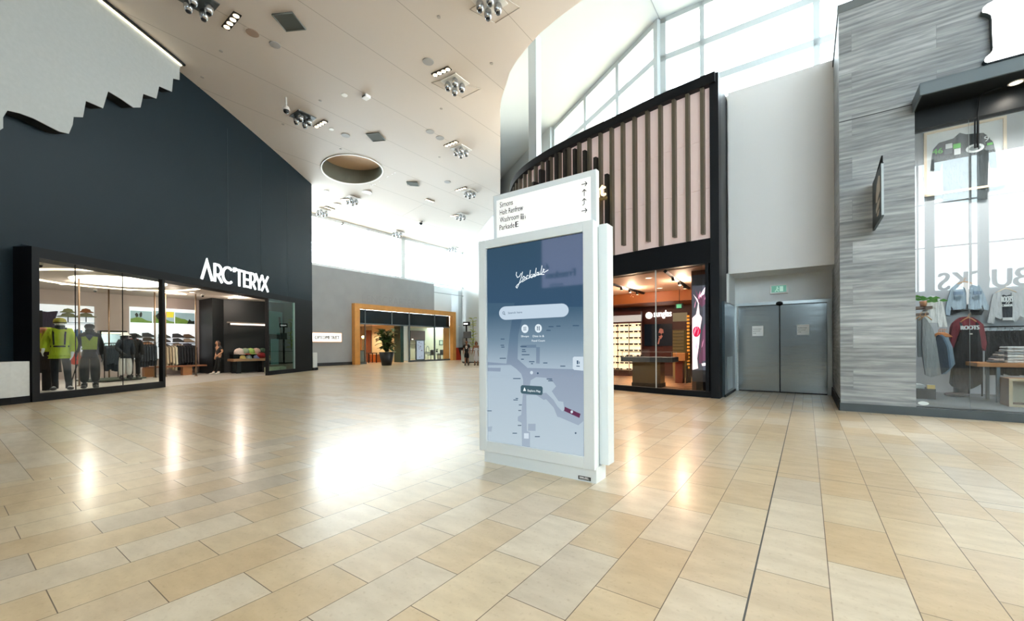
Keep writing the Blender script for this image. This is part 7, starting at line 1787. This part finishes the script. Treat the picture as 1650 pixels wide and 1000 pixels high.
# planter with a fiddle-leaf fig
pg = Vector(G.loc(*E.w(E.atz(629, 588.5))[:2]) + (0,)); pgx, pgy = pg.x, pg.y + 0.4
sc_ = (G.aty(640, 567, pgy).x - G.aty(617, 567, pgy).x)
ph = G.aty(628, 567, pgy).z
pl_ = thing(G, 'potted_fig_tree', 'fiddle leaf fig in a tapered black planter before the optician', 'plant', (pgx, pgy, 0))
r1 = 0.52
part(pl_, 'planter', MB().lathe([(0.33, 0), (r1, ph), (r1-0.05, ph), (r1-0.08, ph-0.1), (0.0, ph-0.1)], (pgx, pgy, 0), 28), mat('planter_black', '16181b', 0.4))
top_z = G.aty(629, 525, pgy).z
tr = MB(); branches = []
random.seed(11)
for k in range(5):
    an = 2*PI*k/5 + 0.5; r = 0.14 + 0.32*random.random()
    pts = [(pgx+0.05*math.cos(an), pgy+0.05*math.sin(an), ph-0.1), (pgx+0.6*r*math.cos(an), pgy+0.6*r*math.sin(an), ph+0.55), (pgx+r*1.3*math.cos(an), pgy+r*1.3*math.sin(an), top_z-0.25-0.25*random.random())]
    branches.append(pts); tr.tube(pts, [0.035, 0.026, 0.014], 7)
part(pl_, 'trunk', tr, mat('fig_bark', '4a3b2e', 0.8))
lf = MB(); lf2 = MB()
def leaf(mb, p, d, L_, W_):
    d = d.normalized(); s = d.cross(Vector((0, 0, 1)))
    s = s.normalized() if s.length > 0.05 else Vector((1, 0, 0)); n = s.cross(d)
    P = []
    for u, w in ((0, 0.08), (0.2, 0.5), (0.45, 0.75), (0.7, 1.0), (0.9, 0.7), (1.0, 0.1)):
        c = p + d*L_*u - n*(-0.10*L_*math.sin(u*PI)) - Vector((0, 0, 1))*L_*0.25*u*u
        P.append((c - s*W_*w/2 + n*0.03, c, c + s*W_*w/2 + n*0.03))
    n0 = len(mb.v)
    vs = [v for q in P for v in q]
    mb.raw(vs, [[3*i+j, 3*i+j+1, 3*i+3+j+1, 3*i+3+j] for i in range(5) for j in range(2)], 0, True)
for k in range(170):
    b3 = random.choice(branches); u = random.uniform(0.15, 1.0)
    q0, q1, q2 = [Vector(v) for v in b3]
    p = q0.lerp(q1, u*2) if u < 0.5 else q1.lerp(q2, (u-0.5)*2)
    an = random.uniform(0, 2*PI); el_ = random.uniform(-0.1, 1.0)
    leaf(lf, p, Vector((math.cos(an)*math.cos(el_), math.sin(an)*math.cos(el_), math.sin(el_))), random.uniform(0.4, 0.62), random.uniform(0.26, 0.4))
part(pl_, 'foliage', lf, mat('fig_leaf', '3d5a2c', 0.4))
for k in range(26):
    an = random.uniform(0, 2*PI); leaf(lf2, Vector((pgx+0.25+0.15*math.cos(an), pgy-0.2+0.15*math.sin(an), ph-0.05)), Vector((math.cos(an), math.sin(an), 0.5)), 0.2, 0.09)
part(pl_, 'underplanting', lf2, mat('sage_leaf', '8fae92', 0.5))
# corridor beyond: red bench end, hanging sign, distant plant, bin, counter
a = G.aty(738, 583, -0.4); b_ = G.aty(733, 560, -0.4)
rb = thing(G, 'red_bench_end', 'tilted red board with black edge beyond the timber frame', 'board', (a.x, -0.3, 0))
part(rb, 'red_board', MB().prism([(a.x-0.25, 0.0), (a.x+0.55, 0.0), (a.x+0.1, b_.z), (a.x-0.25, b_.z)], -0.35, -0.25), mat('board_red', 'c23a22', 0.5)); part(rb, 'dark_side', MB().prism([(a.x+0.57, 0), (a.x+0.9, 0), (a.x+0.9, b_.z), (a.x+0.14, b_.z)], -0.35, -0.2), mat('board_dark', '3a2420', 0.5))
cpx = E.w(E.atz(742, 585))
p = E.aty(750.5, 521.5, 24.0)
hs = thing(E, 'hanging_sign', 'small black sign with white lettering hanging in the far corridor', 'sign', (p.x, 24, p.z-0.15))
k_ = (E.aty(755, 521, 24).x - E.aty(746, 521, 24).x)
part(hs, 'sign_box', MB().box(p.x-k_/2, p.x+k_/2, 24, 24.15, p.z-0.15, p.z+0.15), m_black)
tm = MB(); text(tm, 'EXIT', p.x-k_*0.36, 24, p.z-0.06, 0.12, k_*0.72, depth=0.004) if False else tm.box(p.x-k_*0.36, p.x+k_*0.36, 23.99, 24.0, p.z-0.05, p.z+0.05)
part(hs, 'lettering', tm, MATS['sign_white_lit'])
part(hs, 'pole', MB().tube([(p.x-k_*0.05, 24.1, 0.05), (p.x-k_*0.05, 24.1, p.z-0.15)], 0.06, 8), m_black); part(hs, 'base', MB().lathe([(0.3, 0), (0.3, 0.05), (0.05, 0.08)], (p.x-k_*0.05, 24.1, 0), 16), m_black)
q = E.atx(752, 533, p.x); part(hs, 'lower_panel', MB().box(p.x-0.25, p.x+0.45, 24.0, 24.1, p.z-1.1, p.z-0.6), mat('panel_grey_dark', '4a4f55', 0.5))
# tall yellow-green floral display
a, b_ = E.aty(762, 566, 25.5), E.aty(762, 515, 25.5)
fd = thing(E, 'tall_plant_display', 'tall yellow green plant display in the far corridor behind the two walkers', 'plant', (a.x, 25.5, 0))
part(fd, 'pedestal', MB().lathe([(0.4, 0), (0.45, 1.05), (0.0, 1.05)], (a.x, 25.5, 0), 20), mat('pedestal_pale', 'd5dbd8', 0.5))
part(fd, 'stem', MB().tube([(a.x, 25.5, 1.0), (a.x+0.05, 25.5, 2.0), (a.x, 25.5, b_.z-0.1)], 0.03, 6), mat('stem_green', '6a7d3a', 0.6))
lf = MB()
for k in range(70):
    z = random.uniform(1.1, b_.z+0.1); an = random.uniform(0, 2*PI); rr_ = random.uniform(0.05, 0.32)*(1.3 if k % 3 else 0.8)
    leaf(lf, Vector((a.x+rr_*0.4*math.cos(an), 25.5+rr_*0.4*math.sin(an), z)), Vector((math.cos(an), math.sin(an), 0.5)), 0.3, 0.16)
part(fd, 'foliage', lf, mat('leaf_lime', 'a9b53f', 0.5))
a, b_ = E.aty(743, 584, 24.6), E.aty(765, 564, 24.6)
dk_ = thing(E, 'corridor_counter', 'pale low counter behind the two walkers in the far corridor', 'counter', (a.x, 24.6, 0))
part(dk_, 'front', MB().box(a.x, b_.x+1.0, 24.6, 25.0, 0.08, 0.95), mat('counter_pale', 'b5bcb8', 0.5)); part(dk_, 'worktop', MB().box(a.x-0.05, b_.x+1.05, 24.55, 25.05, 0.95, 1.0), mat('counter_top', '6b6f70', 0.4)); part(dk_, 'plinth', MB().box(a.x+0.05, b_.x+0.95, 24.65, 24.95, 0, 0.08), m_black)

# ------------------------------------------------------------------ people and mannequins
def figure(name, label, cat, px, pyf, pyt, pose, clothes, skin_m, hair=None, group=None, z0=0.0, turn=0.0, skip_legs=False):
    """a body grown round one skeleton; pose gives joint offsets in units of the standing height; the figure faces the hall"""
    g = E.w(E.atz(px, pyf, z0)); D = g.y
    top = EYE + ((CY + (CX-px)*ROLL) - pyt)/FPX*D
    Hh = (top - z0)/pose.get('tall', 1.0)
    F_ = Frame(turn, (g.x, g.y))
    t = thing(F_, name, label, cat, (0, 0, z0), group)
    J = dict(pelvis=(0, 0, .525), spine=(0, 0, .63), chest=(0, 0, .745), neck=(0, 0, .838), head=(0, -.004, .905), crown=(0, .002, .955),
             shL=(-.092, 0, .80), elL=(-.125, .012, .635), wrL=(-.135, -.03, .49), shR=(.092, 0, .80), elR=(.125, .012, .635), wrR=(.135, -.03, .49),
             hipL=(-.052, 0, .505), knL=(-.058, -.012, .28), anL=(-.06, .012, .045), toL=(-.07, -.085, .018), hipR=(.052, 0, .505), knR=(.058, -.012, .28), anR=(.06, .012, .045), toR=(.07, -.085, .018))
    J.update(pose.get('J', {}))
    P = {k: Vector(v)*Hh + Vector((0, 0, z0)) for k, v in J.items()}
    names = list(P); V = [tuple(P[k]) for k in names]; ix = {k: i for i, k in enumerate(names)}
    ed = [('pelvis', 'spine'), ('spine', 'chest'), ('chest', 'neck'), ('neck', 'head'), ('head', 'crown')]
    for s in 'LR': ed += [('chest', 'sh'+s), ('sh'+s, 'el'+s), ('el'+s, 'wr'+s), ('pelvis', 'hip'+s), ('hip'+s, 'kn'+s), ('kn'+s, 'an'+s), ('an'+s, 'to'+s)]
    R = dict(pelvis=(.075, .058), spine=(.068, .052), chest=(.082, .058), neck=.028, head=(.046, .056), crown=(.034, .042), sh=.036, el=.025, wr=.018, hip=.055, kn=.034, an=.024, to=.02)
    rad = lambda k: R.get(k, R.get(k[:2], R.get(k[:3])))
    RAD = []
    for k in names:
        r = R.get(k) or R.get(k[:-1]); RAD.append(tuple(q*Hh for q in r) if isinstance(r, tuple) else r*Hh)
    E_ = [(ix[a], ix[b_]) for a, b_ in ed]
    for s, sg in (('L', -1), ('R', 1)):            # hands: palm, four fingers of different length, thumb off the side
        w = P['wr'+s]; d = (w - P['el'+s]).normalized(); side = Vector((1, 0, 0)) if abs(d.x) < 0.8 else Vector((0, 1, 0))
        f = d.cross(side).normalized()
        pal = w + d*.045*Hh; ip = len(V); V.append(tuple(pal)); RAD.append((.018*Hh, .011*Hh)); E_.append((ix['wr'+s], ip))
        for q, ln_ in ((-.013, .040), (-.0045, .048), (.0045, .045), (.013, .036)):
            a = pal + f*q*Hh + d*.012*Hh; i1 = len(V); V += [tuple(a), tuple(a + d*ln_*.55*Hh + side*(-.006*Hh*sg)), tuple(a + d*ln_*Hh*.95 + side*(-.016*Hh*sg))]
            RAD += [.0058*Hh, .0052*Hh, .0042*Hh]; E_ += [(ip, i1), (i1, i1+1), (i1+1, i1+2)]
        a = w + d*.018*Hh - f*.016*Hh; i1 = len(V); V += [tuple(a), tuple(a + d*.018*Hh - f*.014*Hh), tuple(a + d*.036*Hh - f*.016*Hh)]
        RAD += [.0075*Hh, .0062*Hh, .005*Hh]; E_ += [(ix['wr'+s], i1), (i1, i1+1), (i1+1, i1+2)]
    body = skin(V, E_, RAD, 0, 1)
    h = P['head']; r = Hh
    body.ell((h.x, h.y-.006*r, h.z+.008*r), (.044*r, .052*r, .062*r), 16)
    body.tube([(h.x, h.y-.054*r, h.z+.018*r), (h.x, h.y-.068*r, h.z-.004*r), (h.x, h.y-.055*r, h.z-.008*r)], [.005*r, .008*r, .007*r], 6)
    for sg in (-1, 1): body.ell((h.x+sg*.045*r, h.y+.004*r, h.z+.004*r), (.006*r, .012*r, .016*r), 8)
    bo_ = part(t, 'body', body, skin_m)
    if hair:
        fd_ = mat('face_dark', '3a221c', 0.5)
        for sg in (-1, 1): part(bo_, 'eye', MB().ell((h.x+sg*.018*r, h.y-.054*r, h.z+.012*r), (.007*r, .004*r, .004*r), 8), fd_)
        part(bo_, 'mouth', MB().box(h.x-.014*r, h.x+.014*r, h.y-.056*r, h.y-.050*r, h.z-.030*r, h.z-.026*r), fd_)
        hm = MB(); hm.ell((h.x, h.y+.010*r, h.z+.026*r), (.052*r, .056*r, .052*r), 14)
        if hair[1]:
            hm.tube([(h.x, h.y+.03*r, h.z+.03*r), (h.x, h.y+.045*r, h.z-.05*r), (h.x+.01*r, h.y+.05*r, h.z-.05*r-hair[1]*r)], [.05*r, .048*r, .02*r], 10)
            for sg in (-1, 1): hm.tube([(h.x+sg*.042*r, h.y-.002*r, h.z+.03*r), (h.x+sg*.052*r, h.y-.002*r, h.z-.05*r), (h.x+sg*.05*r, h.y-.03*r, h.z-.03*r-hair[1]*r)], [.016*r, .02*r, .009*r], 8)
        part(t, 'hair', hm, hair[0])
    def shell(joints, edges, radii, root):
        V2 = [tuple(P[k] if isinstance(k, str) else Vector(k)*Hh + Vector((0, 0, z0))) for k in joints]
        return skin(V2, edges, [tuple(q*Hh for q in r) if isinstance(r, tuple) else r*Hh for r in radii], root, 1)
    mid = lambda a, b_, u: tuple((Vector(J[a])*(1-u) + Vector(J[b_])*u))
    for c in clothes:
        k, m_ = c[0], c[1]; f = c[2] if len(c) > 2 else 1.0
        if k in ('jacket', 'tee'):
            u = 0.94 if k == 'jacket' else 0.62
            js = ['pelvis', 'spine', 'chest', 'shL', 'shR']; es = [(0, 1), (1, 2), (2, 3), (2, 4)]
            rs = [(.078*f, .06*f), (.076*f, .06*f), (.086*f, .066*f), .044*f, .044*f]
            for s in 'LR':
                b0 = len(js)
                if k == 'jacket': js += ['el'+s, mid('el'+s, 'wr'+s, u)]; rs += [.037*f, .027*f]; es += [(3 if s == 'L' else 4, b0), (b0, b0+1)]
                else: js += [mid('sh'+s, 'el'+s, u)]; rs += [.038*f]; es += [(3 if s == 'L' else 4, b0)]
            js.append(mid('chest', 'neck', 0.75)); rs.append(.042); es.append((2, len(js)-1))
            if k == 'jacket' or k == 'tee': js.append((J['pelvis'][0], J['pelvis'][1], J['pelvis'][2]-.05)); rs.append((.082*f, .064*f)); es.append((0, len(js)-1))
            part(t, 'jacket' if k == 'jacket' else 't_shirt', shell(js, es, rs, 0), m_)
        elif k in ('trousers', 'shorts', 'wide_trousers'):
            q = 1.45 if k == 'wide_trousers' else 1.0
            js = ['pelvis']; es = []; rs = [(.076, .06)]
            for s in 'LR':
                b0 = len(js); js += ['hip'+s, 'kn'+s]; rs += [.056, .043*q]; es += [(0, b0), (b0, b0+1)]
                if k != 'shorts': js.append(mid('kn'+s, 'an'+s, 0.86)); rs.append(.036*q); es.append((b0+1, b0+2))
            js.append(mid('pelvis', 'spine', 0.4)); rs.append((.078, .06)); es.append((0, len(js)-1))
            part(t, 'shorts' if k == 'shorts' else 'trousers', shell(js, es, rs, 0), m_)
        elif k == 'shoes':
            sm = MB()
            for s in 'LR':
                a, b_ = P['an'+s], P['to'+s]; hb_ = f*.03*r
                sm.ell(((a.x+b_.x)/2, (a.y+b_.y)/2-.008*r, z0+.022*r), (.036*r, .075*r, .022*r), 12)
                sm.tube([(a.x, a.y, z0+.02*r), (a.x, a.y, a.z+hb_)], [.034*r, .036*r], 10)
            part(t, 'shoes', sm, m_)
        elif k == 'dress':
            z_h = c[3]
            js = ['chest', 'spine', 'pelvis', (0, 0, (J['pelvis'][2]+z_h)/2), (0, 0, z_h)]
            part(t, 'dress', shell(js, [(0, 1), (1, 2), (2, 3), (3, 4)], [(.088, .066), (.075, .06), (.092, .075), (.112, .09), (.125, .1)], 1), m_)
        elif k == 'emblem':
            em = MB(); c0 = P['chest']; y = c0.y-.076*r
            em.ell((c0.x, y, c0.z-.015*r), (.045*r, .01*r, .048*r), 14); em.box(c0.x-.022*r, c0.x+.022*r, y-.008*r, y+.008*r, c0.z-.085*r, c0.z-.05*r)
            o = part(t, 'skull_print', em, m_)
            ey = MB(); 
            for sg in (-1, 1): ey.ell((c0.x+sg*.018*r, y-.009*r, c0.z-.02*r), (.012*r, .004*r, .014*r), 8)
            ey.ell((c0.x, y-.009*r, c0.z-.045*r), (.005*r, .003*r, .009*r), 6); part(o, 'print_eyes', ey, MATS['black_steel'])
        elif k == 'helmet':
            part(t, 'helmet', MB().lathe([(.064*r, -.005*r), (.066*r, .02*r), (.056*r, .052*r), (.03*r, .07*r), (0, .074*r)], (h.x, h.y, h.z+.01*r), 18, sy=1.12), m_); part(t, 'helmet_band', MB().lathe([(.067*r, 0), (.068*r, .012*r)], (h.x, h.y, h.z+.008*r), 18, sy=1.12, cap=False), m_black)
        elif k == 'hat':
            part(t, 'hat', MB().lathe([(.10*r*f, .0), (.098*r*f, .004*r), (.06*r, .02*r), (.056*r, .05*r), (.04*r, .066*r), (0, .07*r)], (h.x, h.y, h.z+.012*r), 20), m_)
        elif k == 'cap':
            o = part(t, 'cap', MB().lathe([(.058*r, 0), (.058*r, .025*r), (.04*r, .052*r), (0, .06*r)], (h.x, h.y, h.z+.014*r), 16), m_); part(o, 'peak', MB().raw([(h.x-.04*r, h.y-.04*r, h.z+.018*r), (h.x+.04*r, h.y-.04*r, h.z+.018*r), (h.x+.03*r, h.y-.1*r, h.z+.01*r), (h.x-.03*r, h.y-.1*r, h.z+.01*r), (h.x-.04*r, h.y-.04*r, h.z+.024*r), (h.x+.04*r, h.y-.04*r, h.z+.024*r), (h.x+.03*r, h.y-.1*r, h.z+.016*r), (h.x-.03*r, h.y-.1*r, h.z+.016*r)], [(0, 1, 2, 3), (7, 6, 5, 4), (0, 4, 5, 1), (1, 5, 6, 2), (2, 6, 7, 3), (3, 7, 4, 0)]), m_)
        elif k == 'belt':
            c0 = P['pelvis']; part(t, 'belt', MB().lathe([(.092*r, 0), (.092*r, .022*r)], (c0.x, c0.y, c0.z+.06*r), 20, sy=.82, cap=False), m_)
            sm = MB()
            for sg in (-1, 1): sm.tube([(c0.x+sg*.05*r, -.08*r, P['pelvis'].z+.09*r), (c0.x+sg*.055*r, -.086*r, P['chest'].z), (c0.x+sg*.06*r, -.02*r, P['shL'].z+.05*r)], .009*r, 6)
            part(t, 'harness_strap', sm, m_)
        elif k == 'backpack':
            c0 = P['chest']; o = part(t, 'backpack', MB().ell((c0.x, c0.y+.12*r, c0.z-.05*r), (.095*r, .07*r, .16*r), 16), m_)
        elif k == 'scarf':
            part(t, 'neck_gaiter', MB().tube([(0, P['neck'].y, P['neck'].z-.02*r), (0, h.y-.004*r, h.z-.02*r)], [.052*r, .05*r], 12), m_)
    return t, Hh
m_skin = mat('skin_tone', 'b98a6c', 0.55); m_skin2 = mat('skin_deep', '8a5b42', 0.55); m_mannq = mat('mannequin_grey', '2a2d30', 0.5); m_mannw = mat('mannequin_white', 'e6e6e2', 0.5)
hairb = mat('hair_dark', '1b1512', 0.6); hairbr = mat('hair_brown', '3d2417', 0.6)
walk = {'J': dict(knL=(-.05, -.05, .29), anL=(-.05, -.05, .05), toL=(-.055, -.14, .02), knR=(.055, .0, .275), anR=(.058, .10, .07), toR=(.065, .03, .018), elL=(-.13, .04, .64), wrL=(-.14, .03, .5), wrR=(.14, -.07, .5))}
figure('person', 'person in black T-shirt with pale skull print and shorts, in the far corridor', 'person', 752, 588.5, 548, walk, [('tee', cloth('tee_black', '0d0e10'), 1.12), ('shorts', cloth('shorts_black', '0f1012')), ('emblem', mat('skull_pale', 'd8cfc4', 0.7)), ('shoes', mat('shoe_black', '141416', 0.5))], m_skin2, (hairb, 0.0))
figure('person', 'person in a long pale grey sleeveless dress walking beside the person in black', 'person', 767.5, 588.5, 549, {'J': dict(wrL=(-.17, -.02, .5), elL=(-.14, .0, .64))}, [('dress', cloth('dress_pale', 'c3c5cc'), 1.0, .14), ('shoes', mat('sandal_brown', '3a2a24', 0.5))], m_skin2, (hairbr, 0.03))
wom = {'J': dict(pelvis=(0, .03, .525), hipL=(-.05, .03, .505), hipR=(.05, .03, .505), knL=(-.03, -.03, .28), anL=(-.075, -.09, .045), toL=(-.12, -.17, .018), knR=(.05, -.02, .28), anR=(.03, -.02, .045), toR=(.05, -.11, .018),
            head=(-.012, -.012, .905), crown=(-.014, -.008, .955), elR=(.14, .03, .66), wrR=(.10, -.07, .57), elL=(-.125, .03, .65), wrL=(-.10, -.02, .52))}
figure('person', 'long-haired person in dark top and black trousers leaning by the black wall', 'person', 352, 602.5, 547.5, wom, [('tee', cloth('top_charcoal', '2c2b2c'), 1.0), ('trousers', cloth('trousers_black', '0c0d0f')), ('shoes', mat('trainer_white', 'd9d5d0', 0.6))], m_skin, (hairbr, 0.09), z0=0.008, turn=-0.35)
mq = {'J': dict(knL=(-.05, -.02, .285), anL=(-.05, .03, .045), toL=(-.075, -.05, .018), knR=(.07, -.05, .29), anR=(.085, -.03, .045), toR=(.12, -.12, .018), elL=(-.14, .03, .66), wrL=(-.15, -.05, .55), elR=(.13, .02, .64), wrR=(.12, -.05, .5)), 'tall': 1.01}
m_hiv = cloth('hi_vis_yellow', 'b9cc2a', 0.15); m_navyc = cloth('navy_trousers', '121b23', 0.2); m_blk = cloth('black_shell', '070809', 0.2)
figure('mannequin', 'mannequin in a bright yellow jacket and yellow helmet behind the shop glass', 'mannequin', 97, 628, 509, mq, [('jacket', m_hiv, 1.36), ('trousers', m_navyc), ('helmet', cloth('helmet_yellow', 'a8a02a', 0.1)), ('scarf', cloth('gaiter_dark', '2a2f2c', 0.1)), ('belt', m_blk), ('backpack', cloth('pack_dark', '22281f', 0.2)), ('shoes', mat('boot_black', '14171a', 0.5), 2.6)], m_mannw, None, z0=0.03, turn=0.75)
figure('mannequin', 'mannequin in a black hood, yellow vest and wide black trousers behind the shop glass', 'mannequin', 145, 625, 519, {'J': dict(elL=(-.13, .0, .65), wrL=(-.14, -.06, .52))}, [('jacket', m_blk, 1.1), ('wide_trousers', m_blk), ('cap', m_blk), ('belt', m_blk), ('backpack', m_blk), ('scarf', m_blk), ('shoes', mat('boot_black'), 1.0)], m_mannq, None, z0=0.03, turn=0.75)
# yellow vest panel on the second mannequin
g_ = E.w(E.atz(145, 625, 0.03)); Fv = Frame(0.75, (g_.x, g_.y)); mqs = [o for o in bpy.data.objects if o.name.startswith('mannequin') and not o.parent][-1]
hh_ = (EYE + (CY+(CX-145)*ROLL-519)/FPX*g_.y - 0.03)
part(mqs, 'yellow_vest', garment([(-.075*hh_, .60*hh_), (.08*hh_, .60*hh_), (.09*hh_, .79*hh_), (.04*hh_, .80*hh_), (0, .73*hh_), (-.04*hh_, .80*hh_), (-.085*hh_, .79*hh_)], -.088*hh_, .03*hh_, .012*hh_, .04), cloth('vest_yellow', '8f9f2a', 0.2))
# two mannequins on a low green platform
ga, gb = E.atz(170, 616.5, 0.0), E.atz(236, 611, 0.0)
pw = E.w(E.atz(204, 613)); Fp_ = Frame(math.atan2(E.w(gb).y-E.w(ga).y, E.w(gb).x-E.w(ga).x), tuple(E.w(ga))[:2]); wl = (E.w(gb)-E.w(ga)).length
pf_ = thing(Fp_, 'display_platform', 'low dark green platform under the pale hat mannequin', 'platform', (wl/2, 0.4, 0.008))
bevel(part(pf_, 'platform_top', MB().box(0, wl, 0, 1.3, 0.05, 0.11), mat('platform_green', '4a5548', 0.5)), 0.01); part(pf_, 'platform_base', MB().box(0.1, wl-0.1, 0.1, 1.2, 0.008, 0.05), m_black)
figure('mannequin', 'mannequin in a pale hat, navy jacket and white trousers on the green platform', 'mannequin', 202, 611, 534, {'J': dict(elL=(-.14, -.0, .65), wrL=(-.08, -.10, .56), elR=(.13, .0, .64), wrR=(.12, -.05, .5))}, [('jacket', cloth('navy_jacket', '1a232c', 0.2), 1.2), ('wide_trousers', cloth('white_trousers', 'bdbdb8', 0.15)), ('hat', cloth('hat_pale', 'c9cbc8', 0.1), 1.0), ('shoes', mat('boot_black'), 1.0)], m_mannq, None, z0=0.11, turn=1.1)
figure('mannequin', 'mannequin all in black behind the pale hat mannequin on the green platform', 'mannequin', 217, 609.5, 535, {'J': dict(elL=(-.13, .0, .65), wrL=(-.12, -.06, .53))}, [('jacket', m_blk, 1.15), ('trousers', m_blk), ('cap', m_blk), ('backpack', m_blk), ('shoes', mat('boot_black'), 1.0)], m_mannq, None, z0=0.11, turn=0.5)
# second yellow jacket on a stand, with gear, left of the first mannequin
gy = E.w(E.atz(72, 628, 0.03)); Dq = gy.y; Fy = Frame(0, (gy.x, gy.y)); uu = Dq/FPX
def my(px, py): return ((px-72)*uu, EYE + ((CY+(CX-px)*ROLL)-py)*uu)
jt = thing(Fy, 'jacket_stand', 'yellow jacket with dark trousers on a square stand left of the yellow mannequin', 'display stand', (0, 0, 0.008))
part(jt, 'jacket_body', garment([my(*p) for p in ((62, 534), (72, 527), (82, 530), (86, 540), (84, 566), (66, 567), (63, 552))], 0.0, 0.12, 0.06, 0.2), m_hiv)
part(jt, 'sling_straps', MB().tube([my(80, 534)[:1]+(-0.15,)+my(80, 534)[1:], my(74, 566)[:1]+(-0.16,)+my(74, 566)[1:]], 0.03, 6), cloth('sling_gold', '9a7a2a', 0.2))
part(jt, 'dark_trousers', garment([my(*p) for p in ((58, 545), (66, 566), (84, 566), (86, 600), (58, 601))], 0.05, 0.1, 0.06, 0.2), cloth('trouser_brown', '221c1c', 0.2))
p = my(71, 600); part(jt, 'stand_post', MB().box(p[0]-0.07, p[0]+0.07, 0.0, 0.14, 0.008, p[1]+0.1), m_black)
p = my(70, 531); part(jt, 'orange_hood', MB().ell((p[0], -0.05, p[1]-0.02), (0.24, 0.16, 0.09), 12), cloth('hood_salmon', 'c88a70', 0.15))
# blue and red gear between the mannequins
gz = E.w(E.atz(125, 618)); Fz = Frame(0, (gz.x, gz.y)); uz = gz.y/FPX
def mz_(px, py): return ((px-125)*uz, EYE + ((CY+(CX-px)*ROLL)-py)*uz)
gr = thing(Fz, 'gear_rack', 'thin black stand with blue and red climbing gear between the two front mannequins', 'display stand', (0, 0, 0.008))
for sx_ in (-0.25, 0.25): part(gr, 'leg', MB().tube([(sx_, 0, 0.01), (0, 0, mz_(125, 585)[1])], 0.018, 6), m_black)
part(gr, 'post', MB().tube([(0, 0, mz_(125, 585)[1]), (0, 0, mz_(125, 530)[1])], 0.02, 6), m_black)
part(gr, 'blue_shell', garment([mz_(*p) for p in ((122, 531), (131, 532), (133, 555), (123, 556))], -0.02, 0.06, 0.04, 0.06), cloth('shell_blue', '31587c', 0.2))
part(gr, 'red_pack', MB().ell((mz_(123, 577)[0], -0.05, mz_(123, 577)[1]), (0.22, 0.12, 0.24), 14), cloth('pack_red', 'b8321f', 0.2)); part(gr, 'maroon_pouch', MB().ell((mz_(122, 562)[0], -0.04, mz_(122, 562)[1]), (0.16, 0.1, 0.2), 12), cloth('pouch_maroon', '4a2028', 0.2))
# black dummies and gear in the right-hand window
for k, (px, pf, ptop, lb, tn) in enumerate(((460, 597, 548, 'black dummy with tangled rope at its neck in the green window', 0.2),)):
    figure('mannequin', lb, 'mannequin', px, pf, ptop, {}, [('jacket', m_blk, 1.1), ('trousers', m_blk), ('scarf', cloth('rope_grey', '59636a', 0.3)), ('shoes', mat('boot_black'), 1.0)], m_mannq, None, z0=0.008, turn=tn)
ga = L.aty(440, 599, 1.0)
pn_ = thing(L, 'leaning_display', 'leaning black display with teal panels in the right-hand green window', 'display', (ga.x, 1.0, 0.008))
f0, f1 = L.aty(441, 595, 1.0).x, L.aty(452, 595, 1.0).x
part(pn_, 'frame', MB().tube([(f1+0.4, 1.0, 0.03), (f0+0.5, 1.0, 2.9), (f1+1.1, 1.0, 2.95)], 0.06, 4, sm=False), m_black)
part(pn_, 'teal_panel', MB().box(f0, f1, 1.1, 1.14, 0.4, 1.75), mat('teal_panel', '5f8f92', 0.35, emit='6fa0a2', es=0.12)); part(pn_, 'upper_panel', MB().box(f0-0.2, f1+0.5, 1.2, 1.24, 2.0, 3.2), mat('teal_panel')); part(pn_, 'pale_base', MB().box(f0-0.3, f1+0.7, 0.5, 1.3, 0.008, 0.3), mat('base_pale', '9aa087', 0.5))
